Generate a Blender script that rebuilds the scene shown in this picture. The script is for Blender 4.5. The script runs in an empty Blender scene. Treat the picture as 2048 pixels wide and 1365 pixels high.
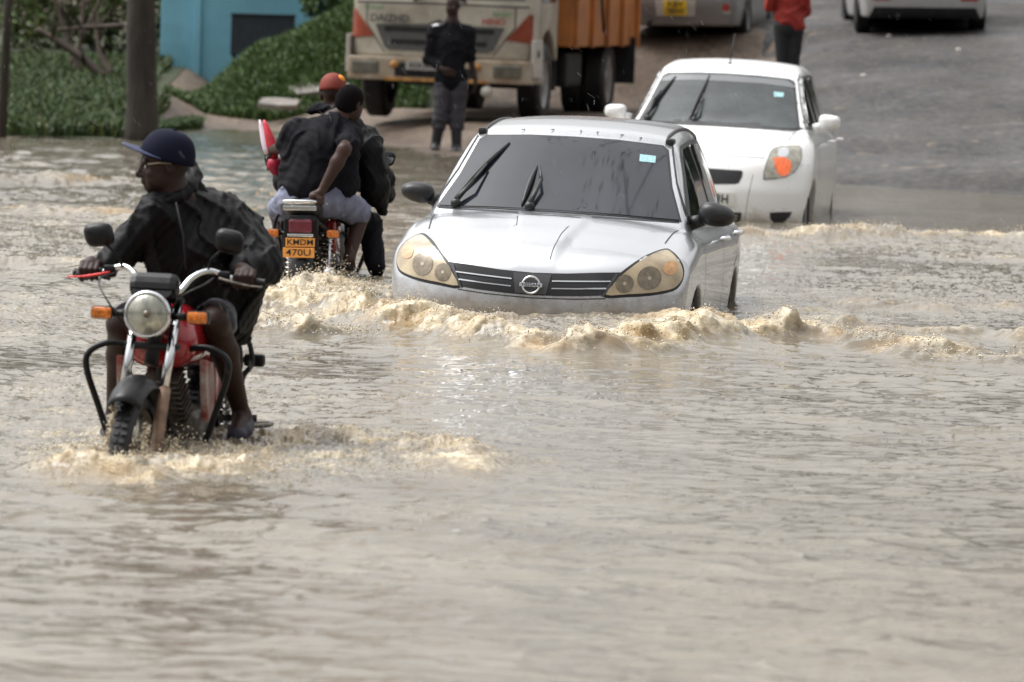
import bpy, bmesh, math, random
import numpy as np
from mathutils import Vector, Matrix, Euler
from mathutils.bvhtree import BVHTree
from mathutils.geometry import delaunay_2d_cdt
R = math.radians
sc = bpy.context.scene
COL = sc.collection
rnd = random.Random(7)
np.random.seed(7)

# ---------------------------------------------------------------- camera
CAMZ = 1.91
FPX = 12000.0
PITCH = math.atan((682.5 + 36) / FPX)
cam_d = bpy.data.cameras.new('camera')
cam = bpy.data.objects.new('camera', cam_d)
COL.objects.link(cam)
sc.camera = cam
cam_d.sensor_width = 36.0
cam_d.lens = 36.0 * FPX / 2048.0
cam_d.clip_start = 0.5
cam_d.clip_end = 2000
CAMM = Matrix.Translation((0, 0, CAMZ)) @ Matrix.Rotation(math.pi / 2 - PITCH, 4, 'X') @ Matrix.Rotation(0.028, 4, 'Z')
cam.matrix_world = CAMM
cam_d.dof.use_dof = True
cam_d.dof.focus_distance = 31.0
cam_d.dof.aperture_fstop = 5.6

# ---------------------------------------------------------------- light: rain overcast
SUN_EL, SUN_AZ = R(60), R(-75)
w = bpy.data.worlds.new('World')
sc.world = w
w.use_nodes = True
nt = w.node_tree
nt.nodes.clear()
wo = nt.nodes.new('ShaderNodeOutputWorld')
bg = nt.nodes.new('ShaderNodeBackground')
sky = nt.nodes.new('ShaderNodeTexSky')
sky.sky_type = 'NISHITA'
sky.sun_disc = False
sky.sun_elevation = SUN_EL
sky.sun_rotation = SUN_AZ
sky.air_density = 2.0
sky.dust_density = 6.0
sky.ozone_density = 1.0
hs = nt.nodes.new('ShaderNodeHueSaturation')
hs.inputs['Saturation'].default_value = 0.03
nt.links.new(sky.outputs[0], hs.inputs['Color'])
# cloud cover: slow grey mottling of the overcast
tc = nt.nodes.new('ShaderNodeTexCoord')
cn = nt.nodes.new('ShaderNodeTexNoise')
cn.inputs['Scale'].default_value = 2.2
cn.inputs['Detail'].default_value = 5
cn.inputs['Distortion'].default_value = 0.4
nt.links.new(tc.outputs['Generated'], cn.inputs['Vector'])
cr = nt.nodes.new('ShaderNodeMapRange')
cr.inputs[1].default_value = 0.3
cr.inputs[2].default_value = 0.7
cr.inputs[3].default_value = 0.72
cr.inputs[4].default_value = 1.18
nt.links.new(cn.outputs['Fac'], cr.inputs[0])
vm = nt.nodes.new('ShaderNodeVectorMath')
vm.operation = 'SCALE'
nt.links.new(hs.outputs[0], vm.inputs[0])
# overcast is brighter overhead and over the far bank than low behind the camera
sx = nt.nodes.new('ShaderNodeSeparateXYZ')
nt.links.new(tc.outputs['Generated'], sx.inputs[0])
g1 = nt.nodes.new('ShaderNodeMath')
g1.operation = 'MULTIPLY_ADD'
g1.inputs[1].default_value = 0.24
g1.inputs[2].default_value = 0.72
nt.links.new(sx.outputs['Y'], g1.inputs[0])
g2 = nt.nodes.new('ShaderNodeMath')
g2.operation = 'MULTIPLY_ADD'
g2.inputs[1].default_value = 0.42
nt.links.new(sx.outputs['Z'], g2.inputs[0])
nt.links.new(g1.outputs[0], g2.inputs[2])
g3 = nt.nodes.new('ShaderNodeMath')
g3.operation = 'MULTIPLY'
nt.links.new(g2.outputs[0], g3.inputs[0])
nt.links.new(cr.outputs[0], g3.inputs[1])
nt.links.new(g3.outputs[0], vm.inputs['Scale'])
nt.links.new(vm.outputs[0], bg.inputs['Color'])
bg.inputs['Strength'].default_value = 0.14
nt.links.new(bg.outputs[0], wo.inputs[0])

sd = bpy.data.lights.new('sun', 'SUN')
sd.energy = 0.75
sd.angle = R(35)
sd.color = (1.0, 0.98, 0.95)
sun = bpy.data.objects.new('sun', sd)
COL.objects.link(sun)
sv = Vector((math.sin(SUN_AZ) * math.cos(SUN_EL), math.cos(SUN_AZ) * math.cos(SUN_EL), math.sin(SUN_EL)))
sun.rotation_euler = sv.to_track_quat('Z', 'Y').to_euler()
sun.location = (0, 0, 30)

sc.view_settings.view_transform = 'Standard'
sc.view_settings.look = 'None'
sc.view_settings.exposure = 0.84
sc.view_settings.gamma = 1.0
try:
    sc.cycles.use_denoising = True
    sc.cycles.max_bounces = 6
    sc.cycles.diffuse_bounces = 3
    sc.cycles.glossy_bounces = 3
    sc.cycles.transparent_max_bounces = 6
except Exception:
    pass


# ---------------------------------------------------------------- measuring helpers
def at(px, py, depth):
    """world point seen at photo pixel px,py on the vertical plane y = depth"""
    d = CAMM.to_3x3() @ Vector(((px - 1024) / FPX, (682.5 - py) / FPX, -1))
    return Vector((0, 0, CAMZ)) + d * (depth / d.y)


# ---------------------------------------------------------------- materials
def mat(name, col, rough=0.5, metal=0.0, var=0.0, vscale=8.0, bump=0.0, bscale=40.0, coat=0.0, col2=None,
        emit=None, estr=0.0, spec=0.5, trans=0.0, alpha=1.0, stretch=None, rvar=0.0, ior=1.45, bdist=0.004):
    m = bpy.data.materials.new(name)
    m.use_nodes = True
    n = m.node_tree
    b = n.nodes['Principled BSDF']
    b.inputs['Base Color'].default_value = (*col, 1)
    b.inputs['Roughness'].default_value = rough
    b.inputs['Metallic'].default_value = metal
    b.inputs['Specular IOR Level'].default_value = spec
    b.inputs['Coat Weight'].default_value = coat
    b.inputs['Coat Roughness'].default_value = 0.04
    b.inputs['Transmission Weight'].default_value = trans
    b.inputs['Alpha'].default_value = alpha
    b.inputs['IOR'].default_value = ior
    if emit:
        b.inputs['Emission Color'].default_value = (*emit, 1)
        b.inputs['Emission Strength'].default_value = estr
    if var or bump or col2 or rvar:
        t = n.nodes.new('ShaderNodeTexCoord')
        mp = n.nodes.new('ShaderNodeMapping')
        n.links.new(t.outputs['Object'], mp.inputs[0])
        if stretch:
            mp.inputs['Scale'].default_value = stretch
    if var or col2 or rvar:
        nz = n.nodes.new('ShaderNodeTexNoise')
        nz.inputs['Scale'].default_value = vscale
        nz.inputs['Detail'].default_value = 6
        nz.inputs['Roughness'].default_value = 0.62
        n.links.new(mp.outputs[0], nz.inputs['Vector'])
        rp = n.nodes.new('ShaderNodeValToRGB')
        rp.color_ramp.elements[0].position = 0.36
        rp.color_ramp.elements[1].position = 0.66
        c2 = col2 if col2 else tuple(c * (1 - var) for c in col)
        rp.color_ramp.elements[0].color = (*c2, 1)
        rp.color_ramp.elements[1].color = (*[min(1, c * (1 + var * 0.5)) for c in col], 1)
        n.links.new(nz.outputs['Fac'], rp.inputs[0])
        n.links.new(rp.outputs[0], b.inputs['Base Color'])
        if rvar:
            mr = n.nodes.new('ShaderNodeMapRange')
            mr.inputs[1].default_value = 0.3
            mr.inputs[2].default_value = 0.7
            mr.inputs[3].default_value = max(0.02, rough - rvar)
            mr.inputs[4].default_value = min(1, rough + rvar)
            n.links.new(nz.outputs['Fac'], mr.inputs[0])
            n.links.new(mr.outputs[0], b.inputs['Roughness'])
    if bump:
        nb = n.nodes.new('ShaderNodeTexNoise')
        nb.inputs['Scale'].default_value = bscale
        nb.inputs['Detail'].default_value = 5
        n.links.new(mp.outputs[0], nb.inputs['Vector'])
        bp = n.nodes.new('ShaderNodeBump')
        bp.inputs['Strength'].default_value = bump
        bp.inputs['Distance'].default_value = bdist
        n.links.new(nb.outputs['Fac'], bp.inputs['Height'])
        n.links.new(bp.outputs[0], b.inputs['Normal'])
    return m


# ---------------------------------------------------------------- object helpers
def tag(o, label=None, cat=None, group=None, kind=None):
    if label: o['label'] = label
    if cat: o['category'] = cat
    if group: o['group'] = group
    if kind: o['kind'] = kind
    return o


def empty(name, loc=(0, 0, 0), rz=0.0, label=None, cat=None, group=None, rot=None):
    o = bpy.data.objects.new(name, None)
    COL.objects.link(o)
    o.location = loc
    o.rotation_euler = rot if rot else (0, 0, rz)
    o.empty_display_size = 0.2
    return tag(o, label, cat, group)


def link_mesh(name, me, m, parent=None):
    o = bpy.data.objects.new(name, me)
    COL.objects.link(o)
    if m is not None:
        for mm in (m if isinstance(m, (list, tuple)) else [m]):
            me.materials.append(mm)
    if parent is not None:
        o.parent = parent
    return o


def np_mesh(name, V, F, m, parent=None, smooth=True):
    """V (n,3) array, F (m,3|4) array or list"""
    me = bpy.data.meshes.new(name)
    if isinstance(F, np.ndarray):
        k = F.shape[1]
        me.vertices.add(len(V))
        me.vertices.foreach_set('co', np.ascontiguousarray(V, dtype=np.float32).ravel())
        me.loops.add(F.size)
        me.loops.foreach_set('vertex_index', np.ascontiguousarray(F, dtype=np.int32).ravel())
        me.polygons.add(len(F))
        me.polygons.foreach_set('loop_start', np.arange(0, F.size, k, dtype=np.int32))
        me.polygons.foreach_set('loop_total', np.full(len(F), k, dtype=np.int32))
        me.update(calc_edges=True)
        me.validate()
    else:
        me.from_pydata([tuple(v) for v in V], [], F)
        me.update()
    me.polygons.foreach_set('use_smooth', [smooth] * len(me.polygons))
    return link_mesh(name, me, m, parent)


class MB:
    """collects shapes into one mesh"""

    def __init__(s):
        s.v = []
        s.f = []
        s.fm = []
        s.sm = []

    def add(s, vs, fs, mi=0, smooth=True, M=None):
        b = len(s.v)
        for v in vs:
            v = Vector(v)
            s.v.append(M @ v if M else v)
        for f in fs:
            s.f.append([b + i for i in f])
            s.fm.append(mi)
            s.sm.append(smooth)
        return s

    def box(s, c, d, rot=None, bev=0.0, mi=0):
        bm = bmesh.new()
        bmesh.ops.create_cube(bm, size=1)
        for v in bm.verts:
            v.co = Vector((v.co.x * d[0], v.co.y * d[1], v.co.z * d[2]))
        if bev > 0:
            bmesh.ops.bevel(bm, geom=list(bm.edges), offset=min(bev, min(d) * 0.45), segments=2, affect='EDGES', profile=0.6)
        M = Matrix.Translation(c)
        if rot: M = M @ Euler(rot).to_matrix().to_4x4()
        s.bm(bm, M, mi, False)
        return s

    def bm(s, bm, M=None, mi=0, smooth=True):
        bm.verts.ensure_lookup_table()
        bm.verts.index_update()
        s.add([v.co for v in bm.verts], [[v.index for v in f.verts] for f in bm.faces], mi, smooth, M)
        bm.free()

    def tube(s, pts, r, n=10, mi=0, cap=True, closed=False, flat=1.0):
        pts = [Vector(p) for p in pts]
        rs = list(r) if isinstance(r, (list, tuple)) else [r] * len(pts)
        m = len(pts)
        vs, fs = [], []
        up = None
        for i, p in enumerate(pts):
            if closed:
                t = (pts[(i + 1) % m] - pts[i - 1])
            else:
                t = pts[min(i + 1, m - 1)] - pts[max(i - 1, 0)]
            t.normalize()
            if up is None:
                up = Vector((0, 0, 1)) if abs(t.z) < 0.9 else Vector((1, 0, 0))
            a = t.cross(up)
            if a.length < 1e-5: a = t.cross(Vector((1, 0.1, 0)))
            a.normalize()
            b = a.cross(t).normalized()
            up = b
            for k in range(n):
                an = 2 * math.pi * k / n
                vs.append(p + a * math.cos(an) * rs[i] + b * math.sin(an) * rs[i] * flat)
        rg = m if closed else m - 1
        for i in range(rg):
            j = (i + 1) % m
            for k in range(n):
                fs.append([i * n + k, i * n + (k + 1) % n, j * n + (k + 1) % n, j * n + k])
        if cap and not closed:
            fs.append(list(range(n - 1, -1, -1)))
            fs.append([(m - 1) * n + k for k in range(n)])
        s.add(vs, fs, mi, True)
        return s

    def lathe(s, prof, c=(0, 0, 0), axis='X', n=32, mi=0, M=None, smooth=True):
        """prof: (r, h) pairs about an axis"""
        vs, fs = [], []
        for (r, h) in prof:
            for k in range(n):
                a = 2 * math.pi * k / n
                u, v = r * math.cos(a), r * math.sin(a)
                vs.append({'X': (h, u, v), 'Y': (u, h, v), 'Z': (u, v, h)}[axis])
        for i in range(len(prof) - 1):
            for k in range(n):
                fs.append([i * n + k, i * n + (k + 1) % n, (i + 1) * n + (k + 1) % n, (i + 1) * n + k])
        T = Matrix.Translation(c)
        if M: T = T @ M
        s.add(vs, fs, mi, smooth, T)
        return s

    def ell(s, c, r, rot=None, n=16, mi=0):
        bm = bmesh.new()
        bmesh.ops.create_uvsphere(bm, u_segments=n, v_segments=max(6, n * 2 // 3), radius=1)
        M = Matrix.Translation(c)
        if rot: M = M @ Euler(rot).to_matrix().to_4x4()
        M = M @ Matrix.Diagonal((*r, 1)) if not isinstance(r, (int, float)) else M @ Matrix.Scale(r, 4)
        s.bm(bm, M, mi, True)
        return s

    def prism(s, poly, a, b, axis='Y', mi=0, bev=0.0, M=None):
        """2-D outline extruded from a to b along axis (outline in the two other axes)"""
        bm = bmesh.new()

        def P(u, v, h):
            return {'X': (h, u, v), 'Y': (u, h, v), 'Z': (u, v, h)}[axis]
        v0 = [bm.verts.new(P(u, v, a)) for u, v in poly]
        v1 = [bm.verts.new(P(u, v, b)) for u, v in poly]
        bm.faces.new(v0)
        bm.faces.new(v1[::-1])
        n = len(poly)
        for i in range(n):
            bm.faces.new([v0[i], v1[i], v1[(i + 1) % n], v0[(i + 1) % n]])
        bmesh.ops.recalc_face_normals(bm, faces=list(bm.faces))
        if bev > 0:
            bmesh.ops.bevel(bm, geom=list(bm.edges), offset=bev, segments=2, affect='EDGES', profile=0.6)
        s.bm(bm, M, mi, False)
        return s

    def build(s, name, m, parent=None, smooth=None, fixn=True):
        me = bpy.data.meshes.new(name)
        me.from_pydata([tuple(v) for v in s.v], [], s.f)
        if fixn:
            bm = bmesh.new()
            bm.from_mesh(me)
            bmesh.ops.recalc_face_normals(bm, faces=list(bm.faces))
            bm.to_mesh(me)
            bm.free()
        for p, mi, sm in zip(me.polygons, s.fm, s.sm):
            p.material_index = mi
            p.use_smooth = sm if smooth is None else smooth
        me.update()
        return link_mesh(name, me, m, parent)


def text_obj(name, txt, size, m, parent, M, depth=0.003, sx=1.0, bold=0.0):
    cu = bpy.data.curves.new(name, 'FONT')
    cu.body = txt
    cu.size = size
    cu.extrude = depth
    cu.offset = bold
    cu.align_x = 'CENTER'
    cu.align_y = 'CENTER'
    cu.resolution_u = 3
    o = bpy.data.objects.new(name, cu)
    COL.objects.link(o)
    dg = bpy.context.evaluated_depsgraph_get()
    me = bpy.data.meshes.new_from_object(o.evaluated_get(dg))
    bpy.data.objects.remove(o)
    me.transform(M @ Matrix.Diagonal((sx, 1, 1, 1)))
    me.materials.clear()
    return link_mesh(name, me, m, parent)


def smooth_path(pts, sub=6, closed=False):
    pts = [Vector(p) for p in pts]
    n = len(pts)
    out = []
    for i in range(n if closed else n - 1):
        p0 = pts[i - 1] if (i > 0 or closed) else pts[0]
        p1 = pts[i]
        p2 = pts[(i + 1) % n]
        p3 = pts[(i + 2) % n] if (closed or i + 2 < n) else pts[-1]
        for k in range(sub):
            t = k / sub
            out.append(0.5 * ((2 * p1) + (p2 - p0) * t + (2 * p0 - 5 * p1 + 4 * p2 - p3) * t * t + (3 * p1 - p0 - 3 * p2 + p3) * t ** 3))
    if not closed: out.append(pts[-1])
    return out


# ---------------------------------------------------------------- numpy noise
def vnoise(x, y, seed=0):
    xi = np.floor(x).astype(np.int64)
    yi = np.floor(y).astype(np.int64)
    xf = x - xi
    yf = y - yi
    u = xf * xf * xf * (xf * (xf * 6 - 15) + 10)
    v = yf * yf * yf * (yf * (yf * 6 - 15) + 10)

    def g(a, b):
        h = (a * 374761393 + b * 668265263 + seed * 144269504) & 0xffffffff
        h = ((h ^ (h >> 13)) * 1274126177) & 0xffffffff
        an = ((h ^ (h >> 16)) & 0xffff) / 65535.0 * 6.2831853
        return np.cos(an), np.sin(an)
    r = []
    for dx in (0, 1):
        for dy in (0, 1):
            gx, gy = g(xi + dx, yi + dy)
            r.append(gx * (xf - dx) + gy * (yf - dy))
    a = r[0] + (r[2] - r[0]) * u
    b = r[1] + (r[3] - r[1]) * u
    return (a + (b - a) * v) * 1.4


def fbm(x, y, oct=4, seed=0, gain=0.5):
    s = 0
    a = 1.0
    for i in range(oct):
        s = s + a * vnoise(x, y, seed + i * 17)
        x = x * 2.03 + 3.1
        y = y * 2.03 + 1.7
        a *= gain
    return s


def sstep(a, b, x):
    t = np.clip((x - a) / (b - a), 0, 1)
    return t * t * (3 - 2 * t)


def smax(a, b, k):
    h = np.clip(0.5 - 0.5 * (b - a) / k, 0, 1)
    return b + (a - b) * h + k * h * (1 - h)


def smin(a, b, k):
    return -smax(-a, -b, k)


# ---------------------------------------------------------------- implicit surfaces -> mesh
def surface_nets(Fld, lo, h):
    """Fld: 3-D field, negative inside. Returns verts, quads."""
    nx, ny, nz = Fld.shape
    ins = Fld < 0
    c = np.zeros((nx - 1, ny - 1, nz - 1), np.int8)
    for dx in (0, 1):
        for dy in (0, 1):
            for dz in (0, 1):
                c += ins[dx:nx - 1 + dx, dy:ny - 1 + dy, dz:nz - 1 + dz]
    act = (c > 0) & (c < 8)
    ids = np.full(act.shape, -1, np.int64)
    I = np.argwhere(act)
    ids[act] = np.arange(len(I))
    ps = np.zeros((len(I), 3))
    cn = np.zeros(len(I))
    corners = [(a, b, d) for a in (0, 1) for b in (0, 1) for d in (0, 1)]
    vals = {q: Fld[I[:, 0] + q[0], I[:, 1] + q[1], I[:, 2] + q[2]] for q in corners}
    for q in corners:
        for ax in range(3):
            if q[ax] == 0:
                q2 = list(q)
                q2[ax] = 1
                a, b = vals[q], vals[tuple(q2)]
                cr_ = (a < 0) != (b < 0)
                t = np.where(cr_, a / np.where(cr_, a - b, 1), 0)
                p = np.tile(np.array(q, float), (len(I), 1))
                p[:, ax] += t
                ps += p * cr_[:, None]
                cn += cr_
    ps /= np.maximum(cn, 1)[:, None]
    V = (I + ps) * h + np.array(lo)
    Q = []
    for ax in range(3):
        s0 = [slice(1, n - 1) for n in (nx, ny, nz)]
        s1 = [slice(1, n - 1) for n in (nx, ny, nz)]
        s0[ax] = slice(0, (nx, ny, nz)[ax] - 1)
        s1[ax] = slice(1, (nx, ny, nz)[ax])
        A = ins[tuple(s0)]
        B = ins[tuple(s1)]
        cr_ = A != B
        E = np.argwhere(cr_)
        if not len(E): continue
        off = np.array([1, 1, 1])
        off[ax] = 0
        E = E + off
        b, d = [q for q in range(3) if q != ax]
        def idx(db, dd):
            q = E.copy()
            q[:, b] += db
            q[:, d] += dd
            return ids[q[:, 0], q[:, 1], q[:, 2]]
        quad = np.stack([idx(-1, -1), idx(0, -1), idx(0, 0), idx(-1, 0)], 1)
        flip = A[cr_]
        if ax == 1: flip = ~flip
        quad[~flip] = quad[~flip][:, ::-1]
        Q.append(quad)
    Q = np.concatenate(Q)
    return V, Q[(Q >= 0).all(1)]


def mesh_fn(name, fn, lo, hi, h, m, parent=None, newton=2, half=False):
    """mesh an implicit function fn(x,y,z); exact normals from its gradient. half: symmetric in x"""
    lo = np.array(lo, float)
    hi = np.array(hi, float)
    n = np.ceil((hi - lo) / h).astype(int) + 1
    xs, ys, zs = [lo[i] + np.arange(n[i]) * h for i in range(3)]
    Fd = np.empty(tuple(n), np.float32)
    for i in range(0, n[0], 8):
        X, Y, Z = np.meshgrid(xs[i:i + 8], ys, zs, indexing='ij')
        Fd[i:i + 8] = fn(X, Y, Z)
    V, Q = surface_nets(Fd, lo, h)
    e = 0.002

    def grad(V):
        x, y, z = V.T
        g = np.stack([fn(x + e, y, z) - fn(x - e, y, z), fn(x, y + e, z) - fn(x, y - e, z), fn(x, y, z + e) - fn(x, y, z - e)], 1) / (2 * e)
        return g
    for _ in range(newton):
        g = grad(V)
        g2 = np.maximum((g * g).sum(1), 1e-3)
        st = (fn(*V.T) / g2)[:, None] * g
        l = np.linalg.norm(st, axis=1)
        st *= np.minimum(1, h * 0.5 / np.maximum(l, 1e-9))[:, None]
        V = V - st
    o = np_mesh(name, V, Q, m, parent)
    if newton:
        N = grad(V)
        N /= np.maximum(np.linalg.norm(N, axis=1), 1e-6)[:, None]
        if len(o.data.vertices) == len(N):
            o.data.normals_split_custom_set_from_vertices([tuple(a) for a in N])
    return o


class Blob:
    """smooth union of round cones and ellipsoids on a voxel grid -> one continuous organic mesh"""

    def __init__(s, h=0.008, k=0.03):
        s.p = []
        s.h = h
        s.k = k

    def cone(s, a, b, ra, rb, k=None, op='+'):
        s.p.append(('c', Vector(a), Vector(b), ra, rb, s.k if k is None else k, op))
        return s

    def chain(s, pts, rs, k=None):
        for i in range(len(pts) - 1):
            s.cone(pts[i], pts[i + 1], rs[i], rs[i + 1], k)
        return s

    def ell(s, c, r, rot=(0, 0, 0), k=None, op='+'):
        s.p.append(('e', Vector(c), Vector(r), Euler(rot).to_matrix(), None, s.k if k is None else k, op))
        return s

    def build(s, name, m, parent=None, noise=None, smooth_it=1):
        h = s.h
        lo = Vector((1e9,) * 3)
        hi = Vector((-1e9,) * 3)
        bb = []
        for q in s.p:
            if q[0] == 'c':
                r = max(q[3], q[4])
                l = [min(q[1][i], q[2][i]) - r for i in range(3)]
                u = [max(q[1][i], q[2][i]) + r for i in range(3)]
            else:
                r = max(q[2])
                l = [q[1][i] - r for i in range(3)]
                u = [q[1][i] + r for i in range(3)]
            bb.append((l, u))
            if q[6] == '+':
                lo = Vector([min(lo[i], l[i]) for i in range(3)])
                hi = Vector([max(hi[i], u[i]) for i in range(3)])
        pad = h * 3 + 0.01
        lo = np.array(lo) - pad
        hi = np.array(hi) + pad
        n = np.ceil((hi - lo) / h).astype(int) + 1
        F = np.full(tuple(n), 0.08, np.float32)
        ax = [lo[i] + np.arange(n[i]) * h for i in range(3)]
        for q, (l, u) in zip(s.p, bb):
            k = q[5]
            mg = k + 0.05
            sl = []
            for i in range(3):
                a = max(0, int((l[i] - mg - lo[i]) / h))
                b = min(n[i], int((u[i] + mg - lo[i]) / h) + 2)
                sl.append(slice(a, b))
            if any(t.stop <= t.start for t in sl): continue
            X, Y, Z = np.meshgrid(ax[0][sl[0]], ax[1][sl[1]], ax[2][sl[2]], indexing='ij')
            if q[0] == 'c':
                A, B = q[1], q[2]
                d = B - A
                L2 = max(d.length_squared, 1e-9)
                t = np.clip(((X - A.x) * d.x + (Y - A.y) * d.y + (Z - A.z) * d.z) / L2, 0, 1)
                D = np.sqrt((X - A.x - t * d.x) ** 2 + (Y - A.y - t * d.y) ** 2 + (Z - A.z - t * d.z) ** 2) - (q[3] + (q[4] - q[3]) * t)
            else:
                C, r, M = q[1], q[2], q[3]
                x, y, z = X - C.x, Y - C.y, Z - C.z
                u_ = (x * M[0][0] + y * M[1][0] + z * M[2][0]) / r.x
                v_ = (x * M[0][1] + y * M[1][1] + z * M[2][1]) / r.y
                w_ = (x * M[0][2] + y * M[1][2] + z * M[2][2]) / r.z
                k0 = np.sqrt(u_ * u_ + v_ * v_ + w_ * w_)
                k1 = np.sqrt((u_ / r.x) ** 2 + (v_ / r.y) ** 2 + (w_ / r.z) ** 2)
                D = k0 * (k0 - 1) / np.maximum(k1, 1e-6)
            S = F[tuple(sl)]
            F[tuple(sl)] = smin(S, D, k) if q[6] == '+' else smax(S, -D, k)
        if noise:
            X, Y, Z = np.meshgrid(*ax, indexing='ij')
            F += noise(X, Y, Z).astype(np.float32)
        F[0] = F[-1] = 0.1
        F[:, 0] = F[:, -1] = 0.1
        F[:, :, 0] = F[:, :, -1] = 0.1
        V, Q = surface_nets(F, lo, h)
        return np_mesh(name, V, Q, m, parent)


def folds(amp=0.006, f=18.0, d=(0.3, 0.2, 1.0), seed=0.0):
    """cloth folds: warped ridges roughly perpendicular to d"""
    dx, dy, dz = d

    def fn(X, Y, Z):
        w1 = 1.5 * np.sin(f * 0.22 * (X * 1.1 - Y * 0.6 + Z * 0.5) + seed) + 1.1 * np.sin(f * 0.31 * (Z - X * 0.7 + Y) + 2 * seed)
        a = f * (X * dx + Y * dy + Z * dz) + 1.8 * w1
        b = f * 0.8 * (X * dz - Z * dx * 0.6 + Y * 0.5) - 1.7 * w1 + 1.7
        m1 = 0.5 + 0.5 * np.sin(f * 0.11 * (X * 2.3 + Z * 1.9 - Y) + 3 * seed)
        r1 = 1 - np.abs(np.sin(a * 0.5))
        r2 = 1 - np.abs(np.sin(b * 0.5 + 0.6))
        return -amp * ((r1 ** 1.6 * 1.7 - 0.5) * m1 + (r2 ** 1.6 * 1.7 - 0.5) * (1 - m1) + 0.35 * np.sin(f * 2.1 * (X + Y * 0.7) + w1) * np.sin(f * 1.7 * Z + w1))
    return fn


# ---------------------------------------------------------------- patches laid on a body
def bvh_of(o):
    dg = bpy.context.evaluated_depsgraph_get()
    me = o.data
    return BVHTree.FromPolygons([v.co for v in me.vertices], [list(p.vertices) for p in me.polygons])


def resample(poly, h):
    out = []
    n = len(poly)
    for i in range(n):
        a, b = Vector(poly[i]), Vector(poly[(i + 1) % n])
        k = max(1, int(math.ceil((b - a).length / h)))
        for j in range(k):
            out.append(a + (b - a) * j / k)
    return out


def round_poly(pts, sub=5):
    return [Vector((p.x, p.y)) for p in smooth_path([(p[0], p[1], 0) for p in pts], sub, True)]


def patch(name, tree, poly, view, m, parent, off=0.003, h=0.03, skirt=0.012, smooth=True, mirror=False, far=6.0, inset=0.0, normfn=None, raw=False):
    """2-D outline (front: x,z seen along +y; back: x,z along -y; side: y,z from +x; top: x,y from above) draped on the body"""
    if mirror: poly = [(-p[0], p[1]) for p in poly] if view in ('front', 'top', 'back') else poly
    B = resample([Vector((p[0], p[1])) for p in poly], h)
    xs = [p.x for p in B]
    ys = [p.y for p in B]
    pts = list(B)
    ed = [(i, (i + 1) % len(B)) for i in range(len(B))]
    gx = min(xs) + h * 0.5
    while gx < max(xs):
        gy = min(ys) + h * 0.5
        while gy < max(ys):
            p = Vector((gx, gy))
            if min((p - q).length for q in B) > h * 0.45: pts.append(p)
            gy += h
        gx += h
    r = delaunay_2d_cdt(pts, ed, [list(range(len(B)))], 1, 1e-5)
    V2, F2 = r[0], r[2]
    sgn = -1 if (mirror and view == 'side') or view == 'sideL' else 1
    V = []
    ok = []
    N = []
    for p in V2:
        if view == 'front': o, d = Vector((p.x, -far, p.y)), Vector((0, 1, 0))
        elif view == 'back': o, d = Vector((p.x, far + 4, p.y)), Vector((0, -1, 0))
        elif view == 'top': o, d = Vector((p.x, p.y, far)), Vector((0, 0, -1))
        else: o, d = Vector((sgn * far, p.x, p.y)), Vector((-sgn, 0, 0))
        loc, nn, ix, ds = tree.ray_cast(o, d)
        if loc is None:
            V.append(None)
            N.append(None)
        else:
            if nn.dot(d) > 0: nn = -nn
            V.append(loc)
            N.append(nn)
    idx = {}
    vs = []
    used = set(i for f in F2 if all(V[q] is not None for q in f) for i in f)
    for i, v in enumerate(V):
        if i not in used: V[i] = None
    for i, v in enumerate(V):
        if V[i] is not None:
            idx[i] = len(vs)
            vs.append(v + N[i] * off)
    fs = [[idx[i] for i in f] for f in F2 if all(i in idx for i in f)]
    if raw: return vs, fs, [N[i] for i in idx]
    NN = [N[i] for i in range(len(V)) if V[i] is not None]
    # boundary skirt so the patch reads as a panel with thickness
    cnt = {}
    for f in fs:
        for a, b in zip(f, f[1:] + f[:1]):
            cnt[(a, b)] = 1
    bnd = [e for e in cnt if (e[1], e[0]) not in cnt]
    low = {}
    for a, b in bnd:
        for q in (a, b):
            if q not in low:
                low[q] = len(vs)
                vs.append(vs[q] - NN[q] * (off + skirt))
        fs.append([b, a, low[a], low[b]])
    me = bpy.data.meshes.new(name)
    me.from_pydata([tuple(v) for v in vs], [], fs)
    bm = bmesh.new()
    bm.from_mesh(me)
    bmesh.ops.recalc_face_normals(bm, faces=list(bm.faces))
    bm.to_mesh(me)
    bm.free()
    o = link_mesh(name, me, m, parent)
    for p in me.polygons: p.use_smooth = smooth
    if smooth:
        # keep the panel's rim sharp
        nt_ = len(F2)
        bme = {tuple(sorted(e)) for e in bnd}
        for e in me.edges:
            if tuple(sorted(e.vertices)) in bme: e.use_edge_sharp = True
    return o


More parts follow.
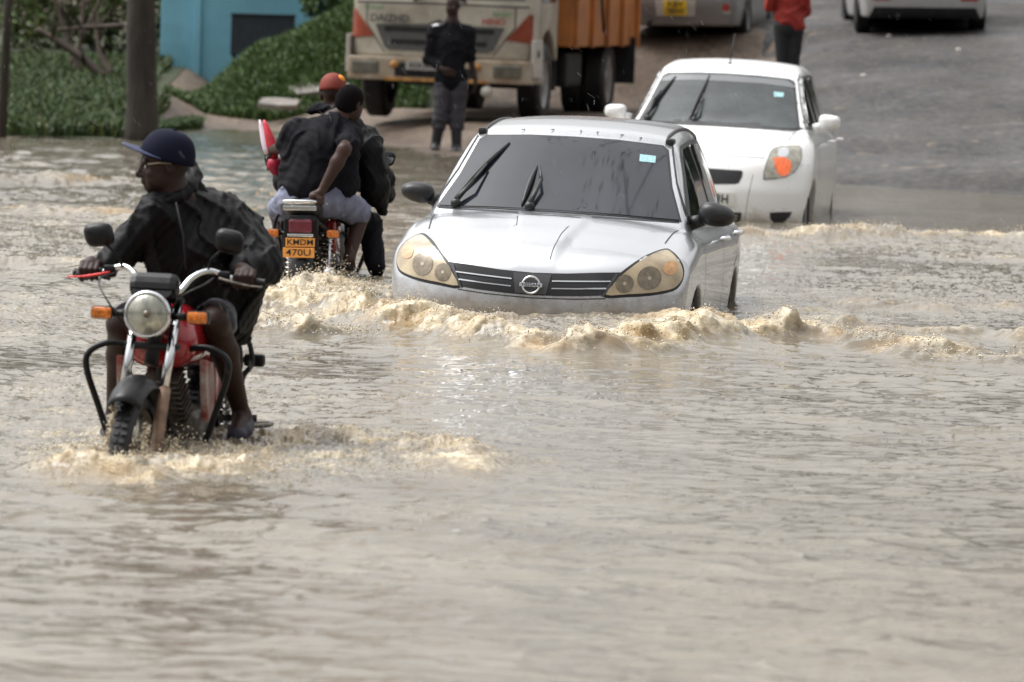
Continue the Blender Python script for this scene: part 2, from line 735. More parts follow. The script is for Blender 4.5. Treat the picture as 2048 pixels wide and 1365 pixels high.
def seam(mb, tree, pts, view, wdt=0.006, off=0.0015, h=0.03, mirror=False, far=6.0, mi=0):
    """thin shut line draped on the body"""
    P = [Vector((p[0], p[1])) for p in pts]
    if mirror and view in ('front', 'top', 'back'): P = [Vector((-p.x, p.y)) for p in P]
    sgn = -1 if mirror else 1
    L = []
    for i in range(len(P) - 1):
        k = max(1, int((P[i + 1] - P[i]).length / h))
        for j in range(k): L.append(P[i] + (P[i + 1] - P[i]) * j / k)
    L.append(P[-1])
    pv = []
    for i, p in enumerate(L):
        t = (L[min(i + 1, len(L) - 1)] - L[max(i - 1, 0)]).normalized()
        nrm = Vector((-t.y, t.x)) * wdt / 2
        row = []
        for q in (p - nrm, p + nrm):
            if view == 'front': o, d = Vector((q.x, -far, q.y)), Vector((0, 1, 0))
            elif view == 'back': o, d = Vector((q.x, far + 4, q.y)), Vector((0, -1, 0))
            elif view == 'top': o, d = Vector((q.x, q.y, far)), Vector((0, 0, -1))
            else: o, d = Vector((sgn * far, q.x, q.y)), Vector((-sgn, 0, 0))
            loc, nn, ix, ds = tree.ray_cast(o, d)
            if loc is None: row = None; break
            if nn.dot(d) > 0: nn = -nn
            row.append(loc + nn * off)
        pv.append(row)
    for a, b in zip(pv, pv[1:]):
        if a and b: mb.add([a[0], a[1], b[1], b[0]], [[0, 1, 2, 3]], mi, True)


def seam_part(name, m, parent, tree, pts, view, *a, **k):
    b = MB()
    seam(b, tree, pts, view, *a, **k)
    if b.v: return b.build(name, m, parent, fixn=False)


def mud_line(m, z0, z1, col=(0.20, 0.155, 0.105)):
    """spattered mud on the lower panels of a car body (object space z), own ragged shape"""
    n = m.node_tree
    L = n.links.new
    b = n.nodes['Principled BSDF']
    t = n.nodes.new('ShaderNodeTexCoord')
    sp = n.nodes.new('ShaderNodeSeparateXYZ')
    L(t.outputs['Object'], sp.inputs[0])
    mr = n.nodes.new('ShaderNodeMapRange')
    mr.inputs[1].default_value = z1
    mr.inputs[2].default_value = z0
    mr.inputs[3].default_value = -0.35
    mr.inputs[4].default_value = 0.42
    L(sp.outputs['Z'], mr.inputs[0])
    nz = n.nodes.new('ShaderNodeTexNoise')
    nz.inputs['Scale'].default_value = 9
    nz.inputs['Detail'].default_value = 9
    nz.inputs['Roughness'].default_value = 0.75
    L(t.outputs['Object'], nz.inputs['Vector'])
    ad = n.nodes.new('ShaderNodeMath')
    L(mr.outputs[0], ad.inputs[0])
    L(nz.outputs['Fac'], ad.inputs[1])
    m2 = n.nodes.new('ShaderNodeMapRange')
    m2.inputs[1].default_value = 0.50
    m2.inputs[2].default_value = 0.80
    m2.inputs[4].default_value = 0.8
    L(ad.outputs[0], m2.inputs[0])
    mx = n.nodes.new('ShaderNodeMixRGB')
    L(m2.outputs[0], mx.inputs[0])
    if b.inputs['Base Color'].is_linked: L(b.inputs['Base Color'].links[0].from_socket, mx.inputs[1])
    else: mx.inputs[1].default_value = b.inputs['Base Color'].default_value
    mx.inputs[2].default_value = (*col, 1)
    L(mx.outputs[0], b.inputs['Base Color'])
    mm = n.nodes.new('ShaderNodeMath')
    mm.operation = 'MULTIPLY_ADD'
    L(m2.outputs[0], mm.inputs[0])
    mm.inputs[1].default_value = -b.inputs['Metallic'].default_value
    mm.inputs[2].default_value = b.inputs['Metallic'].default_value
    L(mm.outputs[0], b.inputs['Metallic'])
# ================================================================ GROUND
def shore(x):
    return np.interp(x, [-60, -5.2, -4.5, -4.0, -3.1, -2.2, -0.66, 0.5, 1.5, 3.2, 4.9, 12, 60],
                     [72, 67.4, 67.9, 73.0, 73.7, 70.3, 65.1, 63.1, 61.7, 59.5, 57.8, 51.4, 34.3])


def gz(x, y):
    x = np.asarray(x, float)
    y = np.asarray(y, float)
    t = y - shore(x)
    wet = np.maximum(-0.62, t * 0.023)
    left = np.where(t < 14, t * 0.044, 0.616 + (t - 14) * 0.035)
    mid = 0.27 * (1 - np.exp(-np.maximum(t - 2.6, 0) / 2.4)) + 0.012 * np.clip(t, 0, 1) + np.maximum(t - 24, 0) * 0.03
    right = t * 0.066 - np.maximum(t - 24, 0) * 0.03
    a = sstep(-4.6, -3.4, x)
    b = np.maximum(sstep(1.2, 4.2, x) * sstep(62, 70, y), sstep(77.8, 79.6, y) * sstep(-1.9, -1.4, x)) + sstep(0.4, 2.6, x) * (1 - sstep(62, 70, y))
    land = (left * (1 - a) + mid * a) * (1 - b) + right * b
    land = np.minimum(land, 4.0)
    return np.where(t < 0, wet, land) + 0.012 * fbm(x * 2.2, y * 2.2, 3, 5) * sstep(0, 1, t)


def gzf(x, y):
    return float(gz(np.array([x]), np.array([y]))[0])


def sheet(name, xs, ys, zoff, m, mask=None, zfn=gz, kind='structure'):
    X, Y = np.meshgrid(xs, ys, indexing='ij')
    Z = zfn(X, Y) + zoff
    V = np.stack([X.ravel(), Y.ravel(), Z.ravel()], 1)
    nx, ny = X.shape
    i = np.arange(nx - 1)[:, None] * ny + np.arange(ny - 1)[None, :]
    F = np.stack([i, i + ny, i + ny + 1, i + 1], -1).reshape(-1, 4)
    if mask is not None:
        mk = mask(X, Y).ravel()
        F = F[mk[F].all(1)]
    o = np_mesh(name, V, F, m)
    if kind: o['kind'] = kind
    return o


def ground_mat(name, cols, rough, sc=1.0, bumpd=0.02):
    """cols: list of colours mixed by two noises; wet patches get glossy"""
    m = bpy.data.materials.new(name)
    m.use_nodes = True
    n = m.node_tree
    L = n.links.new
    b = n.nodes['Principled BSDF']
    t = n.nodes.new('ShaderNodeTexCoord')
    mp = n.nodes.new('ShaderNodeMapping')
    mp.inputs['Scale'].default_value = (1, 0.55, 1)
    L(t.outputs['Object'], mp.inputs[0])

    def noise(s, det=6, src=mp):
        q = n.nodes.new('ShaderNodeTexNoise')
        q.inputs['Scale'].default_value = s
        q.inputs['Detail'].default_value = det
        q.inputs['Roughness'].default_value = 0.6
        L(src.outputs[0], q.inputs['Vector'])
        return q
    n1 = noise(0.9 * sc)
    rp = n.nodes.new('ShaderNodeValToRGB')
    rp.color_ramp.elements[0].position = 0.38
    rp.color_ramp.elements[0].color = (*cols[0], 1)
    rp.color_ramp.elements[1].position = 0.6
    rp.color_ramp.elements[1].color = (*cols[1], 1)
    L(n1.outputs['Fac'], rp.inputs[0])
    n2 = noise(14 * sc)
    rp2 = n.nodes.new('ShaderNodeValToRGB')
    rp2.color_ramp.elements[0].position = 0.42
    rp2.color_ramp.elements[1].position = 0.68
    mx = n.nodes.new('ShaderNodeMixRGB')
    L(n2.outputs['Fac'], rp2.inputs[0])
    L(rp2.outputs[0], mx.inputs[0])
    L(rp.outputs[0], mx.inputs[1])
    mx.inputs[2].default_value = (*cols[2], 1)
    mx2 = n.nodes.new('ShaderNodeMixRGB')
    mx2.blend_type = 'MULTIPLY'
    mx2.inputs[0].default_value = 0.5
    n3 = noise(60 * sc, 3)
    L(mx.outputs[0], mx2.inputs[1])
    mr = n.nodes.new('ShaderNodeMapRange')
    mr.inputs[1].default_value = 0.3
    mr.inputs[2].default_value = 0.7
    mr.inputs[3].default_value = 0.45
    mr.inputs[4].default_value = 1.35
    L(n3.outputs['Fac'], mr.inputs[0])
    L(mr.outputs[0], mx2.inputs[2])
    L(mx2.outputs[0], b.inputs['Base Color'])
    n4 = noise(0.5 * sc, 5)
    r4 = n.nodes.new('ShaderNodeMapRange')
    r4.inputs[1].default_value = 0.42
    r4.inputs[2].default_value = 0.6
    r4.inputs[3].default_value = rough[0]
    r4.inputs[4].default_value = rough[1]
    L(n4.outputs['Fac'], r4.inputs[0])
    L(r4.outputs[0], b.inputs['Roughness'])
    bp = n.nodes.new('ShaderNodeBump')
    bp.inputs['Strength'].default_value = 0.7
    bp.inputs['Distance'].default_value = bumpd
    L(n2.outputs['Fac'], bp.inputs['Height'])
    L(bp.outputs[0], b.inputs['Normal'])
    return m


m_dirt = ground_mat('wet_dirt', [(0.125, 0.092, 0.07), (0.20, 0.155, 0.12), (0.085, 0.07, 0.058)], (0.45, 0.9))
m_asph = ground_mat('wet_asphalt', [(0.024, 0.026, 0.032), (0.048, 0.046, 0.045), (0.09, 0.08, 0.068)], (0.5, 0.9), bumpd=0.010)
for _m in (m_asph, m_dirt): _m.node_tree.nodes['Principled BSDF'].inputs['Specular IOR Level'].default_value = 0.2
sheet('ground', np.concatenate([np.linspace(-120, -8, 12), np.linspace(-7.5, 9, 100), np.linspace(10, 120, 12)]),
      np.concatenate([np.linspace(-60, 46, 12), np.linspace(50, 106, 200), np.linspace(110, 300, 14)]), 0.0, m_dirt)


def road_edge(y):
    return 1.2 + 2.1 * sstep(62, 72, y) + 0.2 * np.sin(y * 0.6) + 0.12 * np.sin(y * 1.9) - 0.9 * sstep(80, 84, y)


sheet('road', np.concatenate([np.linspace(0.6, 4.2, 160), np.linspace(4.4, 14, 40)]), np.concatenate([np.linspace(50, 88, 420), np.linspace(90, 200, 60)]), 0.005, m_asph,
      mask=lambda X, Y: (X > road_edge(Y)) & (gz(X, Y) > -0.4))

# ================================================================ WATER
def seg_dist(X, Y, pts):
    """distance to a polyline, signed parameter along it and side"""
    best = np.full(X.shape, 1e9)
    tt = np.zeros(X.shape)
    sd_ = np.zeros(X.shape)
    acc = 0.0
    for a, b in zip(pts, pts[1:]):
        dx, dy = b[0] - a[0], b[1] - a[1]
        L = math.hypot(dx, dy)
        t = np.clip(((X - a[0]) * dx + (Y - a[1]) * dy) / (L * L), 0, 1)
        qx, qy = X - (a[0] + t * dx), Y - (a[1] + t * dy)
        d = np.hypot(qx, qy)
        u = d < best
        best = np.where(u, d, best)
        tt = np.where(u, acc + t * L, tt)
        sd_ = np.where(u, np.sign(dx * qy - dy * qx), sd_)
        acc += L
    return best, tt, sd_


# crest lines of the bow waves (x, depth)
CRESTS = [
    # pts, height, width towards viewer, width behind, foam
    ([(-1.62, 20.4), (-1.35, 19.9), (-0.85, 19.45), (-0.5, 18.75), (-0.12, 18.25), (0.3, 18.0), (0.75, 18.25), (1.1, 18.75), (1.5, 19.0), (1.75, 19.15)], 0.108, 0.2, 0.42, 0.95),
    ([(1.6, 19.15), (1.95, 18.75), (2.2, 18.2), (2.6, 18.1), (3.2, 18.3), (4.2, 18.5)], 0.08, 0.2, 0.45, 0.55),
    ([(-1.75, 18.9), (-1.4, 18.65), (-1.1, 18.55), (-0.75, 18.65)], 0.07, 0.16, 0.3, 0.9),
    ([(-1.25, 20.6), (-0.95, 20.05), (-0.65, 19.9)], 0.1, 0.14, 0.25, 0.8),
    ([(-2.1, 21.8), (-1.75, 21.3), (-1.3, 21.2), (-1.05, 21.5)], 0.10, 0.22, 0.4, 0.95),
    ([(-1.80, 13.4), (-1.62, 13.15), (-1.35, 13.05), (-1.1, 13.2), (-0.9, 13.5)], 0.065, 0.16, 0.4, 0.9),
    ([(-0.95, 14.0), (-0.7, 14.25), (-0.42, 14.2), (-0.2, 13.95), (-0.12, 13.75), (-0.3, 13.55), (-0.6, 13.5)], 0.055, 0.12, 0.25, 0.7),
    ([(1.35, 26.9), (1.75, 26.6), (2.3, 26.7), (2.8, 27.2), (3.7, 27.4), (4.6, 27.0)], 0.085, 0.25, 0.5, 0.6),
    ([(3.0, 25.4), (3.8, 24.9), (4.8, 25.1)], 0.05, 0.25, 0.5, 0.35),
    ([(1.9, 21.3), (2.5, 21.0), (3.3, 21.3), (4.2, 21.0)], 0.04, 0.2, 0.4, 0.3),
    ([(1.75, 19.9), (2.1, 19.5), (2.6, 19.6), (3.1, 19.3)], 0.055, 0.18, 0.35, 0.35),
    ([(-5.4, 26.5), (-4.2, 27.4), (-3.2, 27.0), (-2.4, 26.0)], 0.06, 0.3, 0.8, 0.3),
    ([(-4.9, 30.5), (-3.9, 31.5), (-2.8, 31.0)], 0.06, 0.3, 0.8, 0.25),
    ([(-4.0, 22.0), (-3.0, 22.6), (-2.3, 22.0)], 0.05, 0.3, 0.6, 0.3),
]
KD = 12 / 7


def water(X, Y):
    """height, foam, amber tint"""
    sh = np.zeros(X.shape)
    wob = 0.12 * fbm(X * 1.1, Y * 1.1, 3, 90)
    Xw, Yw = X + wob, Y + 0.12 * fbm(X * 1.3 + 9, Y * 1.3, 3, 91)
    amp = 0.55 + 0.35 * fbm(X * 0.35, Y * 0.22, 3, 3)
    amp = amp * (1 - 0.75 * sstep(47, 51, Y) * sstep(1.0, 2.4, X))
    rs = np.random.RandomState(3)
    for i in range(26):
        lam = 0.10 * (1.17 ** i) if i < 18 else 0.5 + 0.35 * (i - 18)
        lam = min(lam, 2.6)
        th = rs.normal(1.45, 0.55)
        k = 2 * math.pi / lam
        ph = rs.uniform(0, 6.28)
        a = 0.0085 * (lam ** 0.75 if lam < 0.4 else 0.503 * (0.4 / lam) ** 0.25) * 0.6
        fade = 1.0 / (1 + (np.maximum(Y, 1) / (lam * 330)) ** 4)
        s_ = np.sin(k * (Xw * math.cos(th) + Yw * math.sin(th)) + ph + 1.3 * vnoise(X * 0.8 / lam ** 0.5, Y * 0.8 / lam ** 0.5, i))
        sh += a * fade * (s_ + 0.25 * (s_ * s_ - 0.5) * 2)
    sh += 0.005 * (1 - 2 * np.abs(vnoise(Xw * 2.6, Yw * 3.2, 33)))
    sh += 0.003 * (1 - 2 * np.abs(vnoise(Xw * 6.0 + 0.6 * Yw, Yw * 6.5, 34)))
    sh += 0.006 * np.maximum(0, vnoise(X * 3.1 + 0.4 * Y, Y * 2.6, 35)) * vnoise(X * 14, Y * 9, 36)
    rg = 1 - np.abs(vnoise(Xw * 1.5 + 0.15 * Yw, Yw * 2.3, 37))
    rg2 = 1 - np.abs(vnoise(Xw * 2.6 - 0.3 * Yw, Yw * 3.6, 39))
    mk_ = sstep(-0.1, 0.45, vnoise(X * 0.55, Y * 0.6, 38))
    sh += 0.020 * (np.clip((rg - 0.84) / 0.16, 0, 1) ** 1.5) * mk_ + 0.011 * (np.clip((rg2 - 0.84) / 0.16, 0, 1) ** 1.5) * (1 - 0.7 * mk_)
    z = sh * amp
    # choppy, flowing part on the left
    left = sstep(-1.2, -2.6, X - 0.012 * (Y - 34)) * sstep(26, 32, Y) * (1 - sstep(62, 67, Y))
    z += left * (0.03 * fbm(X * 1.3, Y * 0.9, 4, 40) + 0.012 * (1 - 2 * np.abs(vnoise(X * 4, Y * 5, 41))))
    foam = left * 0.28 * sstep(0.15, 0.75, fbm(X * 1.6, Y * 0.8, 4, 44))
    amber = np.zeros(X.shape)
    for ci, (pts, H, w1, w2, fo) in enumerate(CRESTS):
        pts = [(p[0], p[1] * KD) for p in pts]
        xs = [p[0] for p in pts]
        ys = [p[1] for p in pts]
        msk = (X > min(xs) - 1.5) & (X < max(xs) + 1.5) & (Y > min(ys) - 1.5) & (Y < max(ys) + 1.8)
        if not msk.any(): continue
        x, y = X[msk], Y[msk]
        d, t, s_ = seg_dist(x + 0.10 * fbm(x * 2.6, y * 2.6, 3, 60 + ci), y + 0.13 * fbm(x * 2.9 + 5, y * 2.9, 3, 61 + ci), pts)
        Lt = sum(math.hypot(b[0] - a[0], b[1] - a[1]) for a, b in zip(pts, pts[1:]))
        e = sstep(-0.02, 0.3, t) * sstep(Lt + 0.02, Lt - 0.35, t)
        var = np.clip(0.8 + 0.95 * fbm(t * 2.6, t * 0 + ci * 3.7, 3, 7), 0.25, 1.28)
        front = s_ < 0
        wd = np.where(front, w1, w2)
        q = d / wd
        prof = np.exp(-q * q * 1.6) * np.where(front, 1, 1)
        hh = H * e * var * prof
        fz = np.exp(-(d / np.where(front, w1 * 0.75, w2 * 0.75)) ** 2) * e
        lump = np.abs(vnoise(x * 7, y * 6, 70 + ci)) + 0.5 * np.abs(vnoise(x * 15, y * 12, 71)) + 0.15 * np.abs(vnoise(x * 34, y * 26, 72))
        fm = np.clip(fz * fo * (0.66 + 1.1 * fbm(x * 3.0, y * 2.4, 4, 73)), 0, 1)
        hh += fm * (0.6 - lump) * 0.052 * (0.5 + H / 0.15 * 0.5)
        z[msk] += hh
        foam[msk] = np.maximum(foam[msk], fm)
        amber[msk] = np.maximum(amber[msk], e * prof * sstep(-0.25, 0.5, vnoise(x * 2.2 + 3, y * 2.2, 74 + ci)) * min(1, H / 0.12))
    # the water heaped up against the nose of the car
    z += 0.10 * np.exp(-((X - 0.45) / 0.85) ** 2 - ((Y - 32.35) / 1.0) ** 2)
    # churned zones: in front of the car nose, wake of the bikes
    for (cx, cy, rx, ry, am, fo) in [(0.2, 19.15, 1.15, 0.8, 0.030, 0.30), (-1.35, 21.6, 0.8, 0.9, 0.05, 0.75), (-1.45, 14.0, 0.62, 0.75, 0.045, 0.62),
                                     (-0.75, 14.2, 0.75, 0.65, 0.035, 0.55), (-1.0, 19.6, 0.9, 0.8, 0.04, 0.6), (2.0, 27.2, 1.2, 0.6, 0.045, 0.5),
                                     (-1.0, 13.35, 0.6, 0.35, 0.025, 0.4), (1.75, 20.6, 0.4, 1.2, 0.02, 0.4), (-1.6, 16.0, 0.6, 1.3, 0.02, 0.3), (-0.3, 13.85, 0.5, 0.35, 0.02, 0.5),
                                     (3.4, 22.6, 2.0, 2.6, 0.028, 0.24), (3.2, 26.0, 1.9, 1.1, 0.03, 0.3), (-3.6, 24.5, 2.2, 3.0, 0.03, 0.22), (-2.9, 19.0, 1.0, 1.6, 0.025, 0.28), (-1.7, 15.6, 1.3, 1.2, 0.02, 0.3)]:
        cy, ry = cy * KD, ry * KD
        msk = (np.abs(X - cx) < rx * 1.6) & (np.abs(Y - cy) < ry * 1.6)
        if not msk.any(): continue
        x, y = X[msk], Y[msk]
        r = np.hypot((x - cx) / rx, (y - cy) / ry) + 0.25 * fbm(x * 2.1, y * 2.1, 3, 80)
        f = sstep(1.25, 0.45, r)
        lump = np.abs(vnoise(x * 6, y * 6, 81)) + 0.6 * np.abs(vnoise(x * 15, y * 15, 82)) + 0.35 * np.abs(vnoise(x * 38, y * 38, 83))
        z[msk] += f * am * (0.85 - lump) * 0.85
        foam[msk] = np.maximum(foam[msk], f * fo * np.clip(0.55 + 1.5 * fbm(x * 3.6, y * 3.2, 4, 84), 0, 1))
    # sparse lacy foam and specks
    lace = sstep(0.62, 0.95, 1 - np.abs(fbm(X * 2.3, Y * 1.5, 4, 50))) * sstep(0.1, 0.6, fbm(X * 0.5, Y * 0.3, 2, 51)) * sstep(21, 26, Y) * sstep(62, 51, Y)
    foam = np.maximum(foam, 0.22 * lace)
    return z, foam, amber


def build_water():
    D = []
    d = 7.0
    while d < 14.8:
        D.append(d)
        d += 0.11
    while d < 77:
        D.append(d)
        st = 0.62 * d * d / FPX / CAMZ * 2 * 0.9
        if 30 < d < 37.5: st = min(st, 0.03)
        if 21.6 < d < 25.6: st = min(st, 0.022)
        if 44.5 < d < 48: st = min(st, 0.05)
        d += st
    D = np.array(D)
    UE = 0.32
    u = np.concatenate([-np.geomspace(UE, 0.0985, 110), np.linspace(-0.098, 0.098, 1000), np.geomspace(0.0985, UE, 110)])
    Dg, U = np.meshgrid(D, u, indexing='ij')
    X = U * Dg
    z, foam, amber = water(X, Dg)
    z = z * sstep(UE, UE - 0.05, np.abs(U)) * sstep(7.0, 8.5, Dg) * sstep(float(D[-1]), float(D[-1]) - 1.5, Dg)
    nd, nc = X.shape
    # pull crests towards the viewer a little so that they lean over
    Yd = Dg - np.clip(z, 0, 0.25) * 0.55 * foam
    V = np.stack([X.ravel(), Yd.ravel(), z.ravel()], 1)
    i = np.arange(nd - 1)[:, None] * nc + np.arange(nc - 1)[None, :]
    F = np.stack([i, i + 1, i + nc + 1, i + nc], -1).reshape(-1, 4)
    # outer skirt of plain water all round
    V = np.concatenate([V])
    m = bpy.data.materials.new('muddy_water')
    m.use_nodes = True
    n = m.node_tree
    L = n.links.new
    b = n.nodes['Principled BSDF']
    b.inputs['IOR'].default_value = 1.33
    at_ = n.nodes.new('ShaderNodeAttribute')
    at_.attribute_name = 'foam'
    sep = n.nodes.new('ShaderNodeSeparateColor')
    L(at_.outputs['Color'], sep.inputs[0])
    tcn = n.nodes.new('ShaderNodeTexCoord')
    nz = n.nodes.new('ShaderNodeTexNoise')
    nz.inputs['Scale'].default_value = 0.8
    nz.inputs['Detail'].default_value = 6
    L(tcn.outputs['Object'], nz.inputs['Vector'])
    mud = n.nodes.new('ShaderNodeValToRGB')
    mud.color_ramp.elements[0].position = 0.35
    mud.color_ramp.elements[0].color = (0.145, 0.124, 0.094, 1)
    mud.color_ramp.elements[1].position = 0.68
    mud.color_ramp.elements[1].color = (0.205, 0.180, 0.140, 1)
    L(nz.outputs['Fac'], mud.inputs[0])
    mxa = n.nodes.new('ShaderNodeMixRGB')
    L(sep.outputs['Green'], mxa.inputs[0])
    L(mud.outputs[0], mxa.inputs[1])
    mxa.inputs[2].default_value = (0.34, 0.205, 0.075, 1)
    # froth: fine break-up
    nf = n.nodes.new('ShaderNodeTexNoise')
    nf.inputs['Scale'].default_value = 38
    nf.inputs['Detail'].default_value = 4
    L(tcn.outputs['Object'], nf.inputs['Vector'])
    ma = n.nodes.new('ShaderNodeMath')
    ma.operation = 'MULTIPLY_ADD'
    L(nf.outputs['Fac'], ma.inputs[0])
    ma.inputs[1].default_value = 1.1
    ma.inputs[2].default_value = -0.55
    ad = n.nodes.new('ShaderNodeMath')
    ad.operation = 'ADD'
    L(sep.outputs['Red'], ad.inputs[0])
    L(ma.outputs[0], ad.inputs[1])
    mr = n.nodes.new('ShaderNodeMapRange')
    mr.inputs[1].default_value = 0.18
    mr.inputs[2].default_value = 0.85
    mr.inputs[3].default_value = 0
    mr.inputs[4].default_value = 1
    L(ad.outputs[0], mr.inputs[0])
    mxf = n.nodes.new('ShaderNodeMixRGB')
    L(mr.outputs[0], mxf.inputs[0])
    L(mxa.outputs[0], mxf.inputs[1])
    fr_ = n.nodes.new('ShaderNodeValToRGB')
    fr_.color_ramp.elements[0].position = 0.38
    fr_.color_ramp.elements[0].color = (0.40, 0.30, 0.165, 1)
    fr_.color_ramp.elements[1].position = 0.60
    fr_.color_ramp.elements[1].color = (0.65, 0.575, 0.44, 1)
    nf2 = n.nodes.new('ShaderNodeTexNoise')
    nf2.inputs['Scale'].default_value = 7
    nf2.inputs['Detail'].default_value = 8
    nf2.inputs['Roughness'].default_value = 0.7
    L(tcn.outputs['Object'], nf2.inputs['Vector'])
    L(nf2.outputs['Fac'], fr_.inputs[0])
    L(fr_.outputs[0], mxf.inputs[2])
    L(mxf.outputs[0], b.inputs['Base Color'])
    rr = n.nodes.new('ShaderNodeMapRange')
    rr.inputs[3].default_value = 0.04
    rr.inputs[4].default_value = 0.5
    L(mr.outputs[0], rr.inputs[0])
    L(rr.outputs[0], b.inputs['Roughness'])
    mp = n.nodes.new('ShaderNodeMapping')
    mp.inputs['Scale'].default_value = (0.7, 1.3, 1)
    L(tcn.outputs['Object'], mp.inputs[0])
    nb = n.nodes.new('ShaderNodeTexNoise')
    nb.inputs['Scale'].default_value = 8
    nb.inputs['Detail'].default_value = 5
    nb.inputs['Distortion'].default_value = 0.6
    L(mp.outputs[0], nb.inputs['Vector'])
    bp = n.nodes.new('ShaderNodeBump')
    bp.inputs['Strength'].default_value = 0.65
    bp.inputs['Distance'].default_value = 0.011
    L(nb.outputs['Fac'], bp.inputs['Height'])
    bp2 = n.nodes.new('ShaderNodeBump')
    bp2.inputs['Distance'].default_value = 0.009
    nf3 = n.nodes.new('ShaderNodeTexNoise')
    nf3.inputs['Scale'].default_value = 45
    nf3.inputs['Detail'].default_value = 6
    L(tcn.outputs['Object'], nf3.inputs['Vector'])
    L(mr.outputs[0], bp2.inputs['Strength'])
    L(nf3.outputs['Fac'], bp2.inputs['Height'])
    L(bp.outputs[0], bp2.inputs['Normal'])
    L(bp2.outputs[0], b.inputs['Normal'])
    o = np_mesh('water', V, F, m)
    ca = o.data.color_attributes.new('foam', 'FLOAT_COLOR', 'POINT')
    if len(o.data.vertices) == len(V):
        c = np.stack([foam.ravel(), amber.ravel(), amber.ravel() * 0, np.ones(V.shape[0])], 1).astype(np.float32)
        ca.data.foreach_set('color', c.ravel())
    o['kind'] = 'structure'
    # the flood beyond the well-seen wedge, four plain sheets butted round it
    mb = MB()
    zl = 0.0
    n0, n1 = 7.0, float(D[-1])
    a0, a1 = UE * n0, UE * n1
    mb.add([(-90, -40, zl), (90, -40, zl), (90, n0, zl), (a0, n0, zl), (-a0, n0, zl), (-90, n0, zl)], [[0, 1, 2, 3, 4, 5]])
    mb.add([(-90, n0, zl), (-a0, n0, zl), (-a1, n1, zl), (-90, n1, zl)], [[0, 1, 2, 3]])
    mb.add([(a0, n0, zl), (90, n0, zl), (90, n1, zl), (a1, n1, zl)], [[0, 1, 2, 3]])
    tag(mb.build('water', m, None, fixn=False), kind='structure')
    return o


import time as _t
_t0 = _t.time()
if not globals().get("NOWATER"): build_water()
print('water', _t.time() - _t0)
# ================================================================ CARS
# car space: x to the viewer's right when the nose faces the viewer, y from the nose back, z up from the road
def pl(xs, ys):
    """smooth (monotone cubic) curve through points, for numpy arrays"""
    xs = np.array(xs, float)
    ys = np.array(ys, float)
    d = np.diff(ys) / np.diff(xs)
    m = np.zeros(len(xs))
    m[0], m[-1] = d[0], d[-1]
    for i in range(1, len(xs) - 1):
        m[i] = 0 if d[i - 1] * d[i] <= 0 else 2 * d[i - 1] * d[i] / (d[i - 1] + d[i])

    def f(v):
        v = np.clip(v, xs[0], xs[-1])
        k = np.clip(np.searchsorted(xs, v) - 1, 0, len(xs) - 2)
        h = xs[k + 1] - xs[k]
        t = (v - xs[k]) / h
        return (2 * t ** 3 - 3 * t ** 2 + 1) * ys[k] + (t ** 3 - 2 * t ** 2 + t) * h * m[k] + (-2 * t ** 3 + 3 * t ** 2) * ys[k + 1] + (t ** 3 - t ** 2) * h * m[k + 1]
    return f


def car_fn(p):
    hood = pl(*p['hood'])          # z of bonnet / belt along y
    plan = pl(*p['plan'])          # half width along y
    side = pl(*p['side'])          # inset of the flank along z
    nose = pl(*p['nose'])          # y of the front face along z
    roof = pl(*p['roof'])          # z of the roof along y
    gw = pl(*p['gside'])           # half width of the greenhouse along z
    tail = pl(*p['tail'])

    def fn(x, y, z):
        ax = np.abs(x)
        xr = ax / 0.85
        top = z - (hood(y) - p['crown'] * xr ** 2.4 + p.get('bulge', 0) * sstep(p['bx1'] + 0.03, p['bx1'] - 0.03, ax - (y - 0.1) * p['bx2']) * sstep(p['ws'][0] + 0.1, p['ws'][0] - 0.2, y))
        flank = (ax - plan(y) + side(z)) * 0.98
        front = (nose(z) + p['sweep'] * xr ** p['sexp'] - y) * 0.93
        rear = (y - tail(z) + 0.16 * xr ** 3) * 0.97
        d = smax(smax(top * 0.97, flank, p['ks']), smax(front, rear, 0.02), p['kf'])
        d = smax(d, p['clear'] - z, 0.04)
        if 'fn' in p: d = p['fn'](d, ax, y, z)
        y0, z0, sl, cv = p['ws']
        ws = (y0 + sl * (z - z0) + cv * (ax / 0.7) ** 2.2 - y) / math.sqrt(1 + sl * sl)
        rf = z - (roof(y) - p['rcrown'] * (ax / 0.6) ** 2.3)
        gs = (ax - gw(z) + 0.03 * sstep(2.0, 0.9, y) + 0.09 * sstep(2.6, 4.3, y)) * 0.95
        y1, z1, s2 = p['rw']
        rw = (y - (y1 - s2 * (z - z1)) + 0.12 * (ax / 0.7) ** 2.5) / math.sqrt(1 + s2 * s2)
        g = smax(smax(ws, gs, p['kp']), smax(rf, rw, 0.06), p['kr'])
        g = np.maximum(g, p['gz0'] - z)
        d = smin(d, g, 0.025)
        for (wy, wz, wr) in p['arch']:
            c = np.hypot(y - wy, z - wz) - wr
            d = smax(d, -np.maximum(c, 0.56 - ax), 0.018)
        return d
    return fn


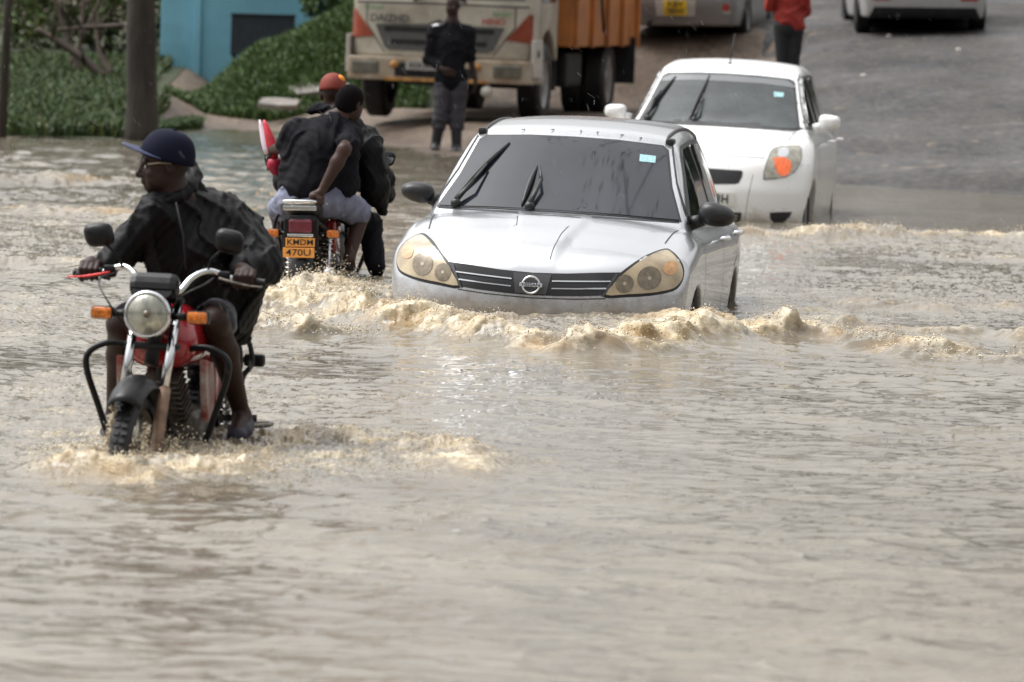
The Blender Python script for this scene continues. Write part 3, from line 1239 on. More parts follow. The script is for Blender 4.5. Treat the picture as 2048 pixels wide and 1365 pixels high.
def wheel(name, parent, x, y, r, w, out, m_t, m_r):
    """tyre with a rim as its sub-part; out = +-1, the side that shows"""
    t = MB()
    pr = [(r * 0.66, -w / 2), (r * 0.9, -w / 2), (r * 0.975, -w * 0.42), (r, -w * 0.3)]
    for k in range(4):
        a = -w * 0.3 + w * 0.6 * (k + 0.4) / 4
        pr += [(r, a), (r - 0.008, a + 0.004), (r - 0.008, a + 0.012), (r, a + 0.016)]
    pr += [(r, w * 0.3), (r * 0.975, w * 0.42), (r * 0.9, w / 2), (r * 0.66, w / 2)]
    t.lathe(pr, (0, 0, 0), 'X', 40)
    o = t.build('wheel', m_t, parent)
    o.location = (x, y, r)
    q = MB()
    q.lathe([(0.0, out * w * 0.36), (r * 0.16, out * w * 0.4), (r * 0.2, out * w * 0.33), (r * 0.5, out * w * 0.3), (r * 0.62, out * w * 0.42), (r * 0.67, out * w * 0.47), (r * 0.67, -out * w * 0.4)], (0, 0, 0), 'X', 40)
    q.build('rim', m_r, o)
    return o


m_silver = mat('silver_paint', (0.60, 0.61, 0.63), 0.27, 0.82, coat=0.6)
m_white = mat('white_paint', (0.80, 0.80, 0.79), 0.28, 0.0, var=0.04, vscale=3, coat=0.7, rvar=0.05)
mud_line(m_silver, 0.42, 0.78)
m_vitz = mat('white_car_paint', (0.80, 0.80, 0.79), 0.28, 0.0, coat=0.7)
mud_line(m_vitz, 0.22, 0.52, (0.42, 0.36, 0.28))
m_black = mat('black_plastic', (0.018, 0.018, 0.02), 0.42, 0, var=0.3, vscale=12)
m_blackg = mat('gloss_black', (0.012, 0.012, 0.014), 0.15, 0, coat=0.5)
m_rub = mat('tyre_rubber', (0.015, 0.015, 0.016), 0.6, bump=0.4, bscale=60, var=0.3)
m_darkline = mat('gap_crease_dark', (0.03, 0.03, 0.035), 0.7)
m_glass = mat('tinted_glass', (0.035, 0.038, 0.045), 0.035, 0, var=0.25, vscale=1.6, spec=0.9, coat=1.0, ior=1.6)
m_glass2 = mat('windscreen_glass', (0.020, 0.023, 0.032), 0.05, 0, var=0.35, vscale=1.8, spec=0.4, coat=0.12, ior=1.5)
m_glass3 = mat('clear_windscreen', (0.042, 0.052, 0.052), 0.05, 0, var=0.5, vscale=2.6, spec=0.4, coat=0.15, ior=1.5)
m_chrome = mat('chrome', (0.75, 0.76, 0.78), 0.14, 1.0, rvar=0.06, vscale=20)
m_lensy = mat('yellowed_headlight', (0.44, 0.355, 0.225), 0.14, 0.15, var=0.22, vscale=6, col2=(0.27, 0.20, 0.12), coat=1.0, bump=0.08, bscale=90)
m_lensbowl = mat('headlight_bowl', (0.19, 0.15, 0.10), 0.18, 0.45, coat=1.0, var=0.35, vscale=30)
m_lensbowl2 = mat('headlight_bulb', (0.42, 0.36, 0.25), 0.15, 0.4, coat=1.0)
m_amber = mat('amber_lens', (0.72, 0.19, 0.015), 0.25, 0, coat=0.8, var=0.55, vscale=60, bump=0.3, bscale=120)
m_lens = mat('clear_headlight', (0.42, 0.40, 0.33), 0.12, 0.35, coat=1.0, var=0.35, vscale=22, bump=0.25, bscale=70)
m_rimc = mat('wheel_rim', (0.35, 0.35, 0.36), 0.4, 0.8, var=0.3)
m_plate = mat('white_plate', (0.72, 0.72, 0.68), 0.35, var=0.1)
m_platey = mat('yellow_plate', (0.80, 0.52, 0.03), 0.4, var=0.1)
m_ink = mat('plate_lettering', (0.02, 0.02, 0.02), 0.5)
m_red = mat('red_lens', (0.35, 0.02, 0.02), 0.2, coat=1.0)
m_sticker = mat('blue_sticker', (0.35, 0.58, 0.62), 0.4, var=0.3, vscale=60)


def mirror(parent, loc, dims, m_body, m_gl, sgn, arm, tilt=0.0, e=3.0):
    b = MB()
    n = 24
    vs, fs = [], []
    rows = [(-1.0, 0.02), (-0.97, 0.35), (-0.85, 0.62), (-0.55, 0.86), (0.0, 1.0), (0.6, 1.0), (1.0, 0.96), (1.02, 0.5), (1.02, 0.02)]
    for (yy, k) in rows:
        for i in range(n):
            a = 2 * math.pi * i / n
            c, s_ = math.cos(a), math.sin(a)
            rr = (abs(c) ** e + abs(s_) ** e) ** (-1 / e)
            tp = 1 + 0.16 * sgn * c * -1
            vs.append((c * rr * k * dims[0], yy * dims[1], s_ * rr * k * dims[2] * tp))
    for j in range(len(rows) - 1):
        for i in range(n): fs.append([j * n + i, j * n + (i + 1) % n, (j + 1) * n + (i + 1) % n, (j + 1) * n + i])
    b.add(vs, fs, 0, True, Matrix.Rotation(tilt, 4, 'Y'))
    o = b.build('side_mirror', m_body, parent)
    o.location = loc
    q = MB()
    q.tube([(-sgn * dims[0] * 0.7, 0.02, -dims[2] * 0.5), (-sgn * (dims[0] + arm), 0.04, -dims[2] * 0.9)], [0.035, 0.045], 10)
    q.build('mirror_arm', m_body if arm < 0.04 else m_black, o)
    g = MB()
    g.prism([(math.cos(a) * dims[0] * 0.85, math.sin(a) * dims[2] * 0.8) for a in [k * math.pi / 8 for k in range(16)]], dims[1] * 1.0, dims[1] * 1.06, 'Y')
    g.build('mirror_glass', m_gl, o)
    return o


def wiper(parent, tree, pts, m):
    """windscreen wiper: sprung arm and blade standing off the glass. pts in front view (x,z)"""
    P = []
    for (x, z) in pts:
        loc, nn, i, d = tree.ray_cast(Vector((x, -6, z)), Vector((0, 1, 0)))
        if nn.y > 0: nn = -nn
        P.append((loc, nn))
    o = MB()
    base, hinge, tip, b0, b1 = P
    o.tube([base[0] + base[1] * 0.03, hinge[0] + hinge[1] * 0.055], [0.016, 0.011], 8)
    o.tube([hinge[0] + hinge[1] * 0.055, tip[0] + tip[1] * 0.035], [0.010, 0.007], 8)
    w_ = o.build('wiper_arm', m, parent)
    q = MB()
    n = 8
    mid = (b0[0] + b1[0]) / 2
    q.tube([b0[0].lerp(b1[0], k / n) + b0[1] * (0.014 + 0.014 * math.sin(math.pi * k / n)) for k in range(n + 1)], [0.006 + 0.010 * math.sin(math.pi * k / n) for k in range(n + 1)], 6)
    q.tube([b0[0] + b0[1] * 0.008, b1[0] + b1[1] * 0.008], 0.006, 4)
    q.build('wiper_blade', m, w_)
    o2 = MB()
    o2.ell(base[0] + base[1] * 0.015, (0.03, 0.03, 0.03))
    o2.build('wiper_pivot', m, w_)


# ---------------------------------------------------------------- silver estate car
SP = dict(
    hood=([-0.2, 0.05, 0.25, 0.6, 1.0, 1.4, 3.0, 4.2, 4.5], [0.74, 0.775, 0.845, 0.93, 0.995, 0.99, 0.97, 0.96, 0.94]),
    plan=([-0.2, 0.3, 0.9, 1.5, 2.4, 3.4, 4.4], [0.79, 0.825, 0.848, 0.85, 0.85, 0.848, 0.79]),
    side=([0.1, 0.2, 0.45, 0.68, 0.85, 0.95, 1.1], [0.07, 0.045, 0.01, 0.0, 0.012, 0.045, 0.12]),
    nose=([0.1, 0.3, 0.5, 0.62, 0.72, 0.8, 0.9, 1.2], [0.10, 0.03, 0.0, 0.012, 0.05, 0.10, 0.2, 0.7]),
    roof=([0.9, 1.5, 1.9, 2.6, 3.4, 4.3], [1.36, 1.42, 1.47, 1.505, 1.50, 1.43]),
    gside=([0.85, 0.95, 1.2, 1.42, 1.55], [0.80, 0.765, 0.675, 0.580, 0.52]),
    tail=([0.1, 0.4, 0.9, 1.2], [4.33, 4.40, 4.36, 4.25]),
    sweep=0.36, sexp=3.0, crown=0.085, bulge=0.016, bx1=0.115, bx2=0.125, ws=(1.0, 0.985, 1.72, 0.16), rw=(4.36, 0.95, 0.55),
    rcrown=0.045, ks=0.10, kf=0.06, kp=0.035, kr=0.07, gz0=0.85, clear=0.17,
    arch=[(0.84, 0.30, 0.345), (3.375, 0.30, 0.345)])


def silver_car():
    root = empty('silver_car', (0.078, 32.9, -0.39), R(-6.8), 'silver estate car with yellowed headlights ploughing through the flood', 'car',
                 rot=(0, R(1.7), R(-6.8)))
    fn = car_fn(SP)
    body = mesh_fn('body', fn, (-0.95, -0.1, 0.1), (0.95, 4.5, 1.56), 0.022, m_silver, root)
    T = bvh_of(body)
    return root, body, T


SROOT, SBODY, ST = silver_car()

# ---------------------------------------------------------------- white hatchback
VP = dict(
    hood=([-0.2, 0.05, 0.2, 0.45, 0.85, 1.2, 2.6, 3.7, 4.0], [0.68, 0.74, 0.83, 0.93, 1.03, 1.03, 1.02, 1.02, 1.0]),
    plan=([-0.2, 0.3, 0.9, 1.5, 2.4, 3.1, 3.75], [0.80, 0.83, 0.848, 0.85, 0.85, 0.845, 0.78]),
    side=([0.1, 0.2, 0.45, 0.68, 0.85, 1.0, 1.15], [0.06, 0.035, 0.01, 0.0, 0.012, 0.05, 0.12]),
    nose=([0.1, 0.2, 0.35, 0.5, 0.62, 0.72, 0.85, 1.2], [0.09, 0.03, 0.0, 0.01, 0.05, 0.10, 0.22, 0.6]),
    roof=([0.9, 1.4, 1.8, 2.4, 3.1, 3.8], [1.40, 1.465, 1.52, 1.56, 1.54, 1.46]),
    gside=([0.9, 1.0, 1.2, 1.45, 1.6], [0.80, 0.765, 0.69, 0.60, 0.54]),
    tail=([0.1, 0.4, 0.9, 1.3], [3.70, 3.75, 3.72, 3.62]),
    sweep=0.40, sexp=2.8, crown=0.075, bulge=0.0, bx1=0.13, bx2=0.10, ws=(0.86, 1.02, 1.80, 0.18), rw=(3.72, 1.0, 0.35),
    rcrown=0.045, ks=0.12, kf=0.08, kp=0.045, kr=0.08, gz0=0.9, clear=0.17,
    arch=[(0.70, 0.29, 0.335), (3.16, 0.29, 0.335)])


def hatch():
    root = empty('white_hatchback', (1.527, 49.0, -0.255), 0, 'white hatchback with one orange indicator glowing in its headlight, behind the silver car', 'car', rot=(0, R(1.3), R(-7.2)))
    body = mesh_fn('body', car_fn(VP), (-0.95, -0.1, 0.1), (0.95, 3.85, 1.6), 0.024, m_vitz, root)
    return root, body, bvh_of(body)


VROOT, VBODY, VT = hatch()
#--DIGITIZED--
def circle(cx, cz, r, n=18, sx=1.0):
    return [(cx + math.cos(2 * math.pi * k / n) * r * sx, cz + math.sin(2 * math.pi * k / n) * r) for k in range(n)]


def both(fn):
    for mir in (False, True): fn(mir)


def silver_details():
    root, T = SROOT, ST
    # windscreen with its black edge
    ws = [(-0.685, 0.995), (-0.60, 1.17), (-0.538, 1.36), (-0.50, 1.385), (-0.25, 1.402), (0, 1.406), (0.25, 1.402), (0.50, 1.385), (0.538, 1.36), (0.60, 1.17), (0.685, 0.995), (0.35, 1.008), (0, 1.012), (-0.35, 1.008)]
    ed = [(x * 1.022, z + (0.010 if z > 1.3 else -0.006 if z < 1.05 else 0)) for x, z in ws]
    fr = patch('windscreen_seal', T, ed, 'front', m_black, root, 0.004, 0.04, 0.01)
    wsc = patch('windscreen', T, ws, 'front', m_glass2, root, 0.008, 0.04, 0.004)
    st = patch('sticker', T, [(0.395, 1.335), (0.485, 1.33), (0.49, 1.292), (0.40, 1.297)], 'front', m_sticker, wsc, 0.0105, 0.03, 0.001)
    # headlights
    HL = [(0.672, 0.848), (0.712, 0.842), (0.755, 0.810), (0.785, 0.765), (0.792, 0.715), (0.772, 0.673), (0.735, 0.650), (0.640, 0.630), (0.520, 0.618), (0.408, 0.610), (0.440, 0.665), (0.480, 0.715), (0.540, 0.770), (0.600, 0.815)]
    HB = [(0.672, 0.862), (0.716, 0.853), (0.764, 0.820), (0.797, 0.770), (0.802, 0.712), (0.782, 0.662), (0.740, 0.636), (0.640, 0.614), (0.520, 0.602), (0.400, 0.596), (0.425, 0.665), (0.465, 0.722), (0.530, 0.782), (0.595, 0.830)]
    for mir in (False, True):
        hb = patch('headlight_seal', T, round_poly(HB, 3), 'front', m_black, root, 0.002, 0.03, 0.01, mirror=mir)
        h = patch('headlight', T, round_poly(HL, 3), 'front', m_lensy, root, 0.010, 0.025, 0.01, mirror=mir)
        patch('headlight_bowl', T, circle(0.625, 0.706, 0.062), 'front', m_lensbowl, h, 0.0125, 0.02, 0.002, mirror=mir)
        patch('headlight_bowl', T, circle(0.500, 0.672, 0.048), 'front', m_lensbowl, h, 0.0125, 0.02, 0.002, mirror=mir)
        patch('bulb', T, circle(0.625, 0.706, 0.010, 10), 'front', m_lensbowl2, h, 0.0145, 0.02, 0.002, mirror=mir)
        patch('bulb', T, circle(0.500, 0.672, 0.009, 10), 'front', m_lensbowl2, h, 0.0145, 0.02, 0.002, mirror=mir)
        patch('indicator', T, circle(0.728, 0.762, 0.036, 14), 'front', m_inds, h, 0.0125, 0.02, 0.002, mirror=mir)
    # grille
    G = [(-0.482, 0.735), (-0.35, 0.727), (-0.18, 0.713), (0, 0.707), (0.18, 0.713), (0.35, 0.727), (0.482, 0.735), (0.435, 0.655), (0.402, 0.606), (0.28, 0.596), (0.14, 0.588), (0, 0.585), (-0.14, 0.588), (-0.28, 0.596), (-0.402, 0.606), (-0.435, 0.655)]
    g = patch('grille', T, G, 'front', m_blackg, root, 0.002, 0.03, 0.01)
    for zz in (0.672, 0.634):
        for s in (1, -1):
            seam_part('grille_bar', m_chrome, g, T, [(s * 0.112, zz - 0.008), (s * 0.24, zz - 0.002), (s * (0.425 if zz > 0.65 else 0.405), zz + 0.008)], 'front', 0.006, 0.016)
    for s in (1, -1):
        seam_part('grille_strut', m_darkg, g, T, [(s * 0.455, 0.722), (s * 0.39, 0.60)], 'front', 0.014, 0.012)
    pn = patch('badge_panel', T, [(-0.105, 0.697), (0.105, 0.697), (0.085, 0.592), (-0.085, 0.592)], 'front', m_darkg, g, 0.018, 0.02, 0.02)
    q = MB()
    q.tube([(math.cos(a) * 0.047, 0, math.sin(a) * 0.046) for a in [k * math.pi / 16 for k in range(32)]], 0.0065, 8, closed=True)
    q.box((0, -0.004, 0), (0.125, 0.008, 0.022), bev=0.002)
    e = q.build('emblem', m_chrome, pn)
    e.location = (0, -0.012, 0.642)
    e.rotation_euler = (R(-10), 0, 0)
    text_obj('lettering', 'NISSAN', 0.026, m_ink, e, Matrix.Translation((0, -0.0095, 0)) @ Matrix.Rotation(R(90), 4, 'X'), 0.001, 1.15, 0.0004)
    # shut lines and bonnet creases
    for s in (False, True):
        seam_part('shut_or_crease_line', m_darkline, root, T, [(0.665, 0.62), (0.675, 0.75), (0.687, 0.90), (0.695, 1.06)], 'top', 0.008, 0.0015, mirror=s)
        seam_part('shut_or_crease_line', m_darkline, root, T, [(0.12, 0.62), (0.10, 0.45), (0.095, 0.30), (0.085, 0.10)] if not s else [(0.19, 0.80), (0.17, 0.6)], 'top', 0.005, 0.0012, mirror=s)  # shade of the bonnet crease drawn as a dark line, no panel joint
    seam_part('shut_or_crease_line', m_darkline, root, T, [(-0.69, 0.985), (-0.35, 0.993), (0, 0.997), (0.35, 0.993), (0.69, 0.985)], 'front', 0.008, 0.001)
    seam_part('shut_or_crease_line', m_darkline, root, T, [(-0.41, 0.59), (-0.25, 0.578), (0, 0.570), (0.25, 0.578), (0.41, 0.59)], 'front', 0.006, 0.0015)
    for s in (False, True):
        seam_part('shut_or_crease_line', m_darkline, root, T, [(1.30, 0.22), (1.28, 0.5), (1.24, 0.80), (1.26, 0.93)], 'side', 0.008, mirror=s)
        seam_part('shut_or_crease_line', m_darkline, root, T, [(2.47, 0.22), (2.46, 0.6), (2.46, 0.95)], 'side', 0.008, mirror=s)
        seam_part('shut_or_crease_line', m_darkline, root, T, [(3.02, 0.40), (3.2, 0.66), (3.40, 0.72), (3.43, 0.95)], 'side', 0.008, mirror=s)
    # flank: windows, sill, handles
    for mir in (False, True):
        dl = patch('window_surround', T, [(1.20, 0.975), (1.50, 1.17), (1.80, 1.345), (1.98, 1.392), (2.6, 1.412), (3.3, 1.405), (3.85, 1.36), (4.08, 1.03), (4.0, 0.985), (2.4, 0.965)], 'side', m_black, root, 0.003, 0.05, 0.01, mirror=mir)
        patch('side_window', T, [(1.36, 1.00), (1.60, 1.175), (1.86, 1.335), (2.02, 1.372), (2.40, 1.382), (2.40, 0.99)], 'side', m_glass, root, 0.007, 0.05, 0.004, mirror=mir)
        patch('side_window', T, [(2.52, 0.99), (2.52, 1.385), (3.20, 1.382), (3.30, 1.0)], 'side', m_glass, root, 0.007, 0.05, 0.004, mirror=mir)
        patch('side_window', T, [(3.40, 1.0), (3.32, 1.37), (3.76, 1.34), (3.97, 1.05)], 'side', m_glass, root, 0.007, 0.05, 0.004, mirror=mir)
        s = -1 if mir else 1
        for yy in (2.28, 3.18):
            q = MB()
            q.tube([(s * 0.845, yy - 0.09, 0.86), (s * 0.885, yy - 0.05, 0.865), (s * 0.885, yy + 0.05, 0.865), (s * 0.845, yy + 0.09, 0.86)], 0.014, 8)
            q.build('door_handle', m_chrome, root)
        wheel('wheel', root, s * 0.715, 0.84, 0.31, 0.185, s, m_rub, m_rimc)
        wheel('wheel', root, s * 0.715, 3.375, 0.31, 0.185, s, m_rub, m_rimc)
        q = MB()
        rp = []
        for yy, hh in [(1.92, -0.004), (2.0, 0.006), (2.3, 0.007), (2.6, 0.007), (3.1, 0.007), (3.6, 0.006), (3.72, -0.004)]:
            loc, nn, ix, ds = T.ray_cast(Vector((s * 0.525, yy, 5)), Vector((0, 0, -1)))
            rp.append(loc + Vector((0, 0, hh)))
        q.tube(smooth_path(rp, 4), 0.010, 8)
        q.box(rp[0] + Vector((s * 0.02, -0.03, -0.012)), (0.05, 0.14, 0.045), bev=0.016)
        q.build('roof_rail', m_black, root)
        seam_part('pillar_trim', m_darkline, root, T, [(s * 0.728, 1.0), (s * 0.63, 1.20), (s * 0.565, 1.39)], 'front', 0.008, 0.004)
    mirror(root, (0.885, 1.30, 1.035), (0.105, 0.065, 0.066), m_black, m_glass, 1, 0.05, R(8), e=2.5)
    mirror(root, (-0.835, 1.30, 1.06), (0.095, 0.065, 0.058), m_black, m_glass, -1, 0.05, R(8), e=2.5)
    wiper(root, T, [(-0.585, 1.005), (-0.50, 1.10), (-0.455, 1.21), (-0.60, 1.03), (-0.362, 1.352)], m_black)
    wiper(root, T, [(-0.155, 1.015), (-0.115, 1.13), (-0.15, 1.22), (-0.20, 1.02), (-0.17, 1.235)], m_black)
    q = MB()
    rr = random.Random(4)
    q2 = MB()
    for i, x in enumerate((-0.30, -0.13, 0.03, 0.12, 0.27, 0.38)):
        loc, nn, ix, ds = T.ray_cast(Vector((x, 1.84, 5)), Vector((0, 0, -1)))
        q2 = MB()
        q2.tube([loc + nn * 0.001 + Vector((rr.uniform(-0.02, 0.02), 0.03, 0.0)), loc + nn * 0.003, loc + nn * 0.001 + Vector((rr.uniform(-0.02, 0.02), -0.03, 0.0))], 0.0025, 5)
        q2.build('roof_scratch', m_darkline, root)
    # rear end, plainly: window, lamps, plate
    patch('rear_window', T, [(-0.60, 1.02), (-0.52, 1.33), (0.52, 1.33), (0.60, 1.02)], 'back', m_glass, root, 0.004, 0.06, 0.005)
    for mir in (False, True):
        patch('tail_lamp', T, [(0.62, 0.75), (0.78, 0.75), (0.76, 1.0), (0.64, 1.0)], 'back', m_red, root, 0.004, 0.05, 0.005, mirror=mir)


m_darkg = mat('dark_grey_trim', (0.075, 0.075, 0.08), 0.35, 0.3)
m_inds = mat('smoked_indicator', (0.60, 0.33, 0.14), 0.25, coat=1.0, var=0.3, vscale=30)
m_glow = mat('lit_indicator', (0.75, 0.17, 0.04), 0.3, emit=(1.0, 0.13, 0.02), estr=0.3, coat=1.0, col2=(0.16, 0.05, 0.02), vscale=26, stretch=(4, 1, 0.35))
silver_details()


def hatch_details():
    root, T = VROOT, VT
    ws = [(-0.665, 1.03), (-0.60, 1.20), (-0.545, 1.385), (-0.50, 1.412), (-0.25, 1.428), (0, 1.433), (0.25, 1.428), (0.50, 1.412), (0.545, 1.385), (0.60, 1.20), (0.655, 1.03), (0.62, 1.018), (0.35, 1.026), (0, 1.03), (-0.35, 1.026), (-0.62, 1.018)]
    ed = [(x * 1.03, z + (0.010 if z > 1.3 else -0.014 if z < 1.05 else 0)) for x, z in ws]
    patch('windscreen_seal', T, ed, 'front', m_black, root, 0.004, 0.04, 0.01)
    wsc = patch('windscreen', T, ws, 'front', m_glass3, root, 0.008, 0.04, 0.004)
    patch('sun_band', T, [(-0.575, 1.345), (-0.54, 1.38), (-0.48, 1.405), (0, 1.424), (0.48, 1.405), (0.54, 1.38), (0.575, 1.345), (0.3, 1.368), (0, 1.372), (-0.3, 1.368)], 'front', m_glass, wsc, 0.010, 0.04, 0.001)
    patch('sticker', T, [(0.405, 1.305), (0.485, 1.302), (0.489, 1.265), (0.412, 1.266)], 'front', m_sticker, wsc, 0.0115, 0.03, 0.001)
    HL = [(0.470, 0.622), (0.468, 0.680), (0.478, 0.745), (0.497, 0.835), (0.515, 0.868), (0.563, 0.887), (0.64, 0.894), (0.705, 0.894), (0.728, 0.870), (0.738, 0.80), (0.730, 0.745), (0.700, 0.690), (0.640, 0.648), (0.55, 0.628)]
    HLs = [(x + (x - 0.6) * 0.05, z + (z - 0.76) * 0.04) for x, z in HL]
    for mir in (False, True):
        patch('headlight_seal', T, HLs, 'front', m_darkg, root, 0.002, 0.03, 0.01, mirror=mir)
        h = patch('headlight', T, HL, 'front', m_lens, root, 0.008, 0.025, 0.01, mirror=mir)
        patch('headlight_bowl', T, circle(0.595, 0.835, 0.042), 'front', m_chrome, h, 0.010, 0.02, 0.002, mirror=mir)
        patch('indicator', T, [(0.525, 0.79), (0.60, 0.802), (0.655, 0.775), (0.672, 0.72), (0.655, 0.67), (0.615, 0.645), (0.57, 0.67), (0.545, 0.72)], 'front', m_glow if not mir else m_amber, h, 0.0105, 0.02, 0.002, mirror=mir)
        fgp = patch('fog_light_recess', T, [(0.533, 0.350), (0.60, 0.358), (0.703, 0.363), (0.69, 0.325), (0.655, 0.285), (0.605, 0.264), (0.565, 0.270), (0.54, 0.300)], 'front', m_black, root, 0.003, 0.02, 0.01, mirror=mir)
    patch('upper_grille', T, [(-0.285, 0.682), (0, 0.686), (0.285, 0.682), (0.297, 0.668), (0.292, 0.63), (0.272, 0.582), (0.245, 0.572), (0, 0.556), (-0.245, 0.572), (-0.272, 0.582), (-0.292, 0.63), (-0.297, 0.668)], 'front', m_black, root, 0.003, 0.03, 0.01)
    g = patch('lower_grille', T, [(-0.31, 0.342), (0.31, 0.342), (0.305, 0.28), (0.25, 0.245), (-0.25, 0.245), (-0.305, 0.28)], 'front', m_blackg, root, 0.003, 0.03, 0.01)
    for zz in (0.315, 0.29, 0.265):
        seam_part('grille_bar', m_chrome, g, T, [(-0.28, zz), (0.28, zz)], 'front', 0.006, 0.008)
    pl_ = patch('number_plate', T, [(-0.245, 0.498), (0.245, 0.498), (0.245, 0.388), (-0.245, 0.388)], 'front', m_plate, root, 0.014, 0.05, 0.012)
    text_obj('plate_lettering', 'KBN 413H', 0.105, m_ink, pl_, Matrix.Translation((0, -0.010, 0.443)) @ Matrix.Rotation(R(90), 4, 'X'), 0.002, 0.85, 0.001)
    for s in (False, True):
        seam_part('shut_or_crease_line', m_darkline, root, T, [(0.62, 0.56), (0.64, 0.75), (0.64, 0.95)], 'top', 0.008, mirror=s)
        seam_part('shut_or_crease_line', m_darkline, root, T, [(0.38, 0.655), (0.352, 0.45), (0.34, 0.285)], 'front', 0.004, 0.001, mirror=s)
        seam_part('shut_or_crease_line', m_darkline, root, T, [(1.20, 0.22), (1.14, 0.6), (1.02, 0.9), (1.06, 1.0)], 'side', 0.008, mirror=s)
        seam_part('shut_or_crease_line', m_darkline, root, T, [(2.30, 0.22), (2.30, 0.6), (2.32, 1.0)], 'side', 0.008, mirror=s)
        seam_part('shut_or_crease_line', m_darkline, root, T, [(2.82, 0.38), (2.9, 0.62), (3.1, 0.75), (3.14, 1.0)], 'side', 0.008, mirror=s)
    seam_part('shut_or_crease_line', m_darkline, root, T, [(-0.46, 0.79), (0, 0.80), (0.46, 0.79)], 'front', 0.005, 0.001)
    seam_part('shut_or_crease_line', m_darkline, root, T, [(0.75, 0.74), (0.80, 0.74)], 'front', 0.005, 0.001)
    for mir in (False, True):
        s = -1 if mir else 1
        patch('window_surround', T, [(0.98, 1.02), (1.35, 1.22), (1.62, 1.40), (1.82, 1.445), (2.6, 1.452), (3.15, 1.42), (3.40, 1.08), (3.3, 1.04), (2.2, 1.005)], 'side', m_black, root, 0.003, 0.05, 0.01, mirror=mir)
        patch('side_window', T, [(1.25, 1.05), (1.45, 1.22), (1.68, 1.385), (1.84, 1.42), (2.26, 1.425), (2.26, 1.035)], 'side', m_glass, root, 0.007, 0.05, 0.004, mirror=mir)
        patch('side_window', T, [(2.37, 1.04), (2.37, 1.425), (2.92, 1.415), (3.08, 1.07)], 'side', m_glass, root, 0.007, 0.05, 0.004, mirror=mir)
        for yy in (2.12, 3.02):
            q = MB()
            q.tube([(s * 0.845, yy - 0.09, 0.90), (s * 0.885, yy - 0.05, 0.905), (s * 0.885, yy + 0.05, 0.905), (s * 0.845, yy + 0.09, 0.90)], 0.014, 8)
            q.build('door_handle', m_white, root)
        wheel('wheel', root, s * 0.70, 0.70, 0.295, 0.18, s, m_rub, m_rimc)
        wheel('wheel', root, s * 0.71, 3.16, 0.295, 0.18, s, m_rub, m_rimc)
    q = MB()
    q.ell((0.815, 0.86, 0.845), (0.012, 0.03, 0.018))
    q.build('side_repeater', m_amber, root)
    mirror(root, (0.90, 1.22, 1.085), (0.090, 0.065, 0.064), m_white, m_glass, 1, 0.03, R(-2), e=3.6)
    mirror(root, (-0.90, 1.22, 1.085), (0.090, 0.065, 0.060), m_white, m_glass, -1, 0.03, R(2), e=3.6)
    wiper(root, T, [(-0.60, 1.035), (-0.565, 1.15), (-0.53, 1.25), (-0.635, 1.04), (-0.44, 1.385)], m_black)
    wiper(root, T, [(-0.20, 1.04), (-0.17, 1.14), (-0.165, 1.24), (-0.245, 1.04), (-0.155, 1.41)], m_black)
    q = MB()
    q.tube([(-0.02, 1.9, 1.52), (0.0, 2.0, 1.78)], [0.006, 0.003], 6)
    q.ell((-0.02, 1.9, 1.52), (0.025, 0.04, 0.015))
    q.build('antenna', m_black, root)
    seam_part('pillar_trim', m_darkline, root, T, [(0.715, 1.03), (0.64, 1.22), (0.585, 1.40), (0.575, 1.46)], 'front', 0.008, 0.004)
    seam_part('pillar_trim', m_darkline, root, T, [(-0.715, 1.03), (-0.64, 1.22), (-0.585, 1.40), (-0.575, 1.46)], 'front', 0.008, 0.004)
    patch('rear_window', T, [(-0.56, 1.08), (-0.48, 1.36), (0.48, 1.36), (0.56, 1.08)], 'back', m_glass, root, 0.004, 0.06, 0.005)


hatch_details()
# ================================================================ MOTORCYCLES
# bike space: forward is -y, headlight above the origin, z up from the road
m_mblk = mat('bike_black', (0.010, 0.010, 0.011), 0.38, 0.1, spec=0.3, coat=0.08, var=0.4, vscale=15)
m_mfrm = mat('frame_black', (0.012, 0.012, 0.013), 0.38, 0.1)
m_mred = mat('red_tank_paint', (0.36, 0.012, 0.018), 0.2, 0.1, coat=0.9, var=0.15)
m_mwht = mat('white_side_panel', (0.42, 0.40, 0.36), 0.35, coat=0.4, var=0.4, vscale=12, col2=(0.30, 0.05, 0.04))
m_alu = mat('cast_engine', (0.22, 0.20, 0.17), 0.5, 0.7, var=0.5, vscale=18, bump=0.3, bscale=50)
m_seat = mat('seat_vinyl', (0.014, 0.014, 0.015), 0.45, bump=0.3, bscale=150)
m_gls_h = mat('headlamp_glass', (0.40, 0.40, 0.34), 0.08, 0.45, coat=1.0, var=0.45, vscale=16, bump=0.25, bscale=60, stretch=(1.6, 1, 0.7))
m_muddy = mat('muddy_metal', (0.26, 0.17, 0.12), 0.5, 0.3, var=0.4, vscale=20)
m_redlev = mat('red_lever', (0.5, 0.02, 0.02), 0.25, 0.3)
m_tail = mat('tail_lens', (0.16, 0.012, 0.03), 0.18, coat=1.0, var=0.3, vscale=30)
m_orplate = mat('orange_plate', (0.85, 0.36, 0.08), 0.4, var=0.12, vscale=20)


def ring(R_, r_, n, m=10):
    return [(R_ * math.cos(2 * math.pi * k / n), R_ * math.sin(2 * math.pi * k / n)) for k in range(n)]


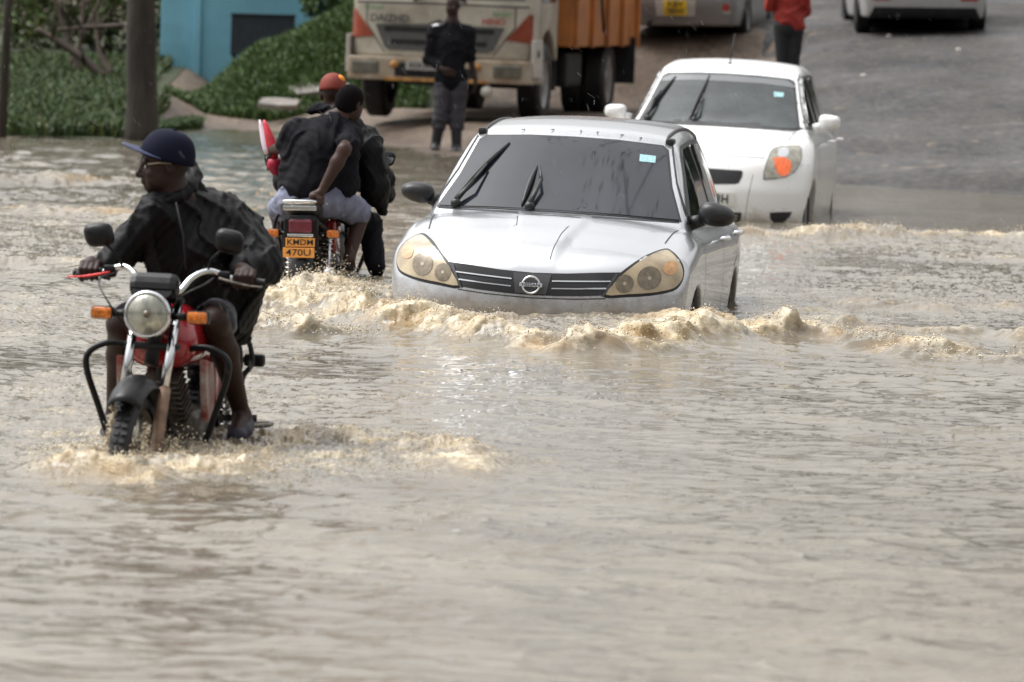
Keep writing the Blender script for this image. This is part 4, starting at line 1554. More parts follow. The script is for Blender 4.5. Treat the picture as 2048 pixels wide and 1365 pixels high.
def bike_wheel(parent, loc, rot, R_=0.30, w=0.085):
    t = MB()
    prof = []
    for k in range(15):
        a = -math.pi * 0.62 + math.pi * 1.24 * k / 14
        g = 0.004 if k % 2 else 0
        prof.append((R_ - w * 0.5 + math.cos(a) * (w * 0.5 - g), math.sin(a) * w * 0.5))
    t.lathe(prof, (0, 0, 0), 'X', 56)
    for k in range(56):
        a = 2 * math.pi * k / 56
        for s in (-1, 1):
            t.box((s * 0.016 + (k % 2) * 0.004, math.cos(a) * (R_ - 0.001), math.sin(a) * (R_ - 0.001)), (0.022, 0.016, 0.008), rot=(a - math.pi / 2, 0, 0))
    o = t.build('wheel', m_rub, parent)
    o.location = loc
    o.rotation_euler = rot
    q = MB()
    q.lathe([(R_ - 0.07, -0.028), (R_ - 0.052, -0.03), (R_ - 0.06, -0.015), (R_ - 0.075, 0), (R_ - 0.06, 0.015), (R_ - 0.052, 0.03), (R_ - 0.07, 0.028), (R_ - 0.082, 0), (R_ - 0.07, -0.028)], (0, 0, 0), 'X', 40)
    for k in range(6):
        a = 2 * math.pi * k / 6
        q.tube([(0, math.cos(a) * 0.04, math.sin(a) * 0.04), (0, math.cos(a + 0.12) * (R_ - 0.075), math.sin(a + 0.12) * (R_ - 0.075))], [0.018, 0.012], 8)
    q.lathe([(0.0, -0.06), (0.05, -0.06), (0.06, -0.03), (0.06, 0.03), (0.05, 0.06), (0.0, 0.06)], (0, 0, 0), 'X', 20)
    q.build('rim', m_alu, o)
    return o


def fender(parent, cy, cz, R_, a0, a1, w, drop, rotz=0.0, piv=None):
    """curved mudguard over a wheel; angles in degrees from straight ahead (-y) going up and over"""
    vs, fs = [], []
    n, m = 18, 9
    for th in (0, 1):
        for i in range(n):
            a = R(a0 + (a1 - a0) * i / (n - 1))
            for j in range(m):
                u = -1 + 2 * j / (m - 1)
                r = R_ - drop * abs(u) ** 2.6 - 0.004 * th
                vs.append((u * w / 2 * (1 - 0.12 * abs(2 * i / (n - 1) - 1) ** 3), cy - math.cos(a) * r, cz + math.sin(a) * r))
    for th in (0, 1):
        for i in range(n - 1):
            for j in range(m - 1):
                k = th * n * m + i * m + j
                fs.append([k, k + 1, k + m + 1, k + m])
    N = n * m
    for i in range(n - 1):
        for j in (0, m - 1):
            k = i * m + j
            fs.append([k, k + m, k + m + N, k + N])
    for j in range(m - 1):
        for i in (0, n - 1):
            k = i * m + j
            fs.append([k, k + 1, k + 1 + N, k + N])
    q = MB()
    q.add(vs, fs, 0, True)
    return q


def motorbike(loc, rot, label, steer=8.0, mlow=False, colour=None, plate=None, redlever=False, group=None):
    root = empty('motorcycle', loc, 0, label, 'motorcycle', group, rot=rot)
    paint = colour or m_mred
    # ---- steering assembly
    st = Matrix.Translation((0, 0.15, 0)) @ Matrix.Rotation(R(-steer), 4, 'Z') @ Matrix.Translation((0, -0.15, 0))

    def B(mb, name, m, parent=root, M=st):
        o = mb.build(name, m, parent)
        if M is not None and parent is root: o.data.transform(M)
        return o
    for s in (-1, 1):
        q = MB()
        q.tube([(s * 0.082, 0.10, 0.94), (s * 0.082, -0.085, 0.60)], 0.0185, 14)
        fo = B(q, 'fork_tube', m_chrome)
        q = MB()
        q.tube([(s * 0.082, -0.078, 0.615), (s * 0.082, -0.10, 0.56), (s * 0.082, -0.20, 0.30), (s * 0.082, -0.21, 0.27)], [0.027, 0.027, 0.024, 0.02], 14)
        o = B(q, 'fork_leg', m_mblk if s < 0 else m_muddy)
    q = MB()
    q.box((0, 0.03, 0.775), (0.22, 0.055, 0.03), bev=0.01)
    q.box((0, 0.10, 0.955), (0.21, 0.06, 0.025), bev=0.01)
    q.tube([(0, 0.13, 0.97), (0, 0.02, 0.70)], 0.03, 12)
    B(q, 'fork_clamp', m_mfrm)
    w_ = bike_wheel(root, st @ Vector((0, -0.20, 0.30)), (0, 0, R(-steer)))
    q = fender(None, -0.20, 0.30, 0.375, 50, 160, 0.15, 0.05)
    B(q, 'front_mudguard', m_mblk)
    # headlight
    q = MB()
    q.lathe([(0.0, 0.07), (0.05, 0.065), (0.08, 0.03), (0.09, -0.03), (0.0925, -0.06)], (0, 0, 0.905), 'Y', 40)
    h = B(q, 'headlight', m_mblk)
    q = MB()
    q.lathe([(0.0915, -0.055), (0.096, -0.065), (0.095, -0.078), (0.088, -0.086), (0.081, -0.083), (0.081, -0.06)], (0, 0, 0.905), 'Y', 48)
    o = q.build('headlight_rim', m_chrome, h)
    o.data.transform(st)
    q = MB()
    q.lathe([(0.082, -0.078), (0.075, -0.090), (0.05, -0.100), (0.025, -0.105), (0.0, -0.106)], (0, 0, 0.905), 'Y', 40)
    o = q.build('lens', m_gls_h, h)
    o.data.transform(st)
    q = MB()
    q.lathe([(0.014, -0.104), (0.013, -0.110), (0.0, -0.111)], (0.004, 0, 0.908), 'Y', 16)
    o = q.build('bulb', m_lensbowl, h)
    o.data.transform(st)
    for s in (-1, 1):
        q = MB()
        q.tube([(s * 0.08, -0.01, 0.900), (s * 0.15, -0.015, 0.900)], [0.014, 0.016], 10)
        a = B(q, 'indicator_stalk', m_mblk)
        q = MB()
        q.box((s * 0.195, -0.02, 0.90), (0.095, 0.05, 0.054), bev=0.018)
        o = q.build('indicator_housing', m_mblk, a)
        o.data.transform(st)
        q = MB()
        q.box((s * 0.195, -0.042, 0.90), (0.082, 0.03, 0.046), bev=0.014)
        o = q.build('indicator_lens', m_amber, a)
        o.data.transform(st)
    # gauges
    q = MB()
    q.box((0, 0.03, 1.015), (0.20, 0.09, 0.085), bev=0.03, rot=(R(-35), 0, 0))
    gz_ = B(q, 'gauge_cluster', m_mblk)
    for s in (-1, 1):
        q = MB()
        q.prism([(s * 0.046 + x, z) for x, z in circle(0, 0, 0.036, 14)], -0.003, 0.003, 'Y', M=Matrix.Translation((0, -0.012, 1.005)) @ Matrix.Rotation(R(-8), 4, 'X'))
        o = q.build('gauge_window', m_darkg, gz_)
        o.data.transform(st)
    # bars
    hb = [(-0.375, 0.27, 1.035), (-0.26, 0.235, 1.05), (-0.18, 0.21, 1.075), (-0.12, 0.17, 1.05), (-0.07, 0.12, 0.985), (0, 0.11, 0.975), (0.07, 0.12, 0.985), (0.12, 0.17, 1.05), (0.18, 0.21, 1.075), (0.26, 0.235, 1.05), (0.375, 0.27, 1.035)]
    q = MB()
    q.tube(smooth_path(hb, 6), 0.0125, 12)
    bar = B(q, 'handlebar', m_chrome)
    for s in (-1, 1):
        q = MB()
        q.tube([(s * 0.265, 0.236, 1.049), (s * 0.28, 0.241, 1.048), (s * 0.385, 0.273, 1.034), (s * 0.392, 0.275, 1.034)], [0.016, 0.0185, 0.018, 0.021], 14)
        q.box((s * 0.235, 0.225, 1.052), (0.05, 0.045, 0.05), bev=0.012)
        o = q.build('grip', m_mblk, bar)
        o.data.transform(st)
        q = MB()
        q.tube(smooth_path([(s * 0.225, 0.185, 1.05), (s * 0.27, 0.175, 1.04), (s * 0.33, 0.185, 1.028), (s * 0.40, 0.20, 1.022)], 4), [0.008] * 9 + [0.005] * 3 + [0.009], 8, flat=0.7)
        o = q.build('lever', m_redlev if (redlever and s < 0) else m_alu, bar)
        o.data.transform(st)
        # rear-view mirror
        q = MB()
        mo = Vector((s * 0.10, 0.02, -0.10)) if mlow else Vector((s * 0.0, 0, 0))
        q.tube(smooth_path([Vector((s * 0.175, 0.205, 1.075)), Vector((s * 0.19, 0.17, 1.12)) + mo * 0.6, Vector((s * 0.235, 0.15, 1.165)) + mo, Vector((s * 0.25, 0.15, 1.19)) + mo], 4), 0.006, 8)
        stem = q.build('mirror_stem', m_mblk, root)
        q = MB()
        vs, fs = [], []
        n = 24
        for (yy, k) in [(-0.03, 0.02), (-0.028, 0.5), (-0.02, 0.85), (0.0, 1.0), (0.012, 0.98), (0.012, 0.02)]:
            for i in range(n):
                a = 2 * math.pi * i / n
                c, s_ = math.cos(a), math.sin(a)
                rr = (abs(c) ** 3.4 + abs(s_) ** 3.4) ** (-1 / 3.4)
                vs.append((c * rr * k * 0.06 - s_ * 0.006, yy, s_ * rr * k * 0.048))
        for j in range(5):
            for i in range(n): fs.append([j * n + i, j * n + (i + 1) % n, (j + 1) * n + (i + 1) % n, (j + 1) * n + i])
        MM = Matrix.Translation(Vector((s * 0.265, 0.15, 1.20)) + mo) @ Matrix.Rotation(R(-8 if s < 0 else 8), 4, 'Y')
        q.add(vs, fs, 0, True, MM)
        o = q.build('rear_view_mirror', m_mblk, stem)
        q = MB()
        q.prism([(math.cos(a) * 0.05, math.sin(a) * 0.04) for a in [k * math.pi / 10 for k in range(20)]], 0.0125, 0.0145, 'Y', M=MM @ Matrix.Rotation(R(12), 4, 'X'))
        q.build('mirror_glass', m_chrome, o)
    # cables
    q = MB()
    q.tube(smooth_path([(-0.20, 0.20, 1.05), (-0.235, 0.05, 1.02), (-0.16, -0.04, 0.93), (-0.08, 0.02, 0.80)], 6), 0.004, 6)
    B(q, 'cable', m_mfrm)
    q = MB()
    q.tube(smooth_path([(0.20, 0.20, 1.05), (0.20, 0.03, 1.03), (0.10, -0.01, 0.96), (0.05, 0.05, 0.82)], 6), 0.004, 6)
    B(q, 'cable', m_mfrm)
    # ---- frame, engine
    q = MB()
    q.tube([(0, 0.13, 0.93), (0, 0.22, 0.62), (0, 0.30, 0.42)], 0.022, 10)
    for s in (-1, 1):
        q.tube(smooth_path([(s * 0.03, 0.28, 0.44), (s * 0.09, 0.40, 0.30), (s * 0.10, 0.75, 0.30), (s * 0.10, 0.85, 0.48), (s * 0.10, 0.95, 0.66), (s * 0.10, 1.30, 0.72)], 4), 0.014, 8)
        q.tube([(s * 0.10, 0.80, 0.36), (s * 0.10, 1.08, 0.31)], 0.016, 8)
    q.build('frame', m_mfrm, root)
    eng = MB()
    eng.box((0, 0.58, 0.40), (0.20, 0.32, 0.20), bev=0.04)
    eng.lathe([(0.0, -0.14), (0.07, -0.14), (0.095, -0.11), (0.10, 0.11), (0.07, 0.14), (0.0, 0.14)], (0, 0.62, 0.38), 'X', 24)
    eo = eng.build('engine', m_alu, root)
    q = MB()
    for k in range(9):
        q.box((0, 0.42 - 0.02 * k, 0.47 + 0.022 * k), (0.17 - 0.003 * k, 0.15, 0.008), bev=0.003, rot=(R(20), 0, 0))
    q.box((0, 0.33, 0.55), (0.11, 0.10, 0.24), bev=0.02, rot=(R(40), 0, 0))
    q.build('cylinder_fins', m_alu, eo)
    q = MB()
    q.tube(smooth_path([(-0.03, 0.26, 0.52), (-0.06, 0.20, 0.42), (-0.09, 0.30, 0.28), (-0.12, 0.6, 0.25), (-0.14, 0.9, 0.30)], 5), 0.018, 10)
    q.tube([(-0.145, 0.85, 0.29), (-0.16, 1.05, 0.34), (-0.17, 1.38, 0.42)], [0.03, 0.042, 0.04], 14)
    q.build('exhaust', m_chrome, root)
    # tank, seat, side panels
    t = Blob(0.01, 0.05)
    t.ell((0, 0.36, 0.815), (0.14, 0.26, 0.125), (R(-4), 0, 0))
    t.ell((0, 0.25, 0.83), (0.125, 0.14, 0.10))
    t.cone((0.05, 0.20, 0.77), (0.06, 0.58, 0.74), 0.09, 0.075)
    t.cone((-0.05, 0.20, 0.77), (-0.06, 0.58, 0.74), 0.09, 0.075)
    tk = t.build('fuel_tank', paint, root)
    q = MB()
    q.lathe([(0.0, 0.02), (0.03, 0.02), (0.035, 0.0), (0.035, -0.02)], (0, 0.33, 0.925), 'Z', 16)
    q.build('fuel_cap', m_chrome, tk)
    s_ = Blob(0.011, 0.04)
    s_.cone((0, 0.56, 0.80), (0, 0.85, 0.775), 0.085, 0.10)
    s_.cone((0.05, 0.85, 0.785), (0.05, 1.22, 0.81), 0.07, 0.07)
    s_.cone((-0.05, 0.85, 0.785), (-0.05, 1.22, 0.81), 0.07, 0.07)
    s_.build('seat', m_seat, root)
    for s in (-1, 1):
        q = MB()
        q.prism([(0.20, 0.72), (0.36, 0.70), (0.44, 0.60), (0.40, 0.47), (0.31, 0.46), (0.24, 0.58)], s * 0.155, s * 0.185, 'X', bev=0.008)
        q.build('tank_shroud', m_mwht, root)
        q = MB()
        q.prism([(0.62, 0.70), (0.88, 0.72), (0.86, 0.52), (0.68, 0.50)], s * 0.10, s * 0.145, 'X', bev=0.012)
        q.build('side_panel', paint, root)
        # crash bar
        q = MB()
        q.tube(smooth_path([(s * 0.03, 0.20, 0.70), (s * 0.12, 0.16, 0.76), (s * 0.21, 0.13, 0.77), (s * 0.28, 0.12, 0.73), (s * 0.285, 0.12, 0.66), (s * 0.24, 0.15, 0.52), (s * 0.19, 0.18, 0.38), (s * 0.15, 0.26, 0.33), (s * 0.05, 0.32, 0.33)], 6), 0.0135, 10)
        q.build('crash_bar', m_mblk, root)
        q = MB()
        q.tube([(s * 0.10, 0.60, 0.32), (s * 0.26, 0.60, 0.325)], [0.016, 0.02], 10)
        q.build('foot_peg', m_mfrm, root)
        q = MB()
        q.tube([(s * 0.10, 0.98, 0.43), (s * 0.26, 0.99, 0.435)], [0.014, 0.016], 10)
        q.build('foot_peg', m_mfrm, root)
        # rear shock
        q = MB()
        q.tube([(s * 0.125, 1.0, 0.64), (s * 0.125, 1.06, 0.34)], 0.016, 10)
        for k in range(9):
            f = k / 8
            q.lathe([(0.020, -0.005), (0.029, 0), (0.020, 0.005)], (s * 0.125, 1.0 + 0.055 * f, 0.61 - 0.24 * f), 'Z', 14)
        q.build('rear_shock', m_chrome, root)
        # rear indicator
        q = MB()
        q.tube([(s * 0.06, 1.27, 0.655), (s * 0.145, 1.28, 0.655)], 0.012, 8)
        a = q.build('indicator_stalk', m_mblk, root)
        q = MB()
        q.box((s * 0.19, 1.28, 0.655), (0.09, 0.05, 0.056), bev=0.018)
        q.build('indicator_housing', m_mblk, a)
        q = MB()
        q.box((s * 0.19, 1.302, 0.655), (0.078, 0.03, 0.05), bev=0.014)
        q.build('indicator_lens', m_amber, a)
    # far-side leg guard and pillion step (as on hire bikes), image right when seen from the front
    q = MB()
    q.tube(smooth_path([(0.12, 1.02, 0.78), (0.20, 1.02, 0.76), (0.225, 1.02, 0.66), (0.19, 1.02, 0.60), (0.19, 1.0, 0.50), (0.22, 1.0, 0.38)], 5), 0.011, 8)
    q.tube(smooth_path([(0.12, 0.92, 0.78), (0.18, 0.92, 0.75), (0.195, 0.92, 0.66), (0.18, 0.95, 0.58), (0.21, 0.98, 0.38)], 5), 0.011, 8)
    q.build('leg_guard', m_mfrm, root)
    q = MB()
    q.tube(smooth_path([(0.16, 1.0, 0.40), (0.24, 0.94, 0.405), (0.31, 0.98, 0.41), (0.30, 1.08, 0.41), (0.20, 1.06, 0.405)], 5, True), 0.010, 8, closed=True)
    q.build('step', m_alu, root)
    # rear rack, mudguard, lamp, plate
    q = MB()
    q.tube(smooth_path([(-0.10, 1.05, 0.80), (-0.115, 1.25, 0.845), (-0.10, 1.42, 0.86), (0, 1.45, 0.862), (0.10, 1.42, 0.86), (0.115, 1.25, 0.845), (0.10, 1.05, 0.80)], 5), 0.0115, 8)
    for k in range(4):
        q.tube([(-0.105 + 0.0 * k, 1.18 + 0.075 * k, 0.85), (0.105, 1.18 + 0.075 * k, 0.85)], 0.009, 8)
    q.box((0, 1.43, 0.82), (0.21, 0.012, 0.03), bev=0.004)
    q.build('rear_rack', m_chrome, root)
    q = fender(None, 1.08, 0.31, 0.37, 60, 178, 0.15, 0.04)
    q.box((0, 1.30, 0.72), (0.17, 0.14, 0.10), bev=0.02)
    q.box((0, 1.365, 0.655), (0.22, 0.03, 0.20), bev=0.015)
    q.build('rear_mudguard', m_mblk, root)
    q = MB()
    q.box((0, 1.39, 0.705), (0.15, 0.05, 0.085), bev=0.015)
    q.build('tail_lamp', m_tail, root)
    q = MB()
    q.box((0, 1.39, 0.648), (0.165, 0.03, 0.02), bev=0.005)
    q.build('tail_trim', m_chrome, root)
    bike_wheel(root, (0, 1.08, 0.30), (0, 0, 0), 0.30, 0.095)
    if plate:
        q = MB()
        q.box((0, 1.40, 0.604), (0.185, 0.008, 0.055), bev=0.003)
        q.box((-0.008 * -1, 1.41, 0.540), (0.20, 0.008, 0.062), bev=0.003)
        p = q.build('number_plate', m_orplate, root)
        Mx = Matrix.Rotation(R(180), 4, 'Z') @ Matrix.Rotation(R(90), 4, 'X')
        text_obj('plate_lettering', plate[0], 0.052, m_ink, p, Matrix.Translation((0, 1.4055, 0.604)) @ Mx, 0.001, 1.1, 0.0004)
        text_obj('plate_lettering', plate[1], 0.058, m_ink, p, Matrix.Translation((0.008, 1.4155, 0.540)) @ Mx, 0.001, 1.25, 0.0004)
    return root


BK1 = ((-1.440, 23.78, -0.350), (0, R(1.0), R(-7.5)))
bike1 = motorbike(*BK1, 'black and red motorcycle with a round headlamp coming towards the viewer through the water', 3.0, redlever=True)
BK2 = ((-1.167, 38.8, -0.355), (0, R(1.0), R(173.4)))
bike2 = motorbike(*BK2, 'motorcycle seen from behind with an orange number plate, carrying two people', 0.0, mlow=True, plate=('KMDM', '470U'))
# ================================================================ PEOPLE
m_skin = mat('dark_skin', (0.032, 0.016, 0.012), 0.5, spec=0.3, var=0.25, vscale=14)
m_skin2 = mat('brown_skin', (0.046, 0.023, 0.017), 0.5, spec=0.3, var=0.25, vscale=14)
m_jacket = mat('black_rain_jacket', (0.005, 0.005, 0.006), 0.55, spec=0.2, var=0.4, vscale=10, bump=0.35, bscale=28, bdist=0.01)
m_shirt = mat('black_cotton', (0.006, 0.006, 0.009), 0.85, spec=0.2, var=0.3, vscale=9, bump=0.3, bscale=30, bdist=0.008)
m_shorts = mat('grey_shorts', (0.16, 0.165, 0.19), 0.8, var=0.3, vscale=10, bump=0.3, bscale=30, bdist=0.008)
m_shortsw = mat('pale_blue_shorts', (0.20, 0.215, 0.30), 0.8, var=0.35, vscale=7, bump=0.3, bscale=30, bdist=0.008)
m_shoe = mat('navy_shoe', (0.025, 0.022, 0.04), 0.6, var=0.3)
m_sole = mat('tan_sole', (0.30, 0.22, 0.12), 0.7)
m_cap = mat('navy_cap', (0.006, 0.008, 0.022), 0.85, var=0.2, bump=0.2, bscale=90, spec=0.2)
m_brim = mat('cap_brim', (0.035, 0.045, 0.10), 0.7)
m_capred = mat('red_cap', (0.20, 0.028, 0.015), 0.75, var=0.3)
m_capor = mat('orange_cap_panel', (0.75, 0.25, 0.03), 0.75)
m_hair = mat('black_hair', (0.005, 0.004, 0.004), 0.95, spec=0.1, bump=0.8, bscale=160, bdist=0.006)
m_eye = mat('eye', (0.5, 0.47, 0.43), 0.2)
m_trous = mat('grey_trousers', (0.045, 0.043, 0.052), 0.8, var=0.35, vscale=7, bump=0.3, bscale=25, bdist=0.01)
m_boot = mat('rubber_boot', (0.02, 0.02, 0.024), 0.35)
m_redj = mat('red_jacket', (0.33, 0.028, 0.02), 0.65, var=0.25, vscale=8, bump=0.3, bscale=25, bdist=0.01)
m_leg = mat('black_leggings', (0.01, 0.011, 0.014), 0.7)
m_glassf = mat('glasses_arm', (0.45, 0.38, 0.28), 0.3)


def V3(*a): return Vector(a)


def J(root, px, py, yl):
    """point in the root's own space, seen at photo pixel px,py, at local y = yl"""
    M = root.matrix_world
    Mi = M.inverted()
    o = Mi @ Vector((0, 0, CAMZ))
    d = (Mi.to_3x3() @ (CAMM.to_3x3() @ Vector(((px - 1024) / FPX, (682.5 - py) / FPX, -1))))
    return o + d * ((yl - o.y) / d.y)


def frame(fwd, up=(0, 0, 1)):
    f = Vector(fwd).normalized()
    u = Vector(up)
    r = f.cross(u).normalized()
    u = r.cross(f).normalized()
    return r, f, u      # right, forward, up


def head(b, c, fwd, up=(0, 0, 1), s=1.0, neck=None, ears=True):
    """head with face: skull, jaw, nose, brow, lips, ears; c is the centre of the skull"""
    r, f, u = frame(fwd, up)
    Mr = Matrix((r, f, u)).transposed()
    e = Mr.to_euler()

    def P(x, y, z): return c + (r * x + f * y + u * z) * s

    def E(x, y, z, rx, ry, rz, k=0.012, op='+'): b.ell(P(x, y, z), (rx * s, ry * s, rz * s), e, k, op)
    E(0, -0.008, 0.022, 0.074, 0.096, 0.088, 0.02)
    E(0, 0.030, -0.035, 0.060, 0.062, 0.075, 0.02)
    E(0, 0.052, -0.085, 0.030, 0.030, 0.024, 0.02)
    for q in (-1, 1):
        E(q * 0.040, 0.030, -0.060, 0.022, 0.045, 0.026, 0.02)
        E(q * 0.030, 0.078, -0.002, 0.017, 0.014, 0.011, 0.006, '-')
        E(q * 0.030, 0.070, -0.003, 0.013, 0.012, 0.010, 0.003)
        E(q * 0.030, 0.078, 0.018, 0.026, 0.012, 0.007, 0.010)
        E(q * 0.042, 0.062, -0.030, 0.018, 0.016, 0.014, 0.012)
        if ears:
            E(q * 0.076, -0.012, -0.008, 0.009, 0.019, 0.031, 0.005)
            E(q * 0.082, -0.008, -0.004, 0.005, 0.009, 0.014, 0.003, '-')
        E(q * 0.011, 0.094, -0.036, 0.009, 0.010, 0.008, 0.006)
    b.cone(P(0, 0.084, 0.008), P(0, 0.104, -0.030), 0.008 * s, 0.013 * s, 0.008)
    E(0, 0.086, -0.056, 0.024, 0.011, 0.0065, 0.004)
    E(0, 0.084, -0.066, 0.021, 0.011, 0.0070, 0.004)
    E(0, 0.099, -0.0615, 0.022, 0.006, 0.0018, 0.002, '-')
    if neck is not None:
        b.cone(P(0, -0.012, -0.05), neck, 0.052 * s, 0.060 * s, 0.03)
    return P


def grip_hand(b, wrist, g, ax, fwd, up, s=1.0, side=1):
    """hand closed round a bar at g whose axis is ax; fingers go over the front and curl under"""
    ax = Vector(ax).normalized()
    f = Vector(fwd).normalized()
    u = Vector(up).normalized()
    pc = g + u * 0.030 - f * 0.022
    b.cone(wrist, pc, 0.026 * s, 0.030 * s, 0.012)
    for i in range(4):
        o = ax * ((i - 1.5) * 0.0205)
        L = (0.9, 1.0, 0.96, 0.8)[i]
        k0 = g + o + u * 0.036 - f * 0.004
        b.cone(pc + o * 0.8, k0, 0.015 * s, 0.0125 * s, 0.010)
        k1 = g + o + f * 0.036 * L + u * 0.016
        k2 = g + o + f * 0.034 * L - u * 0.014
        k3 = g + o + f * 0.012 - u * 0.028 * L
        b.cone(k0, k1, 0.0118 * s, 0.0108 * s, 0.003)
        b.cone(k1, k2, 0.0108 * s, 0.0098 * s, 0.003)
        b.cone(k2, k3, 0.0098 * s, 0.0085 * s, 0.003)
    t0 = pc - ax * side * 0.030
    t1 = g - ax * side * 0.046 - u * 0.012 + f * 0.004
    t2 = g - ax * side * 0.030 - u * 0.030 + f * 0.016
    b.cone(t0, t1, 0.014 * s, 0.0125 * s, 0.006)
    b.cone(t1, t2, 0.012 * s, 0.010 * s, 0.004)


def open_hand(b, wrist, d, n, s=1.0, curl=0.35, side=1):
    """relaxed hand: d along the forearm, n out of the palm"""
    d = Vector(d).normalized()
    n = Vector(n)
    n = (n - d * n.dot(d)).normalized()
    a = d.cross(n) * side
    pc = wrist + d * 0.05
    b.cone(wrist, pc, 0.024 * s, 0.026 * s, 0.01)
    for i in range(4):
        o = a * ((i - 1.5) * 0.021)
        L = (0.88, 1.0, 0.94, 0.74)[i] * s
        k0 = wrist + d * 0.088 + o
        b.cone(pc + o * 0.7, k0, 0.016, 0.012, 0.01)
        k1 = k0 + (d * math.cos(curl) + n * math.sin(curl)) * 0.042 * L
        k2 = k1 + (d * math.cos(curl * 2.2) + n * math.sin(curl * 2.2)) * 0.028 * L
        k3 = k2 + (d * math.cos(curl * 3.2) + n * math.sin(curl * 3.2)) * 0.022 * L
        b.chain([k0, k1, k2, k3], [0.0115, 0.0105, 0.0095, 0.0082], 0.003)
    t1 = wrist + d * 0.055 - a * 0.042 + n * 0.012
    b.chain([wrist + d * 0.025 - a * 0.018, t1, t1 + d * 0.032 - a * 0.004 + n * 0.010], [0.016, 0.0125, 0.010], 0.006)


def cap(parent, P, c, r, f, u, m1, m2, s=1.0, brim=0.085, lift=0.0):
    e = Matrix((r, f, u)).transposed().to_4x4()
    M = Matrix.Translation(c) @ e @ Matrix.Scale(s, 4)
    q = MB()
    prof = []
    vs, fs = [], []
    n, k = 28, 9
    for th in (0, 1):
        for i in range(k + 1):
            a = math.pi / 2 * i / k
            for j in range(n):
                t = 2 * math.pi * j / n
                rr = math.cos(a) ** 0.72 * (1 - 0.05 * th)
                vs.append((rr * 0.085 * math.cos(t), -0.006 + rr * 0.104 * math.sin(t), 0.018 + math.sin(a) * 0.108 * (1 - 0.04 * th) - 0.012 * math.sin(t) * 0))
    for th in (0, 1):
        for i in range(k):
            for j in range(n):
                b0 = th * (k + 1) * n
                fs.append([b0 + i * n + j, b0 + i * n + (j + 1) % n, b0 + (i + 1) * n + (j + 1) % n, b0 + (i + 1) * n + j])
    b1 = (k + 1) * n
    for j in range(n): fs.append([j, (j + 1) % n, b1 + (j + 1) % n, b1 + j])
    q.add(vs, fs, 0, True, M)
    q.ell(M @ Vector((0, -0.006, 0.127)), (0.008, 0.008, 0.005))
    o = q.build('cap', m1, parent)
    q = MB()
    vs, fs = [], []
    na, nb = 15, 6
    for th in (0, 1):
        for i in range(na):
            t = math.pi * (0.12 + 0.76 * i / (na - 1))
            for j in range(nb):
                w_ = j / (nb - 1)
                L = brim * math.sin((t - 0.12 * math.pi) / 0.76) ** 0.55
                x = math.cos(t) * 0.085
                y = -0.006 + math.sin(t) * 0.100 + w_ * L
                z = 0.030 + lift * w_ - 0.9 * x * x * (1 + w_) + 0.003 - 0.004 * th
                vs.append((x, y, z))
    for th in (0, 1):
        for i in range(na - 1):
            for j in range(nb - 1):
                a = th * na * nb + i * nb + j
                fs.append([a, a + 1, a + nb + 1, a + nb])
    N = na * nb
    for i in range(na - 1):
        for j in (0, nb - 1):
            a = i * nb + j
            fs.append([a, a + nb, a + nb + N, a + N])
    q.add(vs, fs, 0, True, M)
    q.build('cap_brim', m2, o)
    return o


def eyes(parent, P, s=1.0):
    q = MB()
    for k in (-1, 1): q.ell(P(k * 0.030, 0.0745, -0.003), 0.0095 * s, n=10)
    return q.build('eyes', m_eye, parent)


def shoe(parent, heel, toe, m1, m2, s=1.0):
    d = (toe - heel).normalized()
    b = Blob(0.007, 0.03)
    b.cone(heel + V3(0, 0, 0.045), toe + V3(0, 0, 0.035), 0.042 * s, 0.038 * s)
    b.cone(heel + V3(0, 0, 0.075) + d * 0.02, heel + V3(0, 0, 0.05) + d * 0.11, 0.038 * s, 0.042 * s)
    o = b.build('shoe', m1, parent)
    q = MB()
    sd_ = d.cross(V3(0, 0, 1)).normalized()
    pts = []
    for k in range(20):
        a = 2 * math.pi * k / 20
        p = heel.lerp(toe, 0.5) + d * math.cos(a) * ((toe - heel).length / 2 + 0.045) + sd_ * math.sin(a) * 0.047 * (1 - 0.12 * math.cos(a)) * s
        pts.append(p)
    vs = [p + V3(0, 0, 0.0) for p in pts] + [p + V3(0, 0, 0.022) for p in pts]
    fs = [list(range(19, -1, -1)), list(range(20, 40))] + [[k, (k + 1) % 20, 20 + (k + 1) % 20, 20 + k] for k in range(20)]
    q.add(vs, fs, 0, False)
    q.build('sole', m2, o)
    return o


bpy.context.view_layer.update()


